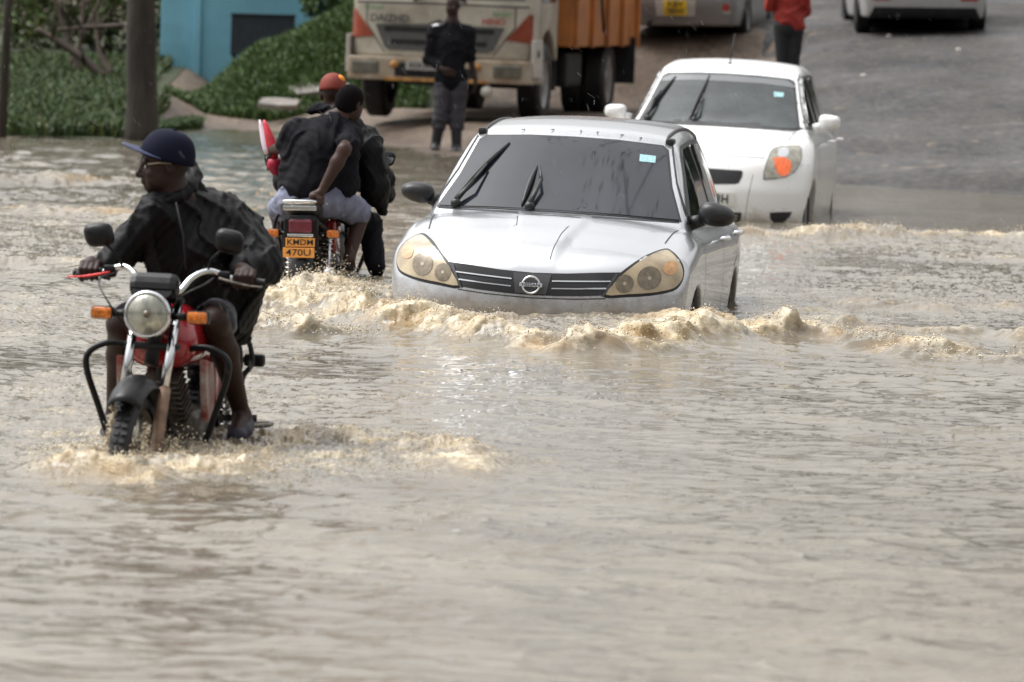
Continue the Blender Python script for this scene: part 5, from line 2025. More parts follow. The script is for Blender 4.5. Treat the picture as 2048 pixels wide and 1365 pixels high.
def rider_one():
    root = empty('person', (0, 0, 0), 0, 'rider in a black rain jacket and navy cap on the nearest motorcycle, looking sideways', 'person')
    root.matrix_world = bike1.matrix_world.copy()
    bpy.context.view_layer.update()
    j = lambda x, y, d: J(root, x, y, d)
    pel = V3(0.02, 0.74, 0.87)
    neckb = j(352, 398, 0.50)
    hd = j(328, 330, 0.46)
    sA, eA, wA = j(318, 428, 0.44), j(243, 500, 0.42), j(207, 538, 0.34)
    sB, eB, wB = j(448, 448, 0.62), j(522, 530, 0.56), j(480, 535, 0.36)
    st = Matrix.Translation((0, 0.15, 0)) @ Matrix.Rotation(R(-3), 4, 'Z') @ Matrix.Translation((0, -0.15, 0))
    gA, gB = st @ V3(-0.325, 0.255, 1.042), st @ V3(0.315, 0.252, 1.043)
    hA, hB = V3(-0.085, 0.72, 0.86), V3(0.10, 0.72, 0.86)
    kA, kB = j(243, 650, 0.36), j(430, 645, 0.36)
    aA, aB = j(229, 835, 0.62), j(484, 832, 0.62)
    b = Blob(0.0058, 0.02)
    fwd = V3(-0.93, -0.34, -0.10)
    P = head(b, hd, fwd, (-0.04, 0.02, 1), 1.03, neckb)
    chest = neckb.lerp(pel, 0.35)
    b.chain([neckb, chest, pel], [0.075, 0.13, 0.125], 0.05)
    b.cone(neckb, sA, 0.06, 0.055, 0.04)
    b.cone(neckb, sB, 0.06, 0.055, 0.04)
    b.chain([sA, eA, wA], [0.052, 0.042, 0.028], 0.02)
    b.chain([sB, eB, wB], [0.052, 0.042, 0.028], 0.02)
    grip_hand(b, wA, gA, (-1, -0.05, 0), (0, -1, -0.1), (0, -0.1, 1), 1.05, side=-1)
    grip_hand(b, wB, gB, (1, 0.05, 0), (0, -1, 0.05), (0, 0, 1), 1.05, side=1)
    for h_, k_, a_ in ((hA, kA, aA), (hB, kB, aB)):
        b.chain([h_, k_], [0.085, 0.058], 0.03)
        mid = k_.lerp(a_, 0.32) + V3(0, 0.025, 0)
        b.chain([k_, mid, a_], [0.056, 0.056, 0.034], 0.02)
        b.ell(k_ + V3(0, -0.02, 0.0), (0.045, 0.045, 0.05), k=0.03)
        b.cone(a_, a_ + V3(0, -0.12, -0.055), 0.038, 0.03, 0.02)
    b.build('body', m_skin, root)
    eyes(root, P)
    # jacket
    c = Blob(0.0085, 0.05)
    c.chain([neckb + V3(0, 0.02, -0.05), chest + V3(0.01, 0.03, 0), pel + V3(0.0, 0, 0.0)], [0.105, 0.165, 0.16])
    c.ell(pel + V3(0.03, 0.02, 0.0), (0.21, 0.18, 0.15))
    c.cone(neckb + V3(0, 0.03, -0.05), sA, 0.09, 0.075)
    c.chain([sA, eA], [0.082, 0.072], 0.04)
    c.chain([eA, wA.lerp(eA, 0.04)], [0.070, 0.044], 0.03)
    c.cone(neckb + V3(0, 0.04, -0.04), sB, 0.09, 0.09)
    hump = j(480, 475, 0.72)
    c.chain([neckb + V3(0.02, 0.06, -0.05), j(430, 430, 0.66), hump, j(505, 520, 0.72), j(480, 590, 0.76)], [0.06, 0.085, 0.10, 0.095, 0.09], 0.06)
    c.chain([sB, eB], [0.095, 0.088], 0.05)
    c.chain([eB, wB.lerp(eB, 0.05)], [0.085, 0.052], 0.04)
    c.chain([j(400, 500, 0.52), j(395, 600, 0.55)], [0.13, 0.12], 0.06)
    c.chain([j(330, 450, 0.50), j(335, 560, 0.55)], [0.085, 0.085], 0.06)
    c.chain([j(480, 600, 0.80), j(478, 665, 0.85)], [0.08, 0.05], 0.05)
    # cloth at the open neck is cut away
    jk = c.build('jacket', m_jacket, root, noise=folds(0.0121, 55.2, (0.5, 0.2, 0.9), 0.4))
    q = Blob(0.007, 0.02)
    rim = [j(338, 402, 0.40), j(357, 395, 0.42), j(380, 378, 0.50), j(390, 350, 0.58), j(384, 335, 0.60), j(372, 352, 0.62), j(350, 380, 0.60)]
    q.chain(rim, [0.018, 0.024, 0.030, 0.026, 0.018, 0.026, 0.026])
    q.chain([j(372, 372, 0.58), j(392, 385, 0.60), j(405, 398, 0.62)], [0.04, 0.045, 0.04])
    q.build('hood', m_jacket, jk, noise=folds(0.0069, 60.0, (1, 0.2, 0.6), 1.0))
    q = MB()
    q.tube([j(352, 405, 0.335), j(366, 470, 0.345), j(372, 540, 0.39)], 0.004, 6)
    q.build('zip', m_darkline, jk)
    # shorts
    c = Blob(0.008, 0.04)
    c.ell(pel + V3(0, 0, -0.01), (0.17, 0.15, 0.12))
    for h_, k_ in ((hA, kA), (hB, kB)):
        c.chain([h_, h_.lerp(k_, 0.90)], [0.105, 0.088], 0.04)
    for h_, k_ in ((hA, kA), (hB, kB)):
        d = (k_ - h_).normalized()
        c.cone(k_ - d * 0.02, k_ + d * 0.14, 0.105, 0.12, 0.004)
        c.p[-1] = (*c.p[-1][:6], '-')
    c.build('shorts', m_shorts, root, noise=folds(0.0069, 69.0, (0.2, 1, 0.3), 2.0))
    for a_ in (aA, aB):
        shoe(root, a_ + V3(0, 0.05, -0.105), a_ + V3(0.005, -0.13, -0.11), m_shoe, m_sole, 1.05)
    r, f, u = frame(fwd, (-0.04, 0.02, 1))
    r2, f2, u2 = frame(V3(-0.90, -0.36, 0.20), (0.16, -0.10, 1))
    cap(root, P, hd + u * 0.006, r2, f2, u2, m_cap, m_brim, 1.12, 0.075, 0.004)
    q = MB()
    q.tube([P(-0.080, -0.02, 0.004), P(-0.076, 0.03, 0.010), P(-0.066, 0.075, 0.008)], 0.0028, 6)
    q.build('glasses', m_glassf, root)
    q = MB()
    q.tube([P(0.080, -0.02, 0.004), P(0.076, 0.03, 0.010), P(0.066, 0.075, 0.008)], 0.0028, 6)
    q.build('glasses', m_glassf, root)
    return root


rider1 = rider_one()


def pair_on_bike():
    b2 = bike2.matrix_world.copy()
    # --- driver
    root = empty('person', (0, 0, 0), 0, 'driver in a dark jacket and red cap, in front of the pillion rider', 'person')
    root.matrix_world = b2
    bpy.context.view_layer.update()
    j = lambda x, y, d: J(root, x, y, d)
    pel = V3(0, 0.74, 0.87)
    hd, nk = j(666, 190, 0.60), j(680, 236, 0.66)
    sR, eR, wR = j(735, 285, 0.62), j(762, 360, 0.52), j(776, 398, 0.33)
    sL, eL, wL = j(625, 275, 0.60), j(575, 340, 0.48), j(560, 372, 0.33)
    gR, gL = V3(-0.32, 0.252, 1.042), V3(0.32, 0.252, 1.042)
    kR, kL = j(738, 452, 0.40), j(580, 452, 0.40)
    aR, aL = j(752, 535, 0.62), j(585, 550, 0.62)
    b = Blob(0.0075, 0.025)
    fwd = V3(0.15, -0.97, -0.1)
    P = head(b, hd, fwd, (0, 0, 1), 1.0, nk)
    ch = nk.lerp(pel, 0.4)
    b.chain([nk, ch, pel], [0.07, 0.13, 0.13], 0.05)
    for s_, e_, w_, g_, sd in ((sR, eR, wR, gR, 1), (sL, eL, wL, gL, -1)):
        b.cone(nk, s_, 0.06, 0.055, 0.04)
        b.chain([s_, e_, w_], [0.05, 0.04, 0.028], 0.02)
        grip_hand(b, w_, g_, (1, 0, 0), (0, -1, 0), (0, 0, 1), 1.05, side=sd)
    for h_, k_, a_ in ((V3(-0.09, 0.72, 0.86), kR, aR), (V3(0.09, 0.72, 0.86), kL, aL)):
        b.chain([h_, k_, a_], [0.085, 0.058, 0.035], 0.03)
        b.cone(a_, a_ + V3(0, -0.12, -0.05), 0.036, 0.028, 0.02)
    b.build('body', m_skin, root)
    eyes(root, P)
    c = Blob(0.010, 0.05)
    c.chain([nk + V3(0, 0.02, -0.05), ch, pel], [0.10, 0.17, 0.17])
    for s_, e_, w_ in ((sR, eR, wR), (sL, eL, wL)):
        c.cone(nk + V3(0, 0, -0.015), s_, 0.088, 0.085)
        c.chain([s_, e_, w_.lerp(e_, 0.1)], [0.09, 0.075, 0.05], 0.04)
    c.chain([j(735, 300, 0.70), j(752, 380, 0.66), j(765, 420, 0.60)], [0.10, 0.085, 0.035], 0.05)
    c.build('jacket', m_jacket, root, noise=folds(0.0092, 59.8, (0.3, 0.2, 0.9), 3.0))
    c = Blob(0.010, 0.04)
    for h_, k_, a_ in ((V3(-0.09, 0.72, 0.86), kR, aR), (V3(0.09, 0.72, 0.86), kL, aL)):
        c.chain([h_, k_, a_], [0.10, 0.08, 0.06])
    c.build('trousers', m_shirt, root, noise=folds(0.0069, 69.0, (0.2, 0.3, 0.9), 5.0))
    r, f, u = frame(fwd)
    cp = cap(root, P, hd + u * 0.004, r, f, u, m_capred, m_capor, 1.06, 0.07)
    q = MB()
    q.ell(hd + V3(-0.035, 0.02, 0.095), (0.045, 0.05, 0.035))
    q.build('cap_panel', m_capor, cp)
    # --- pillion rider
    root = empty('person', (0, 0, 0), 0, 'bareheaded pillion rider in black T-shirt and pale shorts, bare arm reaching back', 'person')
    root.matrix_world = b2
    bpy.context.view_layer.update()
    pel = V3(-0.04, 1.10, 0.90)
    hd, nk = j(700, 207, 0.98), j(668, 246, 1.02)
    sL, eL, wL = j(588, 268, 1.0), j(556, 318, 0.88), j(553, 286, 0.74)
    wL, eL = j(545, 300, 0.72), j(572, 292, 0.95)
    sR, eR, wR = j(702, 275, 1.06), j(688, 300, 1.30), j(642, 385, 1.36)
    gR = V3(-0.098, 1.38, 0.865)
    kR, kL = j(722, 428, 0.80), j(558, 425, 0.80)
    aR, aL = j(698, 520, 1.0), j(570, 540, 1.0)
    b = Blob(0.0068, 0.025)
    fwd = V3(-0.45, -0.85, -0.22)
    P = head(b, hd, fwd, (-0.12, 0, 1), 1.0, nk)
    ch = nk.lerp(pel, 0.4)
    b.chain([nk, ch, pel], [0.07, 0.13, 0.13], 0.05)
    b.cone(nk, sL, 0.06, 0.055, 0.04)
    b.cone(nk, sR, 0.06, 0.055, 0.04)
    b.chain([sL, eL, wL], [0.05, 0.044, 0.030], 0.02)
    b.chain([sR, eR, eR.lerp(wR, 0.3), wR], [0.05, 0.042, 0.043, 0.026], 0.02)
    grip_hand(b, wR, gR, (0.2, 1, 0), (-1, 0.2, 0), (0, 0, 1), 0.95, side=1)
    open_hand(b, wL, (0.25, -0.4, -0.75), (-0.7, 0.2, -0.3), 0.95, 0.6)
    for h_, k_, a_ in ((V3(-0.12, 1.08, 0.88), kR, aR), (V3(0.08, 1.08, 0.88), kL, aL)):
        b.chain([h_, k_, a_], [0.085, 0.058, 0.035], 0.03)
        b.cone(a_, a_ + V3(0, -0.12, -0.05), 0.036, 0.028, 0.02)
    b.build('body', m_skin2, root)
    eyes(root, P)
    c = Blob(0.008, 0.015)
    rr, ff, uu = frame(fwd, (-0.12, 0, 1))
    e = Matrix((rr, ff, uu)).transposed().to_euler()
    c.ell(hd + uu * 0.03 - ff * 0.012, (0.080, 0.098, 0.088), e)
    c.ell(hd + uu * 0.0 - ff * 0.03, (0.074, 0.080, 0.085), e)
    c.ell(hd + ff * 0.13 - uu * 0.03, (0.12, 0.09, 0.10), e, 0.01, '-')
    c.build('hair', m_hair, root)
    c = Blob(0.0095, 0.05)
    c.chain([nk + V3(0, 0.0, -0.05), ch + V3(0.02, 0, 0), pel + V3(0.02, 0, 0.06)], [0.095, 0.165, 0.165])
    c.chain([j(600, 275, 1.02), j(585, 370, 1.02)], [0.10, 0.10])
    c.chain([j(690, 290, 1.02), j(690, 370, 1.05)], [0.09, 0.09])
    c.cone(nk + V3(0, 0, -0.02), sL, 0.085, 0.08)
    c.cone(nk + V3(0, 0, -0.02), sR, 0.085, 0.08)
    c.chain([sL, sL.lerp(eL, 0.75)], [0.075, 0.075], 0.03)
    c.chain([sR, sR.lerp(eR, 0.55)], [0.075, 0.07], 0.03)
    c.chain([j(622, 222, 0.95), j(640, 216, 0.95), j(662, 224, 0.98)], [0.03, 0.034, 0.03], 0.03)
    c.build('t_shirt', m_shirt, root, noise=folds(0.0092, 50.6, (0.4, 0.2, 0.9), 6.0))
    c = Blob(0.0095, 0.05)
    c.ell(pel + V3(0, 0, -0.05), (0.19, 0.15, 0.10))
    c.chain([V3(-0.13, 1.08, 0.87), V3(-0.13, 1.08, 0.87).lerp(kR, 0.85)], [0.10, 0.092])
    c.chain([V3(0.10, 1.08, 0.87), V3(0.10, 1.08, 0.87).lerp(kL, 0.85)], [0.10, 0.085])
    c.build('shorts', m_shortsw, root, noise=folds(0.0080, 59.8, (0.5, 0.6, 0.4), 7.0))
    # --- folded umbrella in his hand
    um = empty('umbrella', (0, 0, 0), 0, 'folded red and white umbrella held upright by the pillion rider', 'umbrella')
    um.matrix_world = b2
    q = MB()
    p0, p1 = j(548, 318, 0.70), j(528, 240, 0.66)
    pts = [p0.lerp(p1, k / 8) for k in range(9)]
    q.tube(pts, [0.028, 0.036, 0.04, 0.040, 0.037, 0.032, 0.025, 0.016, 0.006], 12)
    o = q.build('canopy', mat('umbrella_red', (0.62, 0.03, 0.05), 0.5, var=0.3, vscale=9), um)
    q = MB()
    sd_ = V3(0.028, 0.006, 0)
    q.tube([p + sd_ for p in pts[1:]], [0.022, 0.026, 0.028, 0.026, 0.022, 0.018, 0.012, 0.005], 10)
    q.build('canopy_panel', mat('umbrella_white', (0.75, 0.62, 0.72), 0.5), o)
    q = MB()
    pts2 = [p0, j(548, 332, 0.70), j(552, 350, 0.70)]
    q.tube(pts2, [0.045, 0.05, 0.02], 12)
    q.build('canopy_hem', mat('umbrella_crimson', (0.42, 0.015, 0.05), 0.5, var=0.4, vscale=14), um)


pair_on_bike()


def standing(root, H, M, hands, fwd, clothes, walk=0.0):
    pass


def walker():
    D = 66.9
    f0 = at(893, 306, D)
    root = empty('person', (f0.x, D, gzf(f0.x, D)), 0, 'person in dark shirt, grey trousers and boots standing at the water edge before the truck', 'person')
    bpy.context.view_layer.update()
    j = lambda x, y, d=0.0: J(root, x, y, d)
    hd, nk = j(906, 12), j(904, 45)
    sL, sR = j(868, 66), j(937, 66)
    eL, wL = j(858, 118, 0.03), j(884, 138, -0.15)
    eR, wR = j(941, 118, 0.02), j(951, 158, -0.02)
    pel = j(902, 160)
    hL, hR = j(888, 168), j(918, 168)
    kL, kR = j(881, 235, -0.03), j(913, 237, 0.0)
    aL, aR = j(871, 292, 0.02), j(913, 298, 0.0)
    b = Blob(0.009, 0.03)
    P = head(b, hd, V3(-0.35, -0.93, -0.12), (0, 0, 1), 1.0, nk)
    b.chain([nk, nk.lerp(pel, 0.35), pel], [0.07, 0.125, 0.12], 0.05)
    for s_, e_, w_ in ((sL, eL, wL), (sR, eR, wR)):
        b.cone(nk, s_, 0.055, 0.05, 0.03)
        b.chain([s_, e_, w_], [0.048, 0.04, 0.026], 0.02)
    open_hand(b, wR, (0.02, -0.05, -1), (-1, 0, 0), 1.0, 0.3)
    open_hand(b, wL, (0.8, -0.3, -0.3), (0.1, 1, 0), 1.0, 0.3)
    for h_, k_, a_ in ((hL, kL, aL), (hR, kR, aR)): b.chain([h_, k_, a_], [0.08, 0.055, 0.035], 0.03)
    b.build('body', m_skin, root)
    eyes(root, P)
    c = Blob(0.01, 0.04)
    c.chain([nk + V3(0, 0, -0.07), nk.lerp(pel, 0.4), pel + V3(0, 0, 0.02)], [0.09, 0.155, 0.155])
    c.ell(nk.lerp(pel, 0.45), (0.20, 0.13, 0.25))
    c.ell(pel + V3(0, 0, 0.03), (0.19, 0.13, 0.12))
    c.chain([nk + V3(0, 0, -0.02), nk + V3(0, 0, 0.02)], [0.068, 0.062], 0.02)
    for s_, e_, w_ in ((sL, eL, wL), (sR, eR, wR)):
        c.cone(nk + V3(0, 0, -0.06), s_, 0.08, 0.07)
    c.chain([sL, eL, wL.lerp(eL, 0.35)], [0.075, 0.066, 0.055], 0.03)
    c.chain([sR, eR], [0.075, 0.062], 0.03)
    c.build('shirt', m_shirt, root, noise=folds(0.0103, 46.0, (0.4, 0.2, 0.9), 9.0))
    c = Blob(0.01, 0.03)
    for h_, k_, a_ in ((hL, kL, aL), (hR, kR, aR)): c.chain([h_, k_, k_.lerp(a_, 0.25)], [0.105, 0.085, 0.085])
    c.build('trousers', m_trous, root, noise=folds(0.0092, 55.2, (0.2, 0.2, 0.9), 10.0))
    for k_, a_ in ((kL, aL), (kR, aR)):
        c = Blob(0.009, 0.03)
        c.chain([k_.lerp(a_, 0.15), a_], [0.068, 0.055])
        c.cone(a_ + V3(0, 0.02, -0.01), a_ + V3(0, -0.14, -0.035), 0.05, 0.042)
        c.build('boot', m_boot, root)


def lady():
    D = 69.0
    f0 = at(1576, 200, D)
    gx = f0.x
    root = empty('person', (gx, D, gzf(gx, D)), 0, 'person in a red jacket and black leggings standing behind the white hatchback', 'person')
    bpy.context.view_layer.update()
    j = lambda x, y, d=0.0: J(root, x, y, d)
    pel = j(1578, 48)
    nk = pel + V3(-0.02, 0, 0.55)
    hd = nk + V3(0, -0.02, 0.17)
    sL, sR = nk + V3(-0.17, 0, -0.06), nk + V3(0.17, 0, -0.06)
    eL, eR = j(1540, 12, 0.03), j(1610, 24, 0.03)
    wL, wR = nk + V3(-0.15, -0.22, -0.16), j(1613, -10, -0.12)
    hL, hR = pel + V3(-0.08, 0, -0.03), pel + V3(0.08, 0, -0.03)
    kL, kR = V3(hL.x + 0.02, -0.02, 0.48), V3(hR.x - 0.02, 0, 0.48)
    aL, aR = V3(kL.x + 0.02, 0.02, 0.09), V3(kR.x - 0.02, 0.0, 0.09)
    b = Blob(0.010, 0.03)
    P = head(b, hd, V3(0.1, -1, -0.1), (0, 0, 1), 0.95, nk)
    b.chain([nk, nk.lerp(pel, 0.4), pel], [0.065, 0.115, 0.12], 0.05)
    for s_, e_, w_ in ((sL, eL, wL), (sR, eR, wR)):
        b.cone(nk, s_, 0.05, 0.045, 0.03)
        b.chain([s_, e_, w_], [0.044, 0.037, 0.025], 0.02)
        open_hand(b, w_, (0.0, -0.5, 0.8), (0, 0.8, 0.3), 0.95, 0.4)
    for h_, k_, a_ in ((hL, kL, aL), (hR, kR, aR)): b.chain([h_, k_, a_, a_ + V3(0, -0.14, -0.05)], [0.085, 0.055, 0.035, 0.03], 0.03)
    b.build('body', m_skin2, root)
    eyes(root, P, 0.95)
    c = Blob(0.01, 0.015)
    c.ell(hd + V3(0, 0.015, 0.03), (0.088, 0.10, 0.092))
    c.ell(hd + V3(0, -0.12, -0.03), (0.12, 0.09, 0.10), k=0.01, op='-')
    c.build('hair', m_hair, root)
    c = Blob(0.010, 0.04)
    c.chain([nk + V3(0, 0, -0.07), nk.lerp(pel, 0.5), pel + V3(0, 0, 0.08)], [0.09, 0.145, 0.145])
    c.ell(pel + V3(0.0, 0, 0.08), (0.18, 0.14, 0.13))
    c.ell(pel + V3(0.09, 0, -0.02), (0.10, 0.12, 0.10))
    for s_, e_, w_ in ((sL, eL, wL), (sR, eR, wR)):
        c.cone(nk + V3(0, 0, -0.06), s_, 0.08, 0.07)
        c.chain([s_, e_, w_.lerp(e_, 0.1)], [0.072, 0.066, 0.05], 0.03)
    c.build('jacket', m_redj, root, noise=folds(0.0115, 46.0, (0.5, 0.2, 0.8), 12.0))
    c = Blob(0.010, 0.03)
    c.ell(pel + V3(0, 0.01, -0.05), (0.165, 0.13, 0.13))
    for h_, k_, a_ in ((hL, kL, aL), (hR, kR, aR)): c.chain([h_, k_, a_], [0.10, 0.068, 0.048])
    c.build('leggings', m_leg, root)
    for a_ in (aL, aR): shoe(root, a_ + V3(0, 0.04, -0.09), a_ + V3(0, -0.13, -0.09), m_boot, m_boot, 0.95)


walker()
lady()
# ================================================================ BACKGROUND
m_cabp = mat('cream_truck_paint', (0.42, 0.395, 0.335), 0.45, coat=0.2, var=0.3, vscale=2.2, col2=(0.31, 0.275, 0.215))
m_bump = mat('cream_bumper', (0.33, 0.285, 0.22), 0.5, var=0.35, vscale=3, col2=(0.23, 0.165, 0.11))
m_orange = mat('orange_tipper', (0.42, 0.145, 0.03), 0.55, var=0.35, vscale=1.6, col2=(0.25, 0.095, 0.03), bump=0.2, bscale=8)
m_rust = mat('rusty_edge', (0.42, 0.21, 0.06), 0.7, var=0.5, vscale=12)
m_dark = mat('dark_chassis', (0.012, 0.012, 0.013), 0.7, var=0.4)
m_orl = mat('red_orange_lens', (0.27, 0.05, 0.02), 0.3, coat=0.8, var=0.2)
m_grey = mat('grey_grille', (0.09, 0.09, 0.09), 0.5, var=0.3)
m_lampg = mat('dull_headlamp', (0.16, 0.15, 0.12), 0.25, 0.2, coat=0.6, var=0.4, vscale=8)
m_green = mat('green_lettering', (0.12, 0.26, 0.12), 0.6)
m_redk = mat('red_lettering', (0.30, 0.04, 0.03), 0.6)
m_white2 = mat('grubby_or_lit_white', (0.46, 0.44, 0.40), 0.4, var=0.2)


def truck():
    ox, oy = -0.976, 71.4
    root = empty('tipper_truck', (ox, oy, gzf(ox, oy + 1.2) - 0.0), 0, 'cream truck with an orange tipper body standing on the far bank', 'truck', rot=(0, R(0.4), R(-10.6)))

    def fn(x, y, z):
        ax = np.abs(x)
        front = np.where(z > 1.38, (z - 1.38) * 0.20, 0) + 0.20 * (ax / 1.1) ** 4 - y
        side = ax - (1.10 - 0.05 * sstep(1.4, 2.7, z))
        d = smax(side, front, 0.10)
        d = smax(d, smax(z - 2.62, y - 1.95, 0.06), 0.14)
        d = smax(d, 0.74 - z, 0.03)
        c = np.hypot(y - 1.2, z - 0.48) - 0.62
        return smax(d, -np.maximum(c, 0.6 - ax), 0.03)
    cab = mesh_fn('cab', fn, (-1.2, -0.1, 0.6), (1.2, 2.1, 2.75), 0.035, m_cabp, root)
    T = bvh_of(cab)
    patch('windscreen', T, [(-1.0, 1.46), (-0.93, 2.3), (0.93, 2.3), (1.0, 1.46)], 'front', m_glass, root, 0.006, 0.1, 0.005)
    g = patch('grille', T, [(-0.78, 1.13), (-0.15, 1.15), (0, 1.21), (0.15, 1.15), (0.78, 1.13), (0.66, 0.86), (0.60, 0.83), (-0.60, 0.83), (-0.66, 0.86)], 'front', m_grey, root, 0.012, 0.08, 0.015)
    for zz, w_ in ((1.08, 0.66), (0.93, 0.58)):
        seam_part('grille_slot', m_dark, g, T, [(-w_, zz), (w_, zz)], 'front', 0.055, 0.018)
    e = MB()
    e.tube([(math.cos(a) * 0.13, -0.03, 1.05 + math.sin(a) * 0.09) for a in [k * math.pi / 12 for k in range(24)]], 0.014, 8, closed=True)
    e.tube([(-0.12, -0.03, 1.05), (-0.03, -0.03, 1.10), (-0.04, -0.03, 0.99)], 0.016, 6)
    e.tube([(0.12, -0.03, 1.05), (0.03, -0.03, 1.10), (0.04, -0.03, 0.99)], 0.016, 6)
    e.build('emblem', m_chrome, g)
    for mir in (False, True):
        patch('indicator', T, [(0.80, 0.99), (1.06, 0.96), (1.085, 1.00), (1.085, 1.30), (1.05, 1.30), (0.93, 1.15)], 'front', m_orl, root, 0.012, 0.06, 0.01, mirror=mir)
    for s in (False, True):
        seam_part('shut_or_crease_line', m_darkline, root, T, [(0.90, 1.40), (0.90, 1.14), (0.66, 0.80)], 'front', 0.014, 0.003, mirror=s)
        seam_part('shut_or_crease_line', m_darkline, root, T, [(0.62, 0.83), (0.70, 1.4), (0.70, 2.3)], 'side', 0.016, 0.003, mirror=s)
        seam_part('shut_or_crease_line', m_darkline, root, T, [(1.78, 0.83), (1.78, 2.3)], 'side', 0.016, 0.003, mirror=s)
    seam_part('shut_or_crease_line', m_darkline, root, T, [(-1.05, 1.385), (0, 1.395), (1.05, 1.385)], 'front', 0.02, 0.003)
    for mir in (False, True):
        patch('side_window', T, [(0.72, 1.45), (0.85, 2.15), (1.6, 2.15), (1.65, 1.45)], 'side', m_glass, root, 0.006, 0.1, 0.005, mirror=mir)
    MX = Matrix.Rotation(R(90), 4, 'X')
    text_obj('lettering', 'DAIZHD', 0.125, m_grey, root, Matrix.Translation((-0.60, -0.022, 1.20)) @ MX, 0.004, 1.0, 0.003)
    text_obj('lettering', 'HINO', 0.10, m_redk, root, Matrix.Translation((0.66, -0.02, 1.20)) @ MX, 0.004, 1.1, 0.002)
    text_obj('lettering', 'Ranger', 0.07, m_green, root, Matrix.Translation((0.76, -0.005, 1.30)) @ MX, 0.004, 1.2, 0.001)
    text_obj('lettering', 'Hybrid', 0.07, m_green, root, Matrix.Translation((-0.80, -0.005, 1.33)) @ MX, 0.004, 1.2, 0.001)
    for s in (-1, 1):
        q = MB()
        q.tube([(s * 0.32, -0.02, 1.43), (s * 0.12, -0.02, 1.50), (s * 0.05 - 0.05, 0.10, 1.78)], [0.02, 0.016, 0.01], 8)
        q.build('wiper_arm', m_black, root)
    # bumper
    q = MB()
    q.prism([(-1.12, 0.10), (-1.08, -0.06), (-0.8, -0.13), (0.8, -0.13), (1.08, -0.06), (1.12, 0.10), (1.12, 0.75), (0.95, 0.75), (0.95, 0.15), (-0.95, 0.15), (-0.95, 0.75), (-1.12, 0.75)], 0.47, 0.745, 'Z', bev=0.02)
    q2 = MB()
    bp = q.build('bumper', m_bump, root)
    q2.box((0, -0.135, 0.485), (1.25, 0.02, 0.04), bev=0.005)
    q2.build('bumper_strip', m_rust, bp)
    for s in (-1, 1):
        q = MB()
        q.box((s * 0.86, -0.105, 0.62), (0.34, 0.06, 0.16), bev=0.03, rot=(0, 0, s * R(8)))
        h = q.build('headlamp', m_lampg, bp)
        q = MB()
        q.ell((s * 0.50, -0.13, 0.66), (0.06, 0.03, 0.045))
        q.build('fog_lamp', m_rust, bp)
    q = MB()
    q.box((-0.19, -0.14, 0.62), (0.50, 0.03, 0.13), bev=0.01)
    q.box((0.0, -0.128, 0.58), (1.0, 0.02, 0.12), bev=0.01)
    dk = q.build('plate_recess', m_dark, bp)
    q = MB()
    q.box((-0.15, -0.160, 0.655), (0.42, 0.01, 0.11), bev=0.004)
    p = q.build('number_plate', mat('dull_plate', (0.33, 0.32, 0.30), 0.5), bp)
    text_obj('plate_lettering', 'KCA 047K', 0.085, m_ink, p, Matrix.Translation((-0.15, -0.167, 0.655)) @ MX, 0.002, 0.85, 0.001)
    q = MB()
    q.ell((0.62, -0.10, 0.375), (0.075, 0.05, 0.075))
    q.tube([(0.62, -0.08, 0.42), (0.62, -0.05, 0.50)], 0.02, 8)
    q.build('hanging_lamp', m_white2, root)
    # corner panel, mirrors, steps
    for s in (-1, 1):
        q = MB()
        q.prism([(0.10, 0.55), (0.62, 0.55), (0.66, 0.80), (0.60, 1.0), (0.10, 1.0)], s * 1.10, s * 1.15, 'X', bev=0.012)
        c_ = q.build('corner_panel', m_white2, root)
        q = MB()
        q.ell((s * 1.155, 0.30, 0.84), (0.02, 0.05, 0.05))
        q.build('side_repeater', m_grey, c_)
        q = MB()
        q.box((s * 1.32, 0.05, 2.0), (0.16, 0.06, 0.38), bev=0.03)
        q.tube([(s * 1.1, 0.1, 2.15), (s * 1.32, 0.06, 2.15)], 0.015, 8)
        q.build('side_mirror', m_black, root)
    # chassis, tipper body
    q = MB()
    for s in (-1, 1): q.box((s * 0.42, 3.9, 0.78), (0.09, 5.9, 0.22), bev=0.01)
    for yy in (1.2, 3.4, 5.6): q.box((0, yy, 0.55), (1.7, 0.14, 0.14), bev=0.03)
    q.box((0.85, 3.3, 0.62), (0.42, 1.1, 0.42), bev=0.06)
    q.box((-0.85, 3.3, 0.62), (0.42, 1.1, 0.42), bev=0.06)
    q.box((0, 2.6, 0.62), (1.9, 0.1, 0.5), bev=0.02)
    q.box((0, 6.75, 0.72), (2.2, 0.08, 0.45), bev=0.02)
    q.box((0, 1.0, 0.75), (1.6, 1.6, 0.5), bev=0.05)
    q.build('chassis', m_dark, root)
    q = MB()
    q.box((0, 4.5, 1.72), (2.46, 4.7, 1.62), bev=0.02)
    tb = q.build('tipper_body', m_orange, root)
    for yy in (2.25, 3.4, 4.5, 5.6, 6.75):
        for s in (-1, 1):
            q = MB()
            q.box((s * 1.255, yy, 1.72), (0.06, 0.10, 1.64), bev=0.01)
            q.build('side_post', m_orange, tb)
    for s in (-1, 1):
        q = MB()
        q.tube(smooth_path([(s * 1.30, 3.62, 2.3), (s * 1.31, 3.75, 1.9), (s * 1.31, 3.70, 1.5), (s * 1.31, 3.9, 1.1)], 4), 0.02, 6)
        q.build('strap', m_dark, tb)
        q = MB()
        q.box((s * 1.05, 6.4, 0.72), (0.5, 0.03, 0.6), bev=0.01)
        q.build('mud_flap', m_dark, root)
    for s in (-1, 1):
        wheel('wheel', root, s * 0.95, 1.2, 0.48, 0.27, s, m_rub, m_rimc)
        for k in (0, 1):
            wheel('wheel', root, s * (0.98 - 0.30 * k), 5.6, 0.48, 0.26, s, m_rub, m_rimc)
    return root


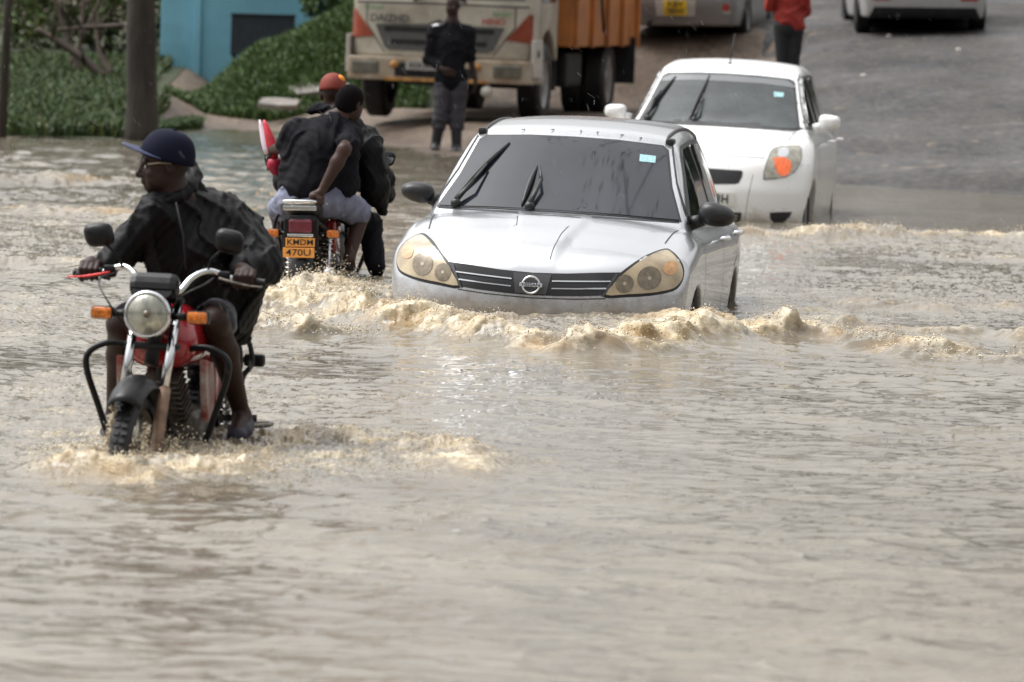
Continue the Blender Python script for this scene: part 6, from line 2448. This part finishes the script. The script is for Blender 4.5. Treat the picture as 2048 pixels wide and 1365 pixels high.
truck()

RP = dict(SP)
RP.update(tail=([0.1, 0.3, 0.5, 0.9, 1.2], [4.28, 4.36, 4.40, 4.36, 4.25]))


def rear_car(name, loc, ry, th, paint, label, lb, par, detail, group=None):
    f = Vector((math.sin(R(th)), -math.cos(R(th)), 0))
    L = 4.4
    # th is chosen so that the tail faces the viewer
    o = Vector(loc) + f * L
    root = empty(name, o, 0, label, lb, group, rot=(0, R(ry), R(th)))
    body = mesh_fn('body', car_fn(par), (-0.98, -0.1, 0.1), (0.98, 4.5, 1.62), 0.03, paint, root)
    T = bvh_of(body)
    detail(root, T)
    for s in (-1, 1):
        wheel('wheel', root, s * 0.755, 0.84, 0.31, 0.19, s, m_rub, m_rimc)
        wheel('wheel', root, s * 0.755, 3.375, 0.31, 0.19, s, m_rub, m_rimc)
        patch('side_window', T, [(1.36, 1.00), (1.60, 1.175), (1.86, 1.335), (2.02, 1.372), (2.40, 1.382), (2.40, 0.99)], 'side', m_glass, root, 0.007, 0.08, 0.004, mirror=s < 0)
        patch('side_window', T, [(2.52, 0.99), (2.52, 1.385), (3.20, 1.382), (3.30, 1.0)], 'side', m_glass, root, 0.007, 0.08, 0.004, mirror=s < 0)
        patch('tail_lamp', T, [(0.66, 0.72), (0.80, 0.72), (0.78, 1.0), (0.68, 1.0)], 'back', m_red, root, 0.004, 0.05, 0.005, mirror=s < 0)
    patch('windscreen', T, [(-0.68, 1.0), (-0.53, 1.36), (0.53, 1.36), (0.68, 1.0)], 'front', m_glass, root, 0.006, 0.08, 0.004)
    patch('rear_window', T, [(-0.62, 1.02), (-0.52, 1.34), (0.52, 1.34), (0.62, 1.02)], 'back', m_glass, root, 0.004, 0.06, 0.005)
    q = MB()
    for yy in (0.84, 3.375): q.box((0, yy, 0.30), (1.4, 0.12, 0.10), bev=0.02)
    q.box((0, 2.1, 0.26), (1.2, 3.6, 0.12), bev=0.03)
    q.tube([(0.35, 3.6, 0.24), (0.35, 4.38, 0.22)], 0.035, 10)
    q.build('underbody', m_dark, root)
    return root


MYB = Matrix.Rotation(R(180), 4, 'Z') @ Matrix.Rotation(R(90), 4, 'X')


def van_detail(root, T):
    pr = patch('lit_plate_recess', T, [(-0.27, 0.52), (0.27, 0.52), (0.25, 0.30), (-0.25, 0.30)], 'back', m_white2, root, 0.006, 0.06, 0.01)  # pale colour paints in the light falling on the plate recess
    p = patch('number_plate', T, [(-0.15, 0.505), (0.15, 0.505), (0.15, 0.315), (-0.15, 0.315)], 'back', m_platey, pr, 0.022, 0.06, 0.015)
    text_obj('plate_lettering', 'KBV', 0.105, m_ink, p, Matrix.Translation((0, 4.425, 0.458)) @ MYB, 0.002, 1.1, 0.001)
    text_obj('plate_lettering', '780W', 0.105, m_ink, p, Matrix.Translation((0, 4.425, 0.362)) @ MYB, 0.002, 0.95, 0.001)
    for mir in (False, True):
        patch('reflector', T, circle(0.66, 0.42, 0.05), 'back', m_red, root, 0.006, 0.03, 0.006, mirror=mir)
        patch('reflector_trim', T, [(0.60, 0.37), (0.72, 0.37), (0.70, 0.335), (0.62, 0.335)], 'back', m_white2, root, 0.008, 0.03, 0.006, mirror=mir)
    seam_part('shut_or_crease_line', m_darkline, root, T, [(-0.8, 0.60), (0.8, 0.60)], 'back', 0.012)


def white_detail(root, T):
    for mir in (False, True):
        patch('reflector', T, [(0.44, 0.475), (0.70, 0.475), (0.68, 0.43), (0.46, 0.43)], 'back', m_red, root, 0.006, 0.03, 0.006, mirror=mir)
    patch('bumper_valance', T, [(-0.66, 0.34), (0.66, 0.34), (0.72, 0.21), (-0.72, 0.21)], 'back', m_dark, root, 0.010, 0.05, 0.02)
    seam_part('shut_or_crease_line', m_darkline, root, T, [(-0.78, 0.56), (0.78, 0.56)], 'back', 0.012)


m_vanp = mat('dull_silver_paint', (0.24, 0.235, 0.235), 0.38, 0.4, coat=0.3, var=0.12, vscale=2)
m_farw = mat('far_white_paint', (0.46, 0.45, 0.44), 0.4, coat=0.3, var=0.1)
rear_car('estate_car', (2.03, 79.0, gzf(2.03, 79.6) - 0.01), 1.0, 170.7, m_vanp, 'dull silver car seen from behind with a yellow number plate, beside the truck', 'car', RP, van_detail)
WP = dict(RP)
WP.update(clear=0.20)
rear_car('saloon_car', (5.25, 78.0, gzf(5.25, 78.6) - 0.01), 0.8, 180.5, m_farw, 'white car seen from behind at the far end of the road, red bumper reflectors', 'car', WP, white_detail)


# ---------------------------------------------------------------- blue building
def building():
    root = empty('building', (-3.35, 81.7, -0.05), 0, 'bright blue rendered wall of a small building behind the grass bank', 'building', rot=(0, 0, R(-3)))
    m_blue = mat('sky_blue_render', (0.20, 0.47, 0.60), 0.85, var=0.22, vscale=0.9, bump=0.15, bscale=14)
    m_plin = mat('concrete_plinth', (0.30, 0.29, 0.25), 0.85, var=0.3, bump=0.3, bscale=20)
    q = MB()
    q.box((0.6, 2.5, 2.0), (4.3, 5.0, 4.0), bev=0.02)
    q.build('wall', m_blue, root)
    q = MB()
    q.box((0.6, 2.47, 0.25), (4.4, 5.14, 0.34), bev=0.02)
    q.build('plinth', m_plin, root)
    q = MB()
    q.box((-1.05, -0.03, 2.15), (0.10, 0.05, 3.5), bev=0.01)
    q.build('pilaster', m_blue, root)
    q = MB()
    q.prism([(-0.35, 3.95), (2.5, 4.9), (5.35, 3.95), (5.35, 4.03), (2.5, 4.98), (-0.35, 4.03)], -1.9, 3.1, 'X')
    q.build('roof', m_rust, root)
    q = MB()
    q.box((1.8, -0.04, 2.5), (0.9, 0.06, 0.9), bev=0.01)
    w_ = q.build('window', m_dark, root)
    return root


building()
b_ = at(525, 75, 80.8)
q = MB()
q.box((0, 0, 0.30), (0.86, 0.05, 0.55), bev=0.01)
q.box((0, -0.01, 0.58), (0.88, 0.07, 0.03), bev=0.01)
for s in (-1, 1): q.box((s * 0.38, 0.02, -0.25), (0.05, 0.05, 0.9), bev=0.005)
o = q.build('sign_board', mat('dark_board', (0.012, 0.02, 0.028), 0.6, var=0.3))
o.location = (b_.x, 80.8, b_.z - 0.28)
o.rotation_euler = (R(-4), 0, R(-3))
tag(o, 'dark blank board standing in front of the blue wall', 'board')


# ---------------------------------------------------------------- greenery
def leafmesh(name, C, S, mats, parent=None, seed=0, up=0.0, thin=0.45):
    """one small folded leaf per centre; C (n,3), S (n,) sizes"""
    rs = np.random.RandomState(seed)
    n = len(C)
    d = rs.normal(size=(n, 3))
    d[:, 2] += up
    d /= np.linalg.norm(d, axis=1)[:, None]
    e = rs.normal(size=(n, 3))
    e -= (e * d).sum(1)[:, None] * d
    e /= np.linalg.norm(e, axis=1)[:, None]
    S = S[:, None]
    a = C - d * S * 0.5
    b = C + d * S * 0.5
    m1 = C + e * S * thin * 0.5
    m2 = C - e * S * thin * 0.5
    V = np.stack([a, m1, b, m2], 1).reshape(-1, 3)
    F = np.arange(4 * n).reshape(-1, 4)
    o = np_mesh(name, V, F, mats, parent, smooth=False)
    mi = rs.choice(len(mats), n).astype(np.int32)
    if len(o.data.polygons) == n: o.data.polygons.foreach_set('material_index', mi)
    return o


def crown_pts(rs, lobes, n):
    """points through the volume of several lumpy lobes, thicker near their outer shells"""
    w = np.array([l[3] * l[4] * l[5] for l in lobes])
    k = rs.choice(len(lobes), n, p=w / w.sum())
    u = rs.normal(size=(n, 3))
    u /= np.linalg.norm(u, axis=1)[:, None]
    r = rs.uniform(0.15, 1, n) ** 0.45 * (1 + 0.14 * np.sin(u[:, 0] * 7 + k) * np.cos(u[:, 2] * 6 + 2 * k))
    L = np.array(lobes)
    P = L[k, :3] + u * r[:, None] * L[k, 3:6]
    keep = np.sin(P[:, 0] * 4.1 + 1.3 * np.sin(P[:, 2] * 3.3)) + np.sin(P[:, 2] * 5.2 + P[:, 1] * 2) > -1.15
    return P[keep]


m_l1 = mat('leaf_mid', (0.045, 0.075, 0.018), 0.6, var=0.3)
m_l2 = mat('leaf_dark', (0.016, 0.034, 0.011), 0.6, var=0.3)
m_l3 = mat('leaf_yellow', (0.085, 0.10, 0.018), 0.6, var=0.3)
m_g1 = mat('grass_mid', (0.075, 0.135, 0.034), 0.6, var=0.3)
m_g2 = mat('grass_dark', (0.034, 0.066, 0.019), 0.6, var=0.3)
m_g3 = mat('grass_pale', (0.115, 0.175, 0.05), 0.6, var=0.3)
m_bark = mat('dark_bark', (0.040, 0.032, 0.026), 0.8, var=0.5, vscale=5, bump=0.8, bscale=22, bdist=0.02, stretch=(1, 1, 0.25))
m_wood = mat('dead_wood', (0.055, 0.038, 0.028), 0.8, var=0.5, vscale=6)


def bankz(x, y):
    top = np.interp(x, [-5.2, -4.35, -3.95, -3.5, -3.0, -2.6, -2.2, -1.5, -0.9], [0.0, 0.05, 0.38, 0.80, 0.98, 1.22, 1.48, 1.62, 0.9])
    f = sstep(76.3 + 0.35 * np.sin(x * 2.3), 79.6, y)
    return gz(x, y) * (1 - f) - 0.05 + (top + 0.1) * f + 0.06 * fbm(x * 1.3, y * 1.3, 3, 21) * f


m_soil = mat('grassy_soil', (0.045, 0.055, 0.025), 0.9, var=0.5, vscale=3, bump=0.5, bscale=15, bdist=0.03)
xs = np.linspace(-5.0, -1.0, 60)
sheet('terrain', xs, np.linspace(76.0, 82.0, 60), 0.0, m_soil, zfn=bankz)

sheet('terrain', np.linspace(-9.5, -4.55, 50), np.linspace(67.6, 92.0, 60), 0.012, m_soil)


def blades(name, pts, h, seed, mats, label):
    rs = np.random.RandomState(seed)
    n = len(pts)
    H = h * rs.uniform(0.5, 1.25, n)
    a = rs.uniform(0, 6.28, n)
    w = rs.uniform(0.010, 0.022, n)
    lean = rs.normal(0, 0.35, (n, 2)) * H[:, None]
    dx, dy = np.cos(a) * w, np.sin(a) * w
    B0 = pts.copy()
    B1 = pts.copy()
    B0[:, 0] -= dx
    B0[:, 1] -= dy
    B1[:, 0] += dx
    B1[:, 1] += dy
    M0 = pts + np.stack([lean[:, 0] * 0.3 - dx * 0.8, lean[:, 1] * 0.3 - dy * 0.8, H * 0.6], 1)
    M1 = pts + np.stack([lean[:, 0] * 0.3 + dx * 0.8, lean[:, 1] * 0.3 + dy * 0.8, H * 0.6], 1)
    Tp = pts + np.stack([lean[:, 0], lean[:, 1], H * rs.uniform(0.75, 1.0, n)], 1)
    T2 = Tp.copy()
    T2[:, 0] += 0.003
    V = np.stack([B0, B1, M1, M0, Tp, T2], 1).reshape(-1, 3)
    i = np.arange(n)[:, None] * 6
    F = np.concatenate([i + np.array([[0, 1, 2, 3]]), i + np.array([[3, 2, 5, 4]])])
    o = np_mesh(name, V, F, mats, None, smooth=False)
    mi = np.tile(rs.choice(len(mats), n), 2).astype(np.int32)
    if len(o.data.polygons) == 2 * n: o.data.polygons.foreach_set('material_index', mi)
    return tag(o, label, 'grass', kind='stuff')


rs = np.random.RandomState(5)
n = 75000
x = rs.uniform(-4.9, -1.2, n)
y = rs.uniform(76.5, 81.2, n)
clump = fbm(x * 1.8, y * 1.8, 3, 31) + 0.25
k = (clump > -0.45) & (x > -4.5)
P = np.stack([x, y, bankz(x, y)], 1)[k]
blades('grass', P, 0.13, 1, [m_g1, m_g1, m_g2, m_g3], 'rough green grass growing over the bank below the blue wall')
n = 90000
x = rs.uniform(-8.5, -4.35, n)
y = rs.uniform(67.3, 82, n) ** 1.0
t_ = y - shore(x)
k = (t_ > 0.25) & (fbm(x * 1.2, y * 0.9, 3, 32) > -0.5) & ~((x > -4.75) & (y > 75.0))
P = np.stack([x, y, gz(x, y)], 1)[k]
blades('grass', P, 0.17, 2, [m_g1, m_g2, m_g2, m_l3], 'long dark grass at the edge of the flood around the tree trunk')
n = 5000
x = rs.uniform(-4.4, -3.9, n)
y = shore(x) + rs.uniform(0.1, 1.2, n)
P = np.stack([x, y, gz(x, y)], 1)
blades('grass', P, 0.12, 3, [m_g1, m_g2], 'short grass fringe right of the tree trunk')


def tree(name, x, y, r, h, lobes, nl, sz, label, lean=(0, 0), mats=None, limbs=5, cat='tree', seed=1, base=None):
    z0 = gzf(x, y) if base is None else base
    root = empty(name, (x, y, z0), 0, label, cat)
    rs = np.random.RandomState(seed)
    q = MB()
    pts, rr = [], []
    n = 14
    for i in range(n):
        f = i / (n - 1)
        pts.append((lean[0] * f * h + 0.03 * math.sin(f * 9 + seed), lean[1] * f * h, f * h - 0.15))
        rr.append(r * (1.12 - 0.35 * f + 0.18 * math.exp(-f * 14)) * (1 + 0.03 * math.sin(f * 23 + seed)))
    q.tube(pts, rr, 18)
    top = Vector(pts[-1])
    ends = []
    for i in range(limbs):
        a = 6.28 * i / limbs + rs.uniform(-0.3, 0.3)
        s0 = top - Vector((0, 0, rs.uniform(0, h * 0.2)))
        e = top + Vector((math.cos(a) * h * 0.22, math.sin(a) * h * 0.22, h * rs.uniform(0.12, 0.3)))
        q.tube([s0, s0.lerp(e, 0.5) + Vector((0, 0, -0.08 * h * 0.3)), e], [r * 0.5, r * 0.32, r * 0.12], 8)
    q.build('trunk', m_bark, root)
    P = crown_pts(rs, lobes, nl)
    leafmesh('crown', P, rs.uniform(0.6, 1.4, len(P)) * sz, mats or [m_l1, m_l2, m_l1, m_l3], root, seed)
    return root


tree('tree', -4.27, 67.6, 0.165, 4.6, [(0, 0, 5.6, 1.9, 1.7, 1.2), (1.2, 0.3, 5.0, 1.2, 1.1, 0.8), (-1.3, -0.2, 5.2, 1.3, 1.1, 0.9)], 5000, 0.16,
     'thick dark tree trunk standing at the water edge in front of the blue wall', lean=(0.012, 0))
# painted band on the bark, upper right side
q = MB()
q.tube([(-5.78, 67.2, -0.3), (-5.74, 67.2, 1.5), (-5.68, 67.2, 3.2)], [0.052, 0.048, 0.045], 12)
tag(q.build('wooden_post', m_bark), 'thin dark wooden post at the left edge of the photo, left of the thick trunk', 'post')


def bush(name, x, y, lobes, nl, sz, mats, label, seed):
    z0 = gzf(x, y)
    root = empty(name, (x, y, z0), 0, label, 'bush')
    rs = np.random.RandomState(seed)
    q = MB()
    for i in range(7):
        a = rs.uniform(0, 6.28)
        l = lobes[rs.randint(len(lobes))]
        q.tube([(0.1 * math.cos(a), 0.1 * math.sin(a), -0.1), (l[0] * 0.5, l[1] * 0.5, l[2] * 0.5), (l[0] + rs.uniform(-0.3, 0.3), l[1], l[2] + l[5] * 0.3)], [0.035, 0.022, 0.008], 6)
    q.build('stems', m_wood, root)
    P = crown_pts(rs, lobes, nl)
    leafmesh('foliage', P, rs.uniform(0.6, 1.4, len(P)) * sz, mats, root, seed)


bush('bush', -5.75, 84, [(0, 0, 1.1, 0.9, 0.8, 1.1), (-0.9, 0, 0.9, 0.7, 0.7, 0.9), (0.2, 0.3, 2.2, 0.9, 0.7, 0.8), (0.9, 0, 0.8, 0.6, 0.6, 0.8)], 9000, 0.11, [m_l3, m_l1, m_l3, m_g3], 'yellow-green leafy bush behind the pile of dead branches', 11)
bush('bush', -7.3, 86, [(0, 0, 1.4, 1.0, 0.8, 1.4), (0.8, 0, 0.9, 0.7, 0.7, 0.9), (0.2, 0.3, 2.6, 0.9, 0.7, 0.8)], 6000, 0.12, [m_l1, m_l2, m_l3], 'dark green bush at the left edge behind the wooden post', 12)
bush('bush', -4.75, 82.5, [(0, 0, 0.9, 0.55, 0.6, 0.9), (0.1, 0.3, 2.0, 0.6, 0.6, 0.9)], 6000, 0.10, [m_l2, m_l1, m_l2], 'dark green bush just left of the blue wall, behind the thick trunk', 13)
bush('bush', -2.3, 80.9, [(0, 0, 1.55, 0.5, 0.4, 0.35), (0.4, 0, 1.8, 0.5, 0.4, 0.4), (-0.35, 0.0, 1.25, 0.35, 0.3, 0.22)], 5500, 0.085, [m_g1, m_l1, m_g2, m_g3], 'low green bush on top of the bank beside the truck cab', 14)


# pile of dead branches
def branch(x0, z0, x1, z1, y, r, lab, k):
    a, b = Vector((x0, y, z0)), Vector((x1, y + 0.4, z1))
    rs = random.Random(k)
    q = MB()
    m = a.lerp(b, 0.5) + Vector((rs.uniform(-0.06, 0.06), 0, rs.uniform(-0.06, 0.06)))
    q.tube(smooth_path([a, m, b], 5), [r * (1 - 0.055 * i) for i in range(11)], 8)
    for t in (0.4, 0.62, 0.8):
        p = a.lerp(b, t)
        q.tube([p, p + Vector((rs.uniform(-0.3, 0.3), rs.uniform(-0.2, 0.1), rs.uniform(0.1, 0.4)))], [r * 0.45, r * 0.15], 6)
    return tag(q.build('dead_branch', m_wood), lab, 'branch', 'dead branches piled left of the trunk')


def Z(px, py, D): return at(px, py, D).z
def X_(px, py, D): return at(px, py, D).x


for k, (p0, p1, D, r, lab) in enumerate([
    ((232, 178), (70, 58), 77.2, 0.070, 'long dark dead branch sloping down right to the trunk, thickest of the pile'),
    ((168, 160), (95, -40), 78.0, 0.045, 'brown dead branch rising steeply to the upper left'),
    ((150, 150), (160, -60), 78.4, 0.040, 'nearly upright brown dead branch in the middle of the pile'),
    ((245, 52), (110, 60), 76.4, 0.035, 'dead branch lying level across the pile to the trunk'),
    ((222, 150), (185, 40), 77.6, 0.055, 'short thick dead branch leaning beside the trunk'),
    ((130, 150), (205, -20), 79.0, 0.035, 'thin dead branch leaning to the upper right, hindmost of the pile')]):
    branch(X_(p0[0], p0[1], D), Z(p0[0], p0[1], D), X_(p1[0], p1[1], D), Z(p1[0], p1[1], D), D, r, lab, k)

# concrete slabs at the foot of the bank
m_slab = mat('wet_concrete', (0.22, 0.20, 0.18), 0.6, var=0.35, vscale=5, bump=0.4, bscale=18, bdist=0.02)
for k, (px, py, D, d, rz, ry, lab) in enumerate([
    (640, 178, 77.4, (0.72, 0.5, 0.10), 0.3, -0.16, 'broken concrete slab lying tilted at the foot of the grass bank'),
    (655, 155, 78.0, (0.55, 0.25, 0.09), 0.2, -0.45, 'darker concrete slab leaning up behind the tilted one'),
    (560, 208, 76.2, (0.5, 0.35, 0.07), -0.2, 0.05, 'flat pale stone half sunk in the mud, left of the slabs')]):
    q = MB()
    q.prism([(-d[0] / 2, -d[1] / 2), (d[0] * 0.1, -d[1] * 0.58), (d[0] / 2, -d[1] * 0.35), (d[0] * 0.45, d[1] / 2), (-d[0] * 0.2, d[1] * 0.56), (-d[0] * 0.52, d[1] * 0.3)], -d[2] / 2, d[2] / 2, 'Z', bev=0.012)
    o = q.build('concrete_slab', m_slab)
    o.location = at(px, py, D)
    o.rotation_euler = (R(12), ry, rz)
    tag(o, lab, 'slab')
# small stones on mud and road
rr = random.Random(12)
stones = [(1778, 62, 0.03, 'small pale stone on the road left of the far white car'), (1727, 155, 0.035, 'pale pebble lying on the wet road right of the white hatchback roof'), (1917, 103, 0.032, 'white stone on the road below the right wheel of the far white car')]
for px, py, r, lab in stones:
    D = 62.0
    while True:
        p = at(px, py, D)
        if p.z <= gzf(p.x, D) or D > 78: break
        D += 0.1
    q = MB()
    q.ell((0, 0, 0), (r * 1.3, r, r * 0.7), n=10)
    o = q.build('stone', mat('pale_stone', (0.5, 0.46, 0.42), 0.7, var=0.2))
    o.location = (p.x, D, gzf(p.x, D) + r * 0.3)
    tag(o, lab, 'stone')

# unseen belt of trees added beyond the frame to darken the flood's reflections
rs = np.random.RandomState(8)
lob = []
for i in range(34):
    xx = -36 + 72 * i / 33 + rs.uniform(-1, 1)
    hh = rs.uniform(5.5, 9.0)
    lob.append((xx, 118 + rs.uniform(-5, 5), 3.0 + hh * 0.45, rs.uniform(1.8, 2.8), 2.0, hh * 0.5))
P = crown_pts(rs, lob, 48000)
tag(leafmesh('woodland', P, rs.uniform(0.45, 0.95, len(P)), [m_l1, m_l2, m_l2], None, 3), 'belt of dark trees far behind the road', 'woodland', kind='stuff')


# unseen tree added right of the frame so its limbs mirror in the windscreen
def overhang():
    x, y = 5.4, 39.0
    root = empty('tree', (x, y, gzf(x, y)), 0, 'roadside tree right of the frame whose bare limbs mirror in the silver car windscreen', 'tree')
    rs = random.Random(21)
    q = MB()
    q.tube(smooth_path([(0, 0, -0.3), (0.05, 0, 2.2), (-0.15, 0.1, 4.2), (-0.5, 0.2, 5.6)], 5), [0.24 - 0.007 * i for i in range(16)], 14)
    tips = []
    for k in range(6):
        a = Vector((-0.5, 0.2, 5.2 + 0.12 * k))
        b = a + Vector((-1.7 - 0.4 * k, -2.2 + 0.95 * k, 1.1))
        c = b + Vector((-2.0, rs.uniform(-1.0, 1.0), rs.uniform(0.1, 0.8)))
        pth = smooth_path([a, b, c], 6)
        q.tube(pth, [0.11 - 0.0075 * i for i in range(13)], 8)
        for t in range(3, 13):
            p = pth[t]
            d = Vector((rs.uniform(-0.8, 0.5), rs.uniform(-1, 1), rs.uniform(-0.15, 0.6)))
            e = p + d * rs.uniform(0.6, 1.3)
            q.tube([p, p.lerp(e, 0.5) + Vector((0, 0, 0.07)), e], [0.030, 0.018, 0.007], 6)
            tips.append(e)
    q.build('trunk', m_bark, root)
    r2 = np.random.RandomState(4)
    P = np.array([list(t) for t in tips])
    P = P[r2.choice(len(P), 1500)] + r2.normal(0, 0.22, (1500, 3))
    leafmesh('crown', P, r2.uniform(0.06, 0.13, len(P)), [m_l1, m_l2], root, 4)


overhang()
# ================================================================ SPRAY
m_drop = mat('water_spray', (0.68, 0.60, 0.46), 0.25, spec=0.8)
m_dropb = mat('brown_spray', (0.36, 0.26, 0.13), 0.25, spec=0.8)


def drops(name, C, S, seed, mats, label, stretch=1.6, kind='stuff'):
    """small irregular drops: stretched octahedra"""
    rs = np.random.RandomState(seed)
    n = len(C)
    base = np.array([(1, 0, 0), (-1, 0, 0), (0, 1, 0), (0, -1, 0), (0, 0, 1), (0, 0, -1)], float)
    q = rs.normal(size=(n, 3, 3))
    a = q[:, 0] / np.linalg.norm(q[:, 0], axis=1)[:, None]
    b = q[:, 1] - (q[:, 1] * a).sum(1)[:, None] * a
    b /= np.linalg.norm(b, axis=1)[:, None]
    c = np.cross(a, b)
    st = rs.uniform(1, stretch, n)[:, None]
    A = np.stack([a * st, b, c], 1) * S[:, None, None]
    V = C[:, None, :] + np.einsum('kj,njd->nkd', base, A)
    F = np.array([(0, 2, 4), (2, 1, 4), (1, 3, 4), (3, 0, 4), (2, 0, 5), (1, 2, 5), (3, 1, 5), (0, 3, 5)])
    F = (np.arange(n)[:, None, None] * 6 + F[None]).reshape(-1, 3)
    o = np_mesh(name, V.reshape(-1, 3), F, mats, None, smooth=True)
    mi = np.repeat(rs.choice(len(mats), n, p=[0.75, 0.25]), 8).astype(np.int32)
    if len(o.data.polygons) == 8 * n: o.data.polygons.foreach_set('material_index', mi)
    return tag(o, label, 'spray', kind=kind)


def wz(x, y):
    z, f, a = water(x, y)
    return z, f


def crest_spray(ci, n, hmax, seed, label):
    pts, H, w1, w2, fo = CRESTS[ci]
    pts = [(p[0], p[1] * KD) for p in pts]
    rs = np.random.RandomState(seed)
    L = [math.hypot(b[0] - a[0], b[1] - a[1]) for a, b in zip(pts, pts[1:])]
    k = rs.choice(len(L), n, p=np.array(L) / sum(L))
    t = rs.uniform(0, 1, n)
    P = np.array(pts)
    C = P[k] + (P[k + 1] - P[k]) * t[:, None]
    cl = fbm(C[:, 0] * 2.6, C[:, 1] * 2.6, 3, seed)
    C = C + rs.normal(0, 0.07, (n, 2)) * np.array([1, 1.6]) + np.array([0, 0.02])
    keep = cl > rs.uniform(-0.9, 0.5, n)
    C = C[keep]
    cl = cl[keep]
    z, f = wz(C[:, 0], C[:, 1])
    hh = rs.exponential(0.28, len(C)) * hmax * (0.5 + np.clip(cl, 0, 1))
    S = rs.uniform(0.002, 0.0065, len(C)) * (23.0 / 33 if ci in (5, 6) else 1) * (1 - 0.45 * np.clip(hh / hmax, 0, 1))
    drops('spray', np.stack([C[:, 0], C[:, 1] - 0.03, z + hh + 0.004], 1), S, seed, [m_drop, m_dropb], label)


def zone_spray(cx, cy, rx, ry, n, hmax, seed, label, smin_=0.0018, smax_=0.0055):
    rs = np.random.RandomState(seed)
    a = rs.uniform(0, 6.283, n)
    r = rs.uniform(0, 1, n) ** 0.6
    x, y = cx + np.cos(a) * r * rx, cy + np.sin(a) * r * ry
    z, f = wz(x, y)
    cl = np.clip(0.5 + 1.3 * fbm(x * 4, y * 3, 3, seed), 0, 1.5)
    hh = rs.exponential(0.3, n) * hmax * cl * (1.1 - r)
    S = rs.uniform(smin_, smax_, n)
    drops('spray', np.stack([x, y, z + hh], 1), S, seed, [m_drop, m_dropb], label)


if not globals().get('NOWATER'):
    crest_spray(0, 3000, 0.07, 101, 'ragged spray thrown up along the bow wave before the silver car')
    crest_spray(1, 1800, 0.07, 102, 'spray on the wave crest running right from the silver car')
    crest_spray(2, 1200, 0.07, 103, 'spray on the low crest left of the bow wave')
    crest_spray(3, 900, 0.09, 104, 'spray at the near corner of the silver car')
    crest_spray(4, 1800, 0.12, 105, 'spray behind the rear wheel of the motorcycle with two riders')
    crest_spray(5, 2200, 0.06, 106, 'spray in front of the near motorcycle wheel')
    crest_spray(6, 1500, 0.05, 107, 'spray along the wake right of the near motorcycle')
    crest_spray(7, 1600, 0.08, 108, 'spray along the bumper of the white hatchback')
    zone_spray(-1.33, 37.4, 0.55, 1.0, 1800, 0.30, 111, 'fine spray round the legs of the riders seen from behind')
    zone_spray(-1.45, 23.6, 0.45, 0.8, 1800, 0.10, 112, 'fine spray under the near motorcycle')
    zone_spray(1.30, 48.7, 0.35, 0.4, 700, 0.35, 113, 'small splash against the bumper of the white hatchback')
    # water running off the front wheel and mudguard of the near bike
    rs = np.random.RandomState(5)
    M = bike1.matrix_world
    C = []
    for (x, y, z0, z1, n) in [(-0.075, -0.36, 0.56, 0.30, 320), (0.06, -0.37, 0.50, 0.33, 160), (-0.02, -0.42, 0.46, 0.32, 150), (0.13, -0.1, 0.42, 0.30, 120)]:
        for i in range(n):
            t = rs.uniform()
            C.append(M @ Vector((x + rs.normal(0, 0.006 + 0.012 * t), y - 0.05 * math.sin(t * 2) + rs.normal(0, 0.01), z0 + (z1 - z0) * t)))
    drops('spray', np.array([list(c) for c in C]), rs.uniform(0.002, 0.0055, len(C)), 6, [m_drop, m_dropb], 'water running off the front mudguard of the near motorcycle', stretch=3.5)

# falling rain, seen as faint short flecks
rs = np.random.RandomState(9)
n = 1100
yy = rs.uniform(17, 66, n)
C = np.stack([rs.uniform(-0.09, 0.09, n) * yy, yy, rs.uniform(0.05, 2.6, n)], 1)
V = []
d = np.stack([rs.normal(-0.006, 0.004, n), rs.normal(0, 0.003, n), rs.uniform(0.006, 0.014, n)], 1)
w_ = 0.0008
A = C - d
B = C + d
V = np.stack([A + [w_, 0, 0], A - [w_, 0, 0], B - [w_, 0, 0], B + [w_, 0, 0], (A + B) / 2 + [0, w_ * 1.5, 0]], 1).reshape(-1, 3)
F = (np.arange(n)[:, None] * 5 + np.array([[0, 1, 2, 3]]))
o = np_mesh('rain', V, F, mat('rain_drop', (0.6, 0.62, 0.66), 0.2, alpha=0.4), None, smooth=False)
tag(o, 'scattered falling rain drops', 'rain', kind='stuff')
